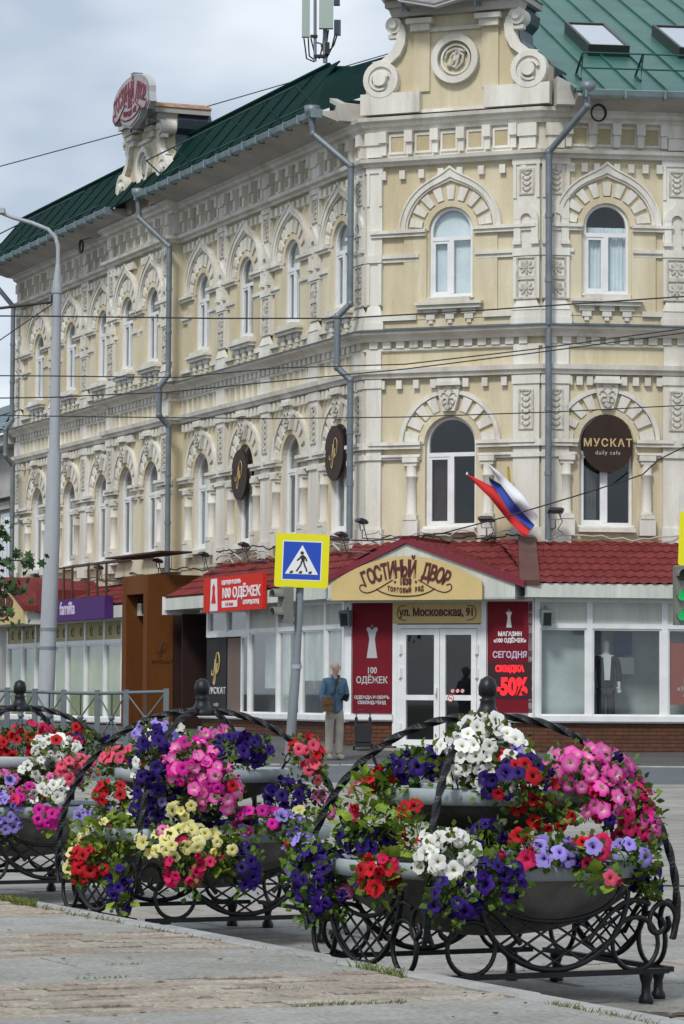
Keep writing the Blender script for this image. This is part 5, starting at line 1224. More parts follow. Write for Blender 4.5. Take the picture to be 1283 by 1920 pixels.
# flag
t = thing('tricolour_flag', 'white blue and red flag hanging from a short pole beside the corner pipe', 'flag', FC @ T((3.3,-.1,4.7)))
def fl(x, y, o): u, z = fpx('C', x, y, o); return Vector((u,-o,z))
def curve(pts, s):
    k = s*(len(pts)-1); i = min(int(k), len(pts)-2); f = k-i; f = f*f*(3-2*f)*.4+f*.6
    return (pts[i][0]+(pts[i+1][0]-pts[i][0])*f, pts[i][1]+(pts[i+1][1]-pts[i][1])*f)
for nme, U_, L_, ph in (('flag_white',[(917,870),(944,892),(979,927),(1009,968)],[(916,873),(938,906),(967,946),(1003,984)],0.),
        ('flag_blue',[(917,895),(939,908),(968,947),(1003,985)],[(918,903),(936,928),(958,964),(996,994)],1.3),
        ('flag_red',[(877,889),(926,913),(957,962),(996,993)],[(876,892),(918,933),(955,979),(985,1009)],2.6)):
    b = MB(); nx, ny = 24, 5; vs = []
    for i in range(nx+1):
        s = i/nx; a_, c_ = curve(U_, s), curve(L_, s)
        for j in range(ny+1):
            q = j/ny; o_ = .95-.30*s+.07*math.sin(s*10+ph+q*2.2)*(.3+s)+.05*math.sin(q*math.pi)*(1 if nme != 'flag_blue' else -1.2)
            vs.append(tuple(fl(a_[0]+(c_[0]-a_[0])*q, a_[1]+(c_[1]-a_[1])*q, o_)))
    n = ny+1; b.add(vs, [(i*n+j,(i+1)*n+j,(i+1)*n+j+1,i*n+j+1) for i in range(nx) for j in range(ny)], True); b.build('stripe', nme, t, FC)
b = MB(); b.tube([fl(985,1006,.05), fl(950,952,.55), fl(876,890,.95)], .014, 6); b.build('pole', 'dark_strap', t, FC)
q = fl(876,889,.95); b = MB(); b.lathe([(.0,-.03),(.03,0),(.0,.05)], 8, q.x, q.y, q.z); b.build('pole_tip', 'sign_white', t, FC)
b = MB(); b.tube([fl(985,1006,.05), fl(985,1000,.0)], .03, 6); b.build('pole_holder', 'pole_grey', t, FC)
t = thing('flag_pole', 'yellow and black furled flag on a thin pole behind the tricolour', 'flag', FC @ T((3.0,-.1,5)))
b = MB(); b.tube([fl(962,985,.05), fl(953,875,.35)], .013, 6); b.build('pole', 'lamp_black', t, FC)
b = MB(); b.tube([fl(957,925,.3), fl(955,900,.33), fl(953,878,.36)], .028, 6, flat=.6); b.build('furled_cloth', 'flag_yellow', t, FC)

# ------------------------------------------------------------------ neighbouring building beyond the left end
N_ = thing('neighbour_building', 'lower pale building with blue green roof past the left end', 'building', FL @ T((-31,0,0)))
b = MB(); b.box(-48,LEND-.02,-9,-.25,0,8.6); b.build('wall', 'neighbour_wall', N_, FL)
b = MB(); b.box(-48,LEND-.02,-.25,.25,8.3,8.6); b.box(-48,LEND-.02,-.25,.05,6.9,7.1); b.box(-48,LEND-.02,-.25,.0,3.6,3.75); b.build('cornice', 'neighbour_wall', N_, FL)
b = MB(); b.add([(-48,-.4,8.6),(LEND-.02,-.4,8.6),(LEND-.02,6,11.5),(-48,6,11.5)], [(0,1,2,3)]); b.build('roof', 'neighbour_roof', N_, FL)
for u in (-27.0,-29.6,-32.2,-34.8):
    b = MB(); rect_frame(b,u-.5,u+.5,4.3,6.5,.09,-.28,-.22); b.box(u-.03,u+.03,-.27,-.215,4.3,5.8); b.box(u-.5,u+.5,-.27,-.215,5.75,5.85); f = b.build('window', 'pvc', N_, FL)
    b = MB(); b.box(u-.42,u+.42,-.255,-.245,4.38,6.42); b.build('pane', 'skylight_glass', f, FL)
    b = MB(); b.box(u-.75,u+.75,-.25,-.1,6.6,6.8); b.box(u-.8,u+.8,-.25,-.12,4.1,4.28); b.build('window_surround', 'neighbour_wall', N_, FL)
g_ = obj('snow_guard', None, N_, FL); 
for k in range(14): u = -48+k*1.7; b = MB(); b.tube([(u,.2,8.85),(u+.8,.35,9.35),(u+1.6,.2,8.85)], .03, 5); b.build('guard_post', 'green_metal', g_, FL)
b = MB(); b.tube([(-48,.35,9.35),(LEND-.3,.35,9.35)], .025, 5); b.build('guard_rail', 'green_metal', g_, FL)
for k in range(3): b = MB(); b.tube([(-48,-.35+.25*k,8.75+.13*k),(LEND-.3,-.35+.25*k,8.75+.13*k)], .03, 5); b.build('guard_rail', 'rim_grey', g_, FL)

# ------------------------------------------------------------------ antenna mast on the roof
p = at(598, 112, 66.0)
t = thing('antenna_mast', 'mobile phone antenna mast with pale green panels on the left roof', 'antenna', T((p.x, p.y, p.z-.4)))
def AP(x, y, dy=0): q = at(x, y, 66.0+dy); return q
def apanel(x, y0, y1, wpx, name, mname, dy):
    a, c = AP(x, y0, dy), AP(x, y1, dy); w_ = wpx*66/5800/2
    b = MB(); b.slab(a.x-w_, a.x+w_, a.y-.07, a.y+.07, c.z, a.z, .01); b.build(name, mname, t, I4)
apanel(575, -140, 70, 15, 'antenna_panel', 'antenna_panel', .15); apanel(613, -140, 54, 27, 'antenna_panel', 'antenna_panel', -.2)
apanel(633, 38, 66, 13, 'radio_unit', 'antenna_grey', .2); apanel(632, -30, 10, 12, 'radio_unit', 'antenna_grey', .2)
for x, y0, y1, r in ((591,-150,115,.035),(610,50,118,.05)): b = MB(); b.tube([AP(x,y0),AP(x,y1)], r, 8); b.build('mast', 'pole_grey', t, I4)
b = MB()
for x0, y0, x1, y1, x2, y2 in ((570,72,575,110,590,116),(578,72,580,105,592,114),(583,72,590,100,600,110),(608,56,606,80,600,108),(616,56,612,85,606,110),(628,66,622,90,612,110),(632,66,626,85,614,100),(594,80,602,82,605,95)): b.tube([AP(x0,y0),AP(x1,y1),AP(x2,y2)], .018, 5)
b.build('feeder_cable', 'cable', t, I4)
apanel(614, 80, 102, 9, 'cable_box', 'lamp_black', -.1); apanel(589, 66, 70, 14, 'clamp', 'lamp_black', 0); apanel(600, 103, 108, 22, 'clamp', 'lamp_black', 0)

# ------------------------------------------------------------------ street furniture
Y1 = 60.0
base = at(84, 1385, Y1); topp = at(109, 520, Y1); zb = gz(Y1)
t = thing('street_lamp', 'tall tapered grey steel street lamp pole with curved arm at the left', 'street lamp', T((base.x, Y1, zb)))
def LPt(x, y): return at(x, y, Y1)
for (xa,ya,xb,yb,ra,rb,nme) in ((83,1400,98,1000,.165,.155,'pole'),(98,1000,102,850,.150,.135,'pole'),(102,850,107,545,.105,.085,'pole')):
    b = MB(); b.tube([LPt(xa,ya),LPt(xb,yb)], ra, 14, r2=rb); b.build(nme, 'lamp_grey', t, I4)
b = MB(); a, c = LPt(107,545), LPt(109,495); b.tube([a,c], .10, 12, r2=.045); b.tube([LPt(107,540),LPt(107,550)], .105, 12); b.build('pole_top', 'lamp_grey', t, I4)
for y in (1180,1215): x = 83+(1400-y)*15/400; b = MB(); b.tube([LPt(x,y-3),LPt(x,y+3)], .168, 14); b.build('clamp_band', 'pole_grey', t, I4)
b = MB(); b.tube([LPt(109,495),LPt(109,462),LPt(104,445),LPt(90,430),LPt(60,418),LPt(25,408),LPt(0,398),LPt(-25,390)], .04, 8); b.build('arm', 'lamp_grey', t, I4)
b = MB(); q = LPt(-8,396); b.slab(q.x-.55,q.x+.18,q.y-.12,q.y+.12,q.z-.05,q.z+.1,.05); b.build('lamp_head', 'lamp_grey', t, I4)
b = MB(); b.tube([LPt(101,553),LPt(99,560),LPt(103,570)], .05, 6); b.tube([LPt(99,566),LPt(88,570)], .02, 5); b.build('wire_clamp', 'lamp_black', t, I4)
# railing
rpts = [(312,1294),(237,1296),(183,1297),(120,1296),(66,1294),(14,1292),(-45,1290),(-110,1288)]
t = thing('street_railing', 'grey steel pedestrian railing with crossed bars in front of far shops', 'railing', T((-4, 58, gz(58))))
RPT = []
for i, (x, y) in enumerate(rpts):
    q = at(x, y, 57.0+i*.35); RPT.append(q)
for i, q in enumerate(RPT):
    b = MB(); b.cube(q.x-.05,q.x+.05,q.y-.04,q.y+.04,gz(q.y)-.05,q.z+.03); b.build('post', 'rail_grey', t, I4)
for q, r_ in zip(RPT, RPT[1:]):
    lo = gz(q.y)+.18
    a0, a1, c0, c1 = Vector((q.x,q.y,q.z-.03)), Vector((r_.x,r_.y,r_.z-.03)), Vector((q.x,q.y,lo)), Vector((r_.x,r_.y,lo))
    for u_, v_ in ((a0,a1),(c0,c1)): b = MB(); b.tube([u_,v_], .032, 6); b.build('rail', 'rail_grey', t, I4)
    mid = (a0+c1)*.5
    for u_, v_ in ((a0,c1),(c0,a1),((a0+a1)*.5,mid),((a0+a1)*.5,(a0*0+c0)*.5+c1*.5)): b = MB(); b.tube([u_,v_], .017, 5); b.build('cross_bar', 'rail_grey', t, I4)
    b = MB(); b.lathe([(.0,-.06),(.06,-.02),(.06,.02),(.0,.06)], 8, mid.x, mid.y, mid.z); b.build('boss', 'rail_grey', t, I4)
# crossing sign and its pole
YS = 54.0
def crossing(px0, px1, pole, label, W=None, pieces=True, rot=R(-1.5)):
    c = at((px0[0]+px1[0])/2, (px0[1]+px1[1])/2, YS); h = .47
    t = thing('crossing_sign', label, 'road sign', T((c.x,c.y,c.z)), 'pedestrian crossing signs')
    Wf = T(c) @ Matrix.Rotation(R(2),4,'Y') @ RZ(rot)
    b = MB(); r_ = .03
    b.prism([(-h+r_,-h),(h-r_,-h),(h,-h+r_),(h,h-r_),(h-r_,h),(-h+r_,h),(-h,h-r_),(-h,-h+r_)], 0, .03); b.build('sign_plate', 'sign_yellow', t, Wf)
    k = .345; b = MB(); b.prism([(-k,-k),(k,-k),(k,k),(-k,k)], .03, .032); b.build('white_border', 'sign_white', t, Wf)
    k = .328; b = MB(); b.prism([(-k,-k),(k,-k),(k,k),(-k,k)], .032, .034); b.build('blue_field', 'sign_blue', t, Wf)
    b = MB(); b.prism([(-.29,-.235),(.29,-.235),(.0,.275)], .034, .036); b.build('white_triangle', 'sign_white', t, Wf)
    b = MB(); o0, o1 = .036, .039
    b.disc(.0,.135,.032,o0,o1,12)
    b.prism([(-.015,.095),(.03,.10),(.055,.06),(.045,-.02),(-.005,-.02),(-.02,.04)], o0, o1)
    for pts in ([(.03,-.01),(.05,-.08),(.075,-.13),(.095,-.19)],[(.0,-.01),(-.02,-.08),(-.06,-.14),(-.09,-.19)],[(-.01,.08),(-.05,.03),(-.085,.0)],[(.03,.08),(.07,.04),(.085,-.01)]):
        for p_, q_ in zip(pts, pts[1:]):
            d = Vector((q_[0]-p_[0], q_[1]-p_[1])).normalized(); n_ = Vector((-d.y,d.x))*.014
            b.prism([(p_[0]-n_.x,p_[1]-n_.y),(q_[0]-n_.x,q_[1]-n_.y),(q_[0]+n_.x,q_[1]+n_.y),(p_[0]+n_.x,p_[1]+n_.y)][::-1] if d.x*0 > 1 else [(p_[0]+n_.x,p_[1]+n_.y),(p_[0]-n_.x,p_[1]-n_.y),(q_[0]-n_.x,q_[1]-n_.y),(q_[0]+n_.x,q_[1]+n_.y)], o0, o1)
    for xx in (-.18,-.02,.15): b.prism([(xx-.035,-.225),(xx+.025,-.225),(xx+.035,-.18),(xx-.01,-.18)], o0, o1)
    b.build('walker_symbol', 'sign_black', t, Wf)
    b = MB(); b.box(-.1,.1,-.05,0,-.4,-.34); b.box(-.1,.1,-.05,0,.3,.36); b.build('clamp', 'pole_grey', t, Wf)
    return c
c1 = crossing((518,1000),(615,1103),None,'yellow and blue pedestrian crossing sign on the leaning pole near old man')
t = thing('sign_pole', 'slightly leaning grey steel pole carrying crossing sign and signal', 'pole', T((at(545,1420,YS).x, YS, gz(YS))))
b = MB(); b.tube([at(541,1432,YS+.12)-Vector((0,0,.05)), at(556,1240,YS+.12)], .085, 12); b.build('pole', 'pole_grey', t, I4)
b = MB(); b.tube([at(556,1250,YS+.12), at(566,1030,YS+.12)], .068, 12); b.build('pole', 'pole_grey', t, I4)
b = MB(); b.tube([at(556,1246,YS+.12), at(556,1254,YS+.12)], .095, 12); b.build('clamp_band', 'lamp_grey', t, I4)
def signal(xc, ys, label, side, green):
    q = at(xc, (ys[0]+ys[-1])/2, YS); t = thing('traffic_light', label, 'traffic light', T(q), 'traffic lights'); 
    a = at(xc, ys[0], YS).z; c = at(xc, ys[-1], YS).z
    W = T((q.x,q.y,0)) @ RZ(side)
    b = MB(); b.slab(-.13,.13,-.08,.1,c,a,.02); b.build('housing', 'old_signal', t, W)
    n = len(green); st = (a-c)/n
    for i, g in enumerate(green):
        z = a-st*(i+.5)
        b = MB(); b.disc(0,z,.095,.08,.09,18); b.build('lens', g, t, W)
        b = MB(); A = [(.105*math.cos(R(x)), z+.105*math.sin(R(x))) for x in range(-10,191,20)]; E_ = [(.12*math.cos(R(x)), z+.12*math.sin(R(x))) for x in range(-10,191,20)]
        b.strip(A, E_, .08, .26); b.build('visor', 'old_signal', t, W)
    return t
t = signal(535, (1100,1168), 'small old grey traffic light turned sideways on the crossing sign pole', R(-62), ('signal_dark','signal_dark'))
b = MB(); b.tube([at(547,1165,YS), at(556,1170,YS+.1)], .02, 5); b.tube([at(552,1130,YS+.05),at(553,1150,YS),at(545,1168,YS)], .014, 5); b.build('bracket', 'old_signal', t, I4)
c2 = crossing((1275,963),(1372,1060),None,'yellow crossing sign cut by the right picture edge')
t = signal(1278, (1060,1172), 'grey traffic light showing green at the right picture edge', R(8), ('signal_dark','signal_green','signal_green'))
pp = at(1318,1200,YS)
t = thing('sign_pole', 'grey steel pole outside the right edge carrying the green signal', 'pole', T((pp.x,YS,gz(YS)))); b = MB(); b.tube([(pp.x,YS+.12,gz(YS)-.05),(pp.x,YS+.12,at(1318,960,YS).z)], .07, 12); b.build('pole', 'pole_grey', t, I4)
b = MB(); b.tube([(at(1290,1150,YS).x,YS+.1,at(1290,1150,YS).z),(pp.x,YS+.12,at(1290,1150,YS).z)], .02, 5); b.build('bracket', 'pole_grey', t, I4)
# scaffold of angle irons above the purple board
t = thing('sign_scaffold', 'rusty bare metal sign frame standing above the purple board', 'frame', AL @ T((-14,-.5,3.7)))
b = MB()
for u in (-15.6,-14.9,-13.6,-12.9,-12.2): b.tube([(u,-.52,3.74),(u,-.52,4.55)], .03, 4)
b.tube([(-16.2,-.5,4.52),(-10.4,-.5,4.52)], .025, 4); b.tube([(-16.2,-.1,4.6),(-10.4,-.1,4.6)], .025, 4)
for u in (-16,-15,-13.8,-12.6,-11.4): b.tube([(u,-.5,4.52),(u,-.05,4.62)], .02, 4)
b.build('angle_iron', 'scaffold_steel', t, AL)
b = MB(); b.box(-12.2,-8.2,-.2,.55,4.60,4.64); b.build('canopy_strip', 'dark_door', t, AL)
# overhead wires
def wire(pts, Y, r, label, sag=.25):
    W3 = [at(x,y,yy) for (x,y),yy in zip(pts, Y)]; P = []
    for i in range(len(W3)-1):
        for k in range(10): P.append(W3[i]+(W3[i+1]-W3[i])*k/10)
    P.append(W3[-1]); b = MB(); b.tube(P, r, 5); tag(b.build('overhead_wire', 'cable'), label, 'wire', 'overhead wires')
wire([(-200,360),(0,312),(230,250)], (90,90,90), .017, 'thin wire across the sky left of the roof sign', 0)
wire([(370,205),(560,150),(800,80)], (92,92,92), .017, 'thin wire across the sky behind the left roof', 0)
wire([(-100,592),(99,593),(400,597),(640,597),(900,582),(1283,556),(1500,540)], (50,)*7, .013, 'overhead wire crossing upper windows, highest on the right')
wire([(-100,704),(99,705),(330,708),(520,690),(760,683),(1000,655),(1283,616),(1500,590)], (50,)*8, .011, 'overhead wire rising right over the ledge, upper of the pair')
wire([(-100,748),(99,745),(318,735),(520,715),(760,692),(1000,662),(1283,624),(1500,600)], (50.3,)*8, .011, 'overhead wire rising right over the ledge, lower of the pair')
wire([(-100,778),(0,779),(220,782),(500,785),(760,782),(1050,772),(1283,760),(1500,745)], (50.5,)*8, .010, 'overhead wire across the first floor arches')
wire([(-100,584),(0,578),(99,566)], (60,60,60), .03, 'thick cable from the lamp pole to the left edge')
wire([(-40,650),(0,638),(40,610),(99,570)], (60,)*4, .012, 'thin wire falling from lamp pole to left')
wire([(560,1010),(700,1014),(830,1000),(960,966),(1080,930),(1160,905),(1205,890),(1235,862),(1283,838)], (58,59.3,59.2,58.6,58.2,58.6,59,59.3,59.6), .014, 'drooping dark cable crossing in front of flag')

# ------------------------------------------------------------------ trolley bag by the wall
q = at(681, 1393, 58.6); zq = gz(58.6)
t = thing('trolley_bag', 'black shopping trolley bag standing under the left red banner', 'trolley', T((q.x, 58.6, zq))); W = WM[t.name]
b = MB(); b.prism([(-.15,.06),(.15,.06),(.17,.47),(.12,.50),(-.12,.50),(-.17,.47)], -.12, .12, .04); b.build('bag', 'bag_black', t, W)
b = MB(); b.box(-.15,.15,.115,.14,.16,.42); b.build('pocket', 'bag_black', t, W)
b = MB(); b.tube([(-.13,.13,.08),(-.13,.13,.72),(-.10,.13,.76),(.10,.13,.76),(.13,.13,.72),(.13,.13,.08)], .012, 6); b.build('handle', 'lamp_black', t, W)
for sx in (-1,1):
    b = MB(); b.tube([(sx*.13,.12,.46),(sx*.13,.12,.62)], .03, 6); b.build('clip', 'lamp_black', t, W)
    b = MB(); b.tube([(sx*.15,.13,.065),(sx*.19,.13,.065)], .065, 14); b.build('wheel', 'lamp_black', t, W)
# ------------------------------------------------------------------ tree whose leaves reach in from the left
q = at(-150, 1420, 52.5)
t = thing('maple_tree', 'green leafy branches reaching in at the left picture edge', 'tree', T((q.x, 52.5, .3)))
b = MB(); b.tube([(q.x,52.5,.25),(q.x+.05,52.5,1.8),(q.x-.05,52.5,3.2),(q.x,52.5,5.2)], .14, 10, r2=.06); b.build('trunk', 'bark', t, I4)
tips = [((10,1050),(62,1052)),((0,1090),(48,1112)),((-20,1020),(8,990)),((-40,1130),(25,1158)),((-90,1000),(-60,950)),((-120,1060),(-70,1100))]
rt_ = random.Random(21); br = MB(); lv = MB()
for (x0,y0),(x1,y1) in tips:
    a = Vector((q.x,52.5,2.4)); m_ = at(x0,y0,52.2); c = at(x1,y1,51.9); br.tube([a,(a+m_)*.5+Vector((0,0,.1)),m_,c], .035, 6, r2=.008)
    for i in range(46):
        s = rt_.uniform(-.25,1.0); p = m_+(c-m_)*s+Vector((rt_.gauss(0,.12),rt_.gauss(0,.15),rt_.gauss(0,.09))); sz = rt_.uniform(.05,.10)
        X = T(p) @ Matrix.Rotation(rt_.uniform(0,6.28),4,'Z') @ Matrix.Rotation(rt_.uniform(-.9,.9),4,'X') @ Matrix.Rotation(rt_.uniform(0,6.28),4,'Y')
        pts = [(0,-1),(.35,-.55),(.95,-.5),(.6,-.05),(.85,.45),(.3,.35),(0,1.0),(-.3,.35),(-.85,.45),(-.6,-.05),(-.95,-.5),(-.35,-.55)]
        lv.add([X @ Vector((x*sz,.12*sz*abs(x),z*sz)) for x, z in pts], [list(range(12))])
for i in range(900):
    a = rt_.uniform(0,6.28); rr = rt_.uniform(.1,1)**.5; p = Vector((q.x-1.0+1.3*rr*math.cos(a), 52.5+1.4*rr*math.sin(a), 4.2+1.7*rt_.uniform(-1,1))); sz = rt_.uniform(.06,.12)
    if to_px(p)[0] > -25: continue
    X = T(p) @ Matrix.Rotation(rt_.uniform(0,6.28),4,'Z') @ Matrix.Rotation(rt_.uniform(-1.2,1.2),4,'X')
    lv.add([X @ Vector((x*sz,0,z*sz)) for x, z in [(0,-1),(.8,-.4),(.8,.4),(0,1),(-.8,.4),(-.8,-.4)]], [list(range(6))])
br.build('branch', 'bark', t, I4); stuff(lv.build('crown', 'tree_leaf', t, I4))
# ------------------------------------------------------------------ flower planters
def petal_mat(name, rim, throat, mid=None, r0=.10, r1=.30):
    m = bpy.data.materials.new(name); m.use_nodes = True; t = m.node_tree; b = t.nodes['Principled BSDF']; out = t.nodes['Material Output']
    b.inputs['Roughness'].default_value = .6; b.inputs['Specular IOR Level'].default_value = .25
    tcn = nd(t, 'ShaderNodeTexCoord'); sp = nd(t, 'ShaderNodeVectorMath', operation='MULTIPLY'); sp.inputs[1].default_value = (1,1,0)
    ln = nd(t, 'ShaderNodeVectorMath', operation='LENGTH'); rp = nd(t, 'ShaderNodeValToRGB')
    e = rp.color_ramp.elements; e[0].position = r0; e[0].color = (*throat, 1); e[1].position = r1; e[1].color = (*(mid or rim), 1)
    x = e.new(.95); x.color = (*rim, 1)
    oi = nd(t, 'ShaderNodeObjectInfo'); hs = nd(t, 'ShaderNodeHueSaturation'); mr = nd(t, 'ShaderNodeMapRange'); mr.inputs[3].default_value = .72; mr.inputs[4].default_value = 1.18
    t.links.new(tcn.outputs['Object'], sp.inputs[0]); t.links.new(sp.outputs[0], ln.inputs[0]); t.links.new(ln.outputs['Value'], rp.inputs['Fac'])
    t.links.new(oi.outputs['Random'], mr.inputs[0]); t.links.new(mr.outputs[0], hs.inputs['Value']); t.links.new(rp.outputs['Color'], hs.inputs['Color'])
    t.links.new(hs.outputs[0], b.inputs['Base Color'])
    tl = nd(t, 'ShaderNodeBsdfTranslucent'); ms = nd(t, 'ShaderNodeMixShader'); ms.inputs[0].default_value = .22
    t.links.new(hs.outputs[0], tl.inputs[0]); t.links.new(b.outputs[0], ms.inputs[1]); t.links.new(tl.outputs[0], ms.inputs[2]); t.links.new(ms.outputs[0], out.inputs[0])
    M[name] = m
PET = dict(white=((.82,.82,.79),(.50,.55,.20),(.80,.80,.76)), purple=((.030,.006,.165),(.004,.002,.025),(.020,.004,.12)), red=((.56,.008,.018),(.10,.003,.008),(.42,.006,.014)),
    pink=((.78,.04,.38),(.78,.70,.42),(.82,.26,.55)), magenta=((.66,.012,.33),(.28,.004,.13),(.60,.02,.32)), lavender=((.34,.28,.72),(.10,.05,.32),(.28,.21,.62)),
    yellow=((.78,.74,.40),(.62,.55,.06),(.74,.68,.22)), crimson=((.66,.018,.12),(.26,.006,.04),(.60,.016,.11)), coral=((.72,.10,.17),(.5,.03,.06),(.7,.09,.16)), blush=((.74,.16,.46),(.50,.08,.28),(.7,.16,.45)))
for k, (a, c, d) in PET.items(): petal_mat('petal_'+k, a, c, d)
def petunia(seed, droop):
    r = random.Random(seed); b = MB(); n = 20; ph = r.uniform(0, 1); vs = []
    rings = [(.05,-.62),(.15,-.30),(.30,-.10),(.62,.0)]
    for rr, z in rings:
        for i in range(n): a = 2*math.pi*i/n; vs.append((rr*math.cos(a), rr*math.sin(a), z+.03*math.cos(5*a)*(rr > .25)))
    for i in range(n):
        a = 2*math.pi*i/n; lob = abs(math.cos(2.5*a)); rr = (.84+.20*lob**.5)*(1 if droop < .6 else (.8 if droop < 1 else .42))+r.uniform(-.04,.04); z = (-droop if droop < .6 else (.3 if droop < 1 else .55))*(.35+.65*lob)+r.uniform(-.05,.07)+.07*math.sin(10*a+ph*6)
        vs.append((rr*math.cos(a), rr*math.sin(a), z))
    k = len(rings)+1; b.add(vs, [(j*n+i, j*n+(i+1)%n, (j+1)*n+(i+1)%n, (j+1)*n+i) for j in range(k-1) for i in range(n)], True)
    b.lathe([(.03,-1.35),(.055,-1.0),(.07,-.6),(.13,-.32)], 6, cap=False)
    return b
PM = {k: [petunia(s, d).mesh('petunia_flower', 'petal_'+k) for s, d in ((1,.05),(2,.22),(3,.40),(4,.75),(5,1.2))] for k in PET}
def leaf_pts(sz, r):
    w_ = sz*r.uniform(.42,.55); bend = r.uniform(-.2,.35)*sz
    return [(0,0,0),(w_,sz*.45,.05*sz),(0,sz*.5,-.04*sz+bend*.3),(-w_,sz*.45,.05*sz),(w_*.55,sz*.8,bend*.6),(-w_*.55,sz*.8,bend*.6),(0,sz*1.08,bend)], [(0,1,2),(0,2,3),(1,4,2),(2,5,3),(4,6,2),(2,6,5)]
rf = random.Random(17)
LEAFM = []
for k in range(5):
    b = MB(); v, f = leaf_pts(.075, random.Random(k)); b.add(v, f, True); LEAFM.append(b.mesh('leaf', 'bright_leaf'))
def plant(label, colour, px, py, rx, rz, Y, pc, n=None, leaves=1., big=0, group=None, mixc=None, fr=.0425, leafmat='leaf'):
    """one petunia plant: flowers over a heap or a trailing cushion, leaves among them. pc = centre of its planter"""
    rx *= 1.12; rz *= 1.12; c = at(px, py, Y); sc = Y/FPX; ax, az = rx*sc, rz*sc; ay = min(.20, .07+.5*ax)
    t = thing('petunia_plant', label, 'petunia', T(c), group)
    d2 = Vector((c.x-pc.x, c.y-pc.y, 0)); d2 = d2.normalized() if d2.length > .05 else Vector((0,-1,0))
    if n is None: n = max(4, int(2.6*(rx*rz)/((fr*FPX/Y)**2)))
    pts = []
    tries = 0
    while len(pts) < n and tries < n*60:
        tries += 1
        v = Vector((rf.gauss(0,1), rf.gauss(0,1), rf.gauss(0,1))).normalized()
        if v.dot(d2) < -.35 and v.z < .3 and rf.random() < .8: continue
        if v.z < -.75: continue
        k = rf.uniform(.82,1.06); p = Vector((v.x*ax*k, v.y*ay*k, v.z*az*k))
        if any((p-q).length < fr*.92 for q, _ in pts) and tries < n*40: continue
        pts.append((p, v))
    for p, v in pts:
        col = mixc if (mixc and rf.random() < .3) else (rf.choice(('purple','red','crimson','lavender','white','pink')) if rf.random() < .07 and n > 9 else colour)
        nn = (v*.9+d2*.7+Vector((rf.gauss(0,.28), rf.gauss(0,.28)-.25, .25+rf.gauss(0,.28)))).normalized()
        s = fr*rf.uniform(.72,1.15)
        W = T(c+p) @ nn.to_track_quat('Z','Y').to_matrix().to_4x4() @ RZ(rf.uniform(0,6.28)) @ Matrix.Scale(s,4)
        obj('flower', PM[col][rf.choice((0,0,0,1,1,1,2,2,3,4))], t, W)
    b = MB(); nl = int(leaves*(45+rx*rz/15))
    for i in range(nl):
        v = Vector((rf.gauss(0,1), rf.gauss(0,1), rf.gauss(0,1))).normalized(); k = rf.uniform(.3,.88) if rf.random() < .8 else rf.uniform(.88,1.06); p = c+Vector((v.x*ax*k*1.15, v.y*ay*k, v.z*az*k*1.2-.01))
        nn = (v+d2*.3+Vector((rf.gauss(0,.5), rf.gauss(0,.5), .2+rf.gauss(0,.5)))).normalized()
        X = T(p) @ nn.to_track_quat('Y','Z').to_matrix().to_4x4() @ Matrix.Rotation(rf.uniform(0,6.28),4,'Y')
        vv, ff = leaf_pts(rf.uniform(.020,.044), rf); b.add([X @ Vector(q) for q in vv], ff, True)
    for i in range(3+int(rx/8)):        # stems
        p = c+Vector((rf.uniform(-ax,ax)*.8, rf.uniform(-ay,ay)*.7, rf.uniform(-az,az))); q = c-d2*.05+Vector((0,0,az*.3)); b.tube([q,(p+q)*.5+Vector((0,0,.02)),p], .003, 4)
    stuff(b.build('foliage', leafmat, t, I4))
    for i in range(big):
        v = Vector((rf.gauss(0,1), rf.gauss(0,1)-.5, rf.gauss(0,1))).normalized(); k = rf.uniform(.6,1.1); p = c+Vector((v.x*ax*k, v.y*ay*k, v.z*az*k))
        nn = (v*.8+Vector((0,-.5,-.2))+Vector((rf.gauss(0,.4), rf.gauss(0,.3), rf.gauss(0,.4)))).normalized()
        obj('leaf', LEAFM[i % 5], t, T(p) @ nn.to_track_quat('Y','Z').to_matrix().to_4x4() @ Matrix.Rotation(rf.uniform(-.8,.8),4,'Y') @ Matrix.Scale(rf.uniform(.7,1.1),4))
    return t

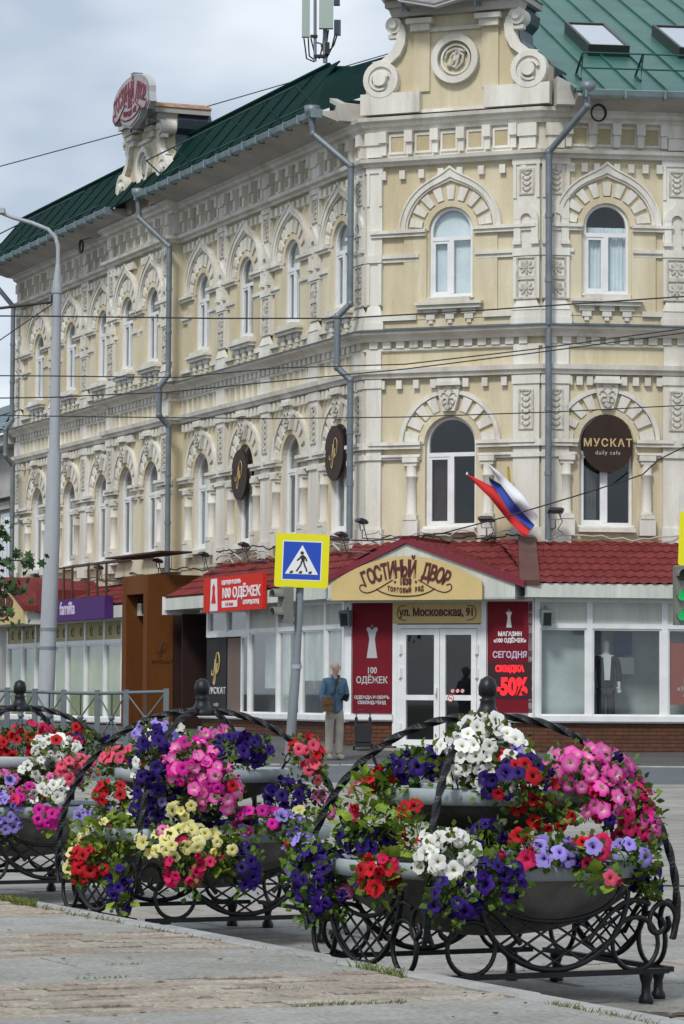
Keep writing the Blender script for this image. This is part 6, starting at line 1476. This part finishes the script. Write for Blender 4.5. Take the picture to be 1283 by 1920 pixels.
HS = .67
def planter(c, label):
    P = thing('flower_planter', label, 'planter', T((c.x,c.y,0)) @ Matrix(((VD.x,UD.x,0,0),(VD.y,UD.y,0,0),(0,0,1,0),(0,0,0,1))), 'wrought iron flower planters on the plaza'); W = WM[P.name]
    corners = [(-HS,-HS),(HS,-HS),(HS,HS),(-HS,HS)]; RC = HS*math.sqrt(2)
    for cx, cy in corners:                              # twisted ribs
        pts = []; n = 72
        for i in range(n+1):
            a = math.pi/2*i/n; r_ = .05+(RC-.05)*math.sin(a)**1.02; z = .46+(1.355-.46)*math.cos(a)**.98
            pts.append((cx/RC*r_, cy/RC*r_, z))
        pts += [(cx, cy, .40),(cx*.985, cy*.985, .33)]
        b = MB(); b.tube(pts, .0205, 4, twist=R(15), smooth=False); b.build('twisted_rib', 'black_iron', P, W)
    b = MB(); b.lathe([(.085,1.325),(.09,1.345),(.075,1.365),(.055,1.375),(.042,1.40),(.036,1.425),(.043,1.437),(.028,1.445),(.045,1.46),(.047,1.50),(.036,1.535),(.012,1.55),(.0,1.552)], 18); b.build('finial', 'black_iron', P, W)
    for nme, r_, zr, zb_ in (('upper_bowl',.53,1.01,.80),('lower_bowl',.79,.67,.30)):
        b = MB(); dz = zr-zb_
        b.lathe([(r_*.22,zb_),(r_*.45,zb_+dz*.08),(r_*.68,zb_+dz*.25),(r_*.84,zb_+dz*.48),(r_*.93,zr-.075)], 40); bw = b.build(nme, 'bowl_grey', P, W)
        b = MB(); b.lathe([(r_*.93,zr-.078),(r_*.985,zr-.074),(r_,zr-.005),(r_*.985,zr+.003),(r_*.95,zr),(r_*.94,zr-.03)], 48, cap=False); b.build('rim', 'rim_grey', bw, W)
        b = MB(); b.lathe([(r_*.93,zr-.05),(r_*.5,zr-.015),(.01,zr)], 32); b.build('soil', 'soil', bw, W)
    b = MB(); b.lathe([(.035,.6),(.035,.82)], 10); b.build('centre_stem', 'black_iron', P, W)
    # chains from the ribs to the upper rim
    for cx, cy in corners:
        r_ = .515; pz = .46+(1.355-.46)*math.cos(math.asin((.60-.05)/(RC-.05)))**.98
        a = Vector((cx/RC*.60, cy/RC*.60, pz-.01)); d_ = Vector((cx/RC*r_, cy/RC*r_, 1.0)); ch = obj('chain', None, P, W); n = max(3,int((a-d_).length/.05))
        for i in range(n):
            q = a+(d_-a)*((i+.5)/n); b = MB(); hl = (a-d_).length/n*.62; wd = .014
            pts = [(wd*math.cos(x), 0, hl*math.sin(x)) for x in [2*math.pi*k/10 for k in range(10)]]
            X = T(q) @ (a-d_).normalized().to_track_quat('Z','Y').to_matrix().to_4x4() @ RZ(R(90)*(i % 2)); b.tube([X @ Vector(p) for p in pts], .0045, 5, True); b.build('link', 'black_iron', ch, W)
    # four scrolled sides
    for k in range(4):
        X = RZ(R(90)*k) @ T((0,-HS,0)); Ws = W @ X; sp = obj('side_panel', None, P, Ws)
        def bar(pts, r_=.0125, name='bar', n=6, sub=5):
            Pn = [Vector((x,0,z)) for x,z in pts]; Q = []
            for i in range(len(Pn)-1):
                p0=Pn[max(i-1,0)];p1=Pn[i];p2=Pn[i+1];p3=Pn[min(i+2,len(Pn)-1)]
                for j in range(sub):
                    s=j/sub; Q.append(.5*((2*p1)+(p2-p0)*s+(2*p0-5*p1+4*p2-p3)*s*s+(3*p1-p0-3*p2+p3)*s**3))
            Q.append(Pn[-1]); b = MB(); b.tube(Q, r_, n); return b.build(name, 'black_iron', sp, Ws)
        b = MB(); b.cube(-.62,.62,-.016,.016,.14,.165); b.build('base_rail', 'black_iron', sp, Ws)
        for sx in (-1,1):
            b = MB(); b.tube([(sx*.44+.125*math.cos(t_), 0, .285+.125*math.sin(t_)) for t_ in [2*math.pi*i/28 for i in range(28)]], .0125, 6, True); b.build('ring', 'black_iron', sp, Ws)
            bar([(sx*.585,.40),(sx*.60,.36),(sx*.56,.33),(sx*.52,.36),(sx*.53,.43),(sx*.585,.475),(sx*.645,.45),(sx*.665,.38),(sx*.64,.30)], .0135, 'scroll')
            bar([(sx*.52,.47),(sx*.44,.49),(sx*.36,.47),(sx*.27,.40),(sx*.18,.30)], .0125, 'scroll')
        lo = [(.40*math.cos(R(a)), .54+.365*math.sin(R(a))) for a in range(180,361,12)]; bar(lo, .0145, 'basket_bar', sub=2)
        up_ = [(.36*math.cos(R(a)), .57+.17*math.sin(R(a))) for a in range(180,361,18)]; bar(up_, .012, 'basket_bar', sub=2)
        zl = lambda x: .54-.365*math.sqrt(max(0,1-(x/.40)**2)); zu = lambda x: .57-.17*math.sqrt(max(0,1-(x/.36)**2)) if abs(x) < .36 else .57
        for sx in (-1,1):
            for i in range(-3,7):
                seg = []
                for j in range(120):
                    x = -.40+.8*j/119; z = .15+i*.085+.95*(x*sx+.4)*.62
                    if zl(x) < z < zu(x): seg.append((x,z))
                if len(seg) > 4: b = MB(); b.tube([(seg[0][0],0,seg[0][1]),(seg[-1][0],0,seg[-1][1])], .0065, 5); b.build('lattice_bar', 'black_iron', sp, Ws)
        for sx in (-1,1):
            b = MB(); b.lathe([(.034,0),(.036,.012),(.034,.03),(.024,.045),(.021,.09),(.028,.11),(.033,.13),(.033,.142)], 12, sx*.50, 0, 0); b.build('leg', 'black_iron', sp, Ws)
    return P
C1, C2, C3 = Vector((.72,15.2,0)), Vector((-.84,18.75,0)), Vector((-2.3,22.2,0))
planter(C1, 'nearest black wrought iron planter with two grey bowls under twisted ribs')
planter(C2, 'middle black wrought iron planter with two grey bowls of petunias')
planter(C3, 'farthest black wrought iron planter, cut by the left picture edge')
g1, g2, g3 = 'petunias in the nearest planter', 'petunias in the middle planter', 'petunias in the left planter'
for a in (
 ('big heap of white petunias on top of the nearest planter','white',905,1425,80,60,14.76,58,1.,0,None),
 ('white petunias at the peak just under the nearest finial','white',905,1372,42,28,15.0,None,1.,0,None),
 ('deep purple petunias left of the white heap, nearest planter','purple',785,1432,48,32,14.95,None,1.,0,None),
 ('red petunias on the upper left rim of the nearest planter','red',722,1462,32,22,15.0,8,1.,2,None),
 ('deep purple petunias spilling over the front upper rim','purple',970,1462,62,42,14.62,None,.8,0,'red'),
 ('bright pink petunias with pale throats right of the upper bowl','pink',1105,1445,74,42,14.83,40,.7,0,None),
 ('pink petunias with white streaks trailing on the right rib','pink',1140,1500,50,45,14.78,None,.8,0,'crimson'),
 ('crimson petunias cascading at the right of the upper bowl','crimson',1180,1525,48,55,14.85,None,1.,0,'pink'),
 ('magenta petunias filling the right shoulder under the rib','magenta',1155,1470,52,36,14.95,26,.8,0,'pink'),
 ('pink petunias trailing lowest on the right rib','pink',1205,1555,34,34,14.85,14,.9,0,'magenta'),
 ('small white petunias behind the pink ones, nearest planter','white',1062,1422,26,12,15.3,None,.8,0,None),
 ('small red petunias hanging under the upper bowl front','red',1020,1525,55,30,14.66,9,.6,3,'crimson'),
 ('leafy light green plant with red buds left of the upper bowl','red',705,1520,62,62,14.95,8,.8,40,'crimson'),
 ('green trailing plant with small red flowers left of front rib','red',770,1560,26,52,14.62,7,.9,10,None),
 ('deep purple petunias trailing down the left side, nearest planter','purple',600,1655,52,66,15.05,44,1.1,4,None),
 ('lavender petunias at the left edge of the nearest planter','lavender',568,1600,22,36,15.15,None,1.,2,None),
 ('red petunias on the lower rim left of the front rib','red',708,1640,34,42,14.42,None,.9,5,'crimson'),
 ('mixed purple petunias behind the lower left rim','purple',690,1575,60,30,15.0,None,1.,8,None),
 ('white petunias on the lower front rim of nearest planter','white',838,1605,54,46,14.38,34,.9,0,None),
 ('white petunias trailing below the lower front rim','white',880,1655,20,32,14.30,None,.7,0,None),
 ('deep purple petunias hanging below the lower rim left part','purple',850,1688,42,36,14.20,None,.8,3,None),
 ('deep purple petunias over the middle of the lower rim','purple',932,1650,44,40,14.32,None,.9,4,None),
 ('purple petunias with green leaves inside the lower bowl','purple',915,1575,38,30,14.55,None,1.2,5,None),
 ('red petunias in the lower bowl beside lavender ones','red',985,1592,24,30,14.45,None,1.,2,'crimson'),
 ('lavender petunias in the middle of the lower bowl','lavender',1035,1600,48,24,14.48,None,1.,2,None),
 ('crimson petunias at the lower rim right part','crimson',1110,1600,34,30,14.45,None,1.,6,'red'),
 ('lavender petunias at the lower rim right end','lavender',1172,1600,46,22,14.7,None,1.,0,None),
 ('coral petunias trailing over the lower rim on the right','coral',1125,1648,34,16,14.35,4,.8,4,None),
 ('purple petunias hanging at the right end of lower bowl','purple',1215,1645,24,34,14.85,None,1.,2,None),
 ('lavender petunias at the far right rib of nearest planter','lavender',1228,1570,16,18,14.95,None,.8,0,None)):
    plant(a[0], a[1], a[2], a[3], a[4], a[5], a[6], C1, n=a[7], leaves=a[8], big=a[9], mixc=a[10], group=g1, leafmat='bright_leaf' if a[9] > 8 else 'leaf')
for a in (
 ('lavender petunias at the top left of the middle planter','lavender',298,1378,46,24,18.5,None,1.,0,'white'),
 ('small white petunias at the top of the middle planter','white',345,1392,34,14,18.9,None,.8,0,'lavender'),
 ('deep purple petunias hanging left of the pink heap','purple',285,1435,32,62,18.05,None,1.,0,None),
 ('large heap of bright pink petunias on the middle planter','pink',365,1430,52,42,18.0,None,.6,0,'magenta'),
 ('pink petunias with yellow throats over the upper rim, middle planter','pink',408,1480,42,44,17.95,None,.7,0,None),
 ('magenta petunias low in the pink heap of middle planter','magenta',385,1455,46,34,17.92,22,.6,0,'pink'),
 ('deep purple petunias at the upper right of the middle planter','purple',455,1405,50,28,18.4,None,1.,2,None),
 ('few pink petunias at the top behind the middle heap','pink',405,1382,30,16,18.7,None,.8,0,None),
 ('coral petunias at the upper left rim of the middle planter','coral',228,1425,38,20,18.7,None,1.,3,None),
 ('red petunias on the right rib of the middle planter','red',575,1412,34,30,18.45,None,.8,2,'coral'),
 ('coral petunias trailing at the far right of middle upper bowl','coral',590,1448,14,26,18.4,None,.8,0,None),
 ('dark purple petunias in the shade under the upper bowl','purple',305,1512,50,40,18.2,None,1.2,0,None),
 ('dark purple petunias under the pink heap, middle planter','purple',410,1540,60,25,18.2,None,1.2,0,None),
 ('pale yellow petunias between the two bowls, middle planter','yellow',350,1515,30,18,17.95,None,.8,0,None),
 ('red petunias at the left of the middle planter','red',212,1488,36,22,18.5,None,.9,2,None),
 ('white petunias beside the red ones, middle planter left','white',237,1512,18,24,18.45,None,.8,0,None),
 ('lavender petunias at the left side of the lower middle bowl','lavender',185,1532,46,20,18.45,None,.9,2,None),
 ('light green plant with pale yellow petunias at lower left','yellow',205,1568,54,32,18.15,7,1.3,26,None),
 ('red petunias trailing low at the left of middle planter','red',165,1622,30,36,18.1,None,.9,4,None),
 ('pale yellow petunias at the left edge of middle planter','yellow',138,1615,14,40,18.2,None,1.,2,None),
 ('pale yellow petunias heaped over the lower middle rim','yellow',340,1580,72,34,17.8,None,.9,3,None),
 ('crimson petunias trailing down from the lower middle rim','crimson',345,1622,30,48,17.72,None,.7,0,None),
 ('single cluster of crimson petunias on the lower middle rim','crimson',402,1618,16,14,17.75,4,.6,0,None),
 ('magenta petunias in the lower middle bowl','magenta',485,1538,46,24,18.0,None,.9,0,None),
 ('lavender petunias beside the magenta ones, middle planter','lavender',538,1548,28,22,18.0,None,.9,0,None),
 ('deep purple petunias behind the magenta ones, middle planter','purple',540,1495,40,32,18.4,None,1.,3,None),
 ('yellow petunias at the right end of the lower middle bowl','yellow',575,1528,22,14,18.15,None,.9,0,None),
 ('pink petunias at the far right of the middle planter','blush',612,1508,18,24,18.5,None,.9,0,None),
 ('green trailing plant with purple petunias below middle rim','purple',462,1620,22,48,17.8,None,1.,5,None),
 ('green leafy strands hanging from the middle lower rim','yellow',430,1600,20,40,17.8,2,1.6,8,None),
 ('deep purple petunias low at the left foot of middle planter','purple',225,1665,22,40,17.75,None,1.2,6,None),
 ('lavender petunias trailing at the right of the middle planter','lavender',565,1602,24,46,18.0,None,1.2,8,None)):
    plant(a[0], a[1], a[2], a[3], a[4], a[5], a[6], C2, n=a[7], leaves=a[8], big=a[9], mixc=a[10], group=g2, leafmat='bright_leaf' if a[9] > 8 else 'leaf')
for a in (
 ('red petunias at the top left of the left planter','red',35,1398,42,26,21.9,None,1.1,4,None),
 ('crimson petunias at the peak of the left planter','crimson',70,1372,36,18,22.2,None,1.,4,None),
 ('white petunias in front on the upper left bowl','white',102,1405,40,24,21.7,None,.9,2,None),
 ('red petunias beside the right rib of the left planter','red',138,1372,22,16,22.1,None,1.,0,None),
 ('purple petunias at the right of the left upper bowl','purple',172,1390,28,16,22.0,None,1.,0,None),
 ('coral petunias hanging over the left upper rim','coral',145,1440,36,24,21.65,None,.9,2,None),
 ('white petunias in the middle of the left lower bowl','white',90,1488,34,26,21.5,None,.8,0,None),
 ('magenta petunias in the left lower bowl','magenta',58,1498,26,22,21.5,None,.9,0,None),
 ('small white petunias below the left upper rim','white',62,1442,18,14,21.6,None,.8,0,None),
 ('lavender petunias hanging at the left picture edge','lavender',14,1530,24,40,21.4,None,1.,2,None),
 ('blush petunias right in the left lower bowl','blush',125,1462,34,16,21.7,None,.9,3,None),
 ('magenta petunias trailing over the left lower rim','magenta',92,1530,26,22,21.4,None,.8,2,None),
 ('blush petunias at the left picture edge above lavender ones','blush',12,1468,24,22,21.6,None,1.,2,None),
 ('purple petunias out of sight left of the picture edge','purple',-60,1450,40,40,21.9,None,1.,0,None)):
    plant(a[0], a[1], a[2], a[3], a[4], a[5], a[6], C3, n=a[7], leaves=a[8], big=a[9], mixc=a[10], group=g3)
# ------------------------------------------------------------------ figures
def skin_mesh(name, chains, mname, sub=2):
    """chains: list of [(x,y,z,r), ...]; a chain whose first point equals an existing one joins there"""
    vs = []; rad = []; ed = []; idx = {}
    def vid(p):
        k = tuple(round(c,4) for c in p[:3])
        if k not in idx: idx[k] = len(vs); vs.append(p[:3]); rad.append(p[3])
        return idx[k]
    for ch in chains:
        for a, c in zip(ch, ch[1:]):
            i, j = vid(a), vid(c)
            if (i,j) not in ed and (j,i) not in ed and i != j: ed.append((i,j))
    me = bpy.data.meshes.new('tmp'); me.from_pydata(vs, ed, []); o = bpy.data.objects.new('tmp', me); C.objects.link(o)
    o.modifiers.new('s','SKIN'); m2 = o.modifiers.new('u','SUBSURF'); m2.levels = sub; m2.render_levels = sub
    sv = me.skin_vertices[0].data
    for i, r_ in enumerate(rad):
        r2 = r_ if isinstance(r_, tuple) else (r_, r_); sv[i].radius = r2; sv[i].use_root = (i == 0)
    dg = bpy.context.evaluated_depsgraph_get(); dg.update(); out = bpy.data.meshes.new_from_object(o.evaluated_get(dg)); bpy.data.objects.remove(o); bpy.data.meshes.remove(me)
    out.name = name; out.materials.clear(); out.materials.append(M[mname])
    for p in out.polygons: p.use_smooth = True; p.material_index = 0
    return out
def hand(w_, d, curl, palm=.045):
    """five fingers rooted in the palm; w_ wrist point, d pointing direction"""
    w_ = Vector(w_); d = Vector(d).normalized(); sd = d.cross(Vector((0,1,0))).normalized() if abs(d.y) < .9 else Vector((1,0,0)); cu = Vector(curl).normalized()
    pc = w_+d*.06; ch = [[(*w_,.026),(*pc,(.036,.018))]]
    for i, (off, L) in enumerate(((-.03,.062),(-.01,.075),(.01,.07),(.03,.055))):
        a = pc+d*.03+sd*off; ch.append([(*pc,(.036,.018)),(*a,.0105),(*(a+d*L*.45+cu*.006),.009),(*(a+d*L*.75+cu*.03),.0075)])
    a = w_+d*.03-sd*.038+cu*.01; ch.append([(*pc,(.036,.018)),(*a,.012),(*(a+d*.035-sd*.012+cu*.02),.010)])
    return ch
mp_ = at(627, 1424, 56.0); MZ = gz(56.0)
t = thing('person', 'man in denim jacket and beige trousers looking right, holding a phone', 'person', T((mp_.x, 56.0, MZ)) @ RZ(R(16)) @ Matrix.Diagonal((.93,.93,1,1))); W = WM[t.name]
pel = (0,0,.93,(.15,.10)); che = (0,.0,1.28,(.165,.11)); nek = (-.0,.0,1.50,.055); sh = (0,0,1.42,(.12,.085))
lw, rw_ = (-.145,-.10,.90), (.155,-.24,1.10)
chains = [[pel,(0,0,1.10,(.145,.10)),che,sh,nek,(.005,-.01,1.56,.058),(.012,-.015,1.60,(.072,.082)),(.012,-.01,1.67,(.078,.095)),(.008,.0,1.725,(.070,.085)),(.005,.0,1.752,(.042,.05))],
  [sh,(-.19,0,1.42,.06),(-.245,.03,1.16,.05),(-.21,-.02,1.02,.042),(*lw,.028)],
  [sh,(.18,0,1.42,.06),(.225,.0,1.16,.05),(.21,-.10,1.09,.042),(*rw_,.028)],
  [pel,(-.09,0,.85,.09),(-.10,-.01,.48,.062),(-.105,.02,.10,.042),(-.115,-.13,.04,.035)],
  [pel,(.09,0,.85,.09),(.10,-.01,.48,.062),(.095,.02,.10,.042),(.125,-.12,.04,.035)]]
chains += hand(lw, (.25,-.2,-1), (1,0,0)); chains += hand(rw_, (.1,-.9,.25), (-.6,0,.6))
body = obj('body', skin_mesh('body', chains, 'skin'), t, W)
jk = [[(0,0,.79,(.175,.13)),(0,0,.90,(.182,.135)),(0,0,1.05,(.182,.135)),(0,0,1.25,(.20,.135)),(0,0,1.41,(.14,.105)),(0,.005,1.49,(.075,.075))],
  [(0,0,1.41,(.14,.105)),(-.19,0,1.41,.082),(-.25,.03,1.17,.074),(-.225,-.01,1.04,.062),(-.165,-.08,.935,.05)],
  [(0,0,1.41,(.14,.105)),(.18,0,1.41,.082),(.235,.0,1.17,.074),(.215,-.08,1.10,.062),(.175,-.19,1.095,.048)]]
obj('denim_jacket', skin_mesh('denim_jacket', jk, 'denim'), t, W)
tr = [[(0,0,1.02,(.15,.11)),(0,0,.90,(.16,.12)),(-.09,0,.78,(.105,.11)),(-.10,0,.48,(.088,.09)),(-.103,.015,.20,(.08,.085)),(-.105,.0,.075,(.082,.095))],
      [(0,0,.90,(.16,.12)),(.09,0,.78,(.105,.11)),(.10,0,.48,(.088,.09)),(.098,.015,.20,(.08,.085)),(.098,.0,.075,(.082,.095))]]
obj('trousers', skin_mesh('trousers', tr, 'beige_cloth'), t, W)
for sx, dx in ((-1,-.01),(1,.03)):
    obj('shoe', skin_mesh('shoe', [[(sx*.10,.08,.05,.058),(sx*.10+dx*.4,-.04,.05,.06),(sx*.10+dx,-.17,.04,.05)]], 'shoe'), t, W)
# face turned to the right, ears, short grey hair
HW = W @ T((.012,-.01,1.66)) @ RZ(R(62))
hv = MB(); hv.T = Matrix.Diagonal((.86,1.05,1,1)); 
vs = []; n = 20; rings = 8
for j in range(rings+1):
    ph = R(90)-R(100)*j/rings
    for i in range(n):
        a = 2*math.pi*i/n; fr_ = math.sin(a) < -.15; lim = .30 if fr_ else -1
        z = math.sin(ph); 
        if fr_: z = max(z, .66)
        elif math.sin(a) < .2: z = max(z, -.05)
        r_ = math.cos(math.asin(max(-1,min(1,z))))
        vs.append((.092*r_*math.cos(a), .100*r_*math.sin(a)+.006, .102*z))
hv.add(vs, [(j*n+i,(j+1)*n+i,(j+1)*n+(i+1)%n,j*n+(i+1)%n) for j in range(rings) for i in range(n)], True); hv.build('hair', 'hair_grey', t, HW)
b = MB(); b.lathe([(.0,-.02),(.012,-.015),(.016,.0),(.009,.025),(.0,.035)], 8, 0, -.098, -.012); b.build('nose', 'skin', t, HW)
for sx in (-1,1):
    b = MB(); b.lathe([(.0,-.03),(.016,-.02),(.02,.01),(.012,.03),(.0,.034)], 8, sx*.082, .01, -.01); b.build('ear', 'skin', t, HW)
    b = MB(); b.lathe([(.0,-.008),(.010,0),(.0,.008)], 8, sx*.032, -.088, .014); b.build('eye', 'sign_black', t, HW)
    b = MB(); b.tube([(sx*.015,-.094,.032),(sx*.05,-.086,.034)], .006, 5); b.build('eyebrow', 'hair_grey', t, HW)
b = MB(); b.tube([(-.022,-.088,-.055),(0,-.094,-.056),(.022,-.088,-.055)], .006, 5); b.build('mouth', 'leather', t, HW)
# jacket details
b = MB(); b.tube([(-.07,-.075,1.50),(-.03,-.115,1.44),(0,-.12,1.40),(.03,-.115,1.44),(.07,-.075,1.50),(.05,.06,1.52),(-.05,.06,1.52),(-.07,-.075,1.50)], .018, 5); b.build('collar', 'denim', t, W)
b = MB(); b.add([(-.03,-.118,1.47),(.03,-.118,1.47),(.012,-.135,1.30),(-.012,-.135,1.30),(-.03,-.09,1.47),(.03,-.09,1.47),(.012,-.10,1.30),(-.012,-.10,1.30)], [(0,3,2,1),(0,4,7,3),(1,2,6,5),(0,1,5,4)]); b.build('shirt', 'leather', t, W)
b = MB(); b.cube(-.004,.004,-.150,-.135,.88,1.32); b.build('zip', 'pole_grey', t, W)
for sx in (-1,1): b = MB(); b.slab(sx*.095-.045,sx*.095+.045,-.150,-.12,1.20,1.29,.005); b.build('pocket', 'denim', t, W)
tb = thing('shoulder_bag', 'brown leather bag hanging on a strap at the man in denim', 'bag', T((mp_.x-.13, 56-.17, MZ+.86))); Wb = WM[tb.name]
b = MB(); b.prism([(-.09,0),(.11,.02),(.10,.26),(-.10,.25)], -.03, .07, .03); b.build('bag_body', 'leather', tb, Wb)
b = MB(); b.prism([(-.10,.13),(.11,.14),(.105,.27),(-.105,.26)], .06, .085); b.build('flap', 'leather', tb, Wb)
b = MB(); b.tube([(.08,-.05,.25),(.13,.0,.36),(.17,.03,.52),(.215,.07,.66),(.17,.19,.66),(.0,.28,.5),(-.05,.26,.3),(-.08,.0,.25)], .015, 5, flat=.4); b.build('strap', 'dark_strap', tb, Wb)
tpn = thing('phone', 'small dark phone held up in the right hand of the man', 'phone', T((mp_.x+.19,56-.36,MZ+1.13)) @ RZ(R(25)) @ Matrix.Rotation(R(-40),4,'X'))
b = MB(); b.slab(-.06,.06,-.085,.085,-.006,.006,.003); b.build('case', 'lamp_black', tpn); b = MB(); b.cube(-.053,.053,-.075,.075,.0063,.0075); b.build('screen', 'grey_print', tpn)
# shop mannequin behind the right-hand window
mu = 1.02
t = thing('mannequin', 'headless looking shop mannequin in black suit behind the right window', 'mannequin', AR @ T((mu,.42,.78))); W = WM[t.name]
t['label'] = 'shop mannequin in black suit and white shirt behind the right window'
bd = [[(0,0,.92,(.14,.09)),(0,0,1.25,(.15,.1)),(0,0,1.42,(.12,.08)),(0,0,1.52,.05),(0,-.01,1.60,(.07,.085)),(0,0,1.70,(.07,.09)),(0,0,1.76,.04)],
  [(0,0,1.42,(.12,.08)),(-.19,0,1.42,.06),(-.25,.02,1.15,.045),(-.25,-.03,.90,.03)],[(0,0,1.42,(.12,.08)),(.19,0,1.42,.06),(.25,.02,1.15,.045),(.25,-.03,.90,.03)]]
bd += hand((-.25,-.03,.90), (0,-.1,-1), (0,-1,0))+hand((.25,-.03,.90), (0,-.1,-1), (0,-1,0))
obj('body', skin_mesh('body', bd, 'mannequin'), t, W)
obj('suit_jacket', skin_mesh('suit_jacket', [[(0,0,.80,(.19,.12)),(0,0,1.0,(.185,.12)),(0,0,1.25,(.19,.125)),(0,0,1.42,(.14,.1)),(0,0,1.47,(.09,.08))],[(0,0,1.42,(.14,.1)),(-.2,0,1.41,.075),(-.26,.02,1.15,.062),(-.25,-.02,.95,.048)],[(0,0,1.42,(.14,.1)),(.2,0,1.41,.075),(.26,.02,1.15,.062),(.25,-.02,.95,.048)]], 'suit_black'), t, W)
obj('trousers', skin_mesh('trousers', [[(0,0,.86,(.15,.11)),(-.09,0,.78,.095),(-.1,0,.45,.08),(-.1,0,.06,.075)],[(0,0,.86,(.15,.11)),(.09,0,.78,.095),(.1,0,.45,.08),(.1,0,.06,.075)]], 'suit_black'), t, W)
b = MB(); b.prism([(-.05,1.0),(.05,1.0),(.075,1.47),(-.075,1.47)], .10, .145); b.build('shirt', 'shirt_white', t, W)
t = thing('wall_cabinet', 'pale box with blue cloth hanging on the wall behind mannequin', 'cabinet', AR @ T((1.45,.85,1.9))); W = WM[t.name]
b = MB(); b.slab(-.2,.2,-.06,.05,.0,.32,.01); b.build('box', 'panel_siding', t, W); b = MB(); b.box(-.16,.16,-.04,.03,.36,.8); b.build('blue_cloth', 'blue_cloth', t, W)
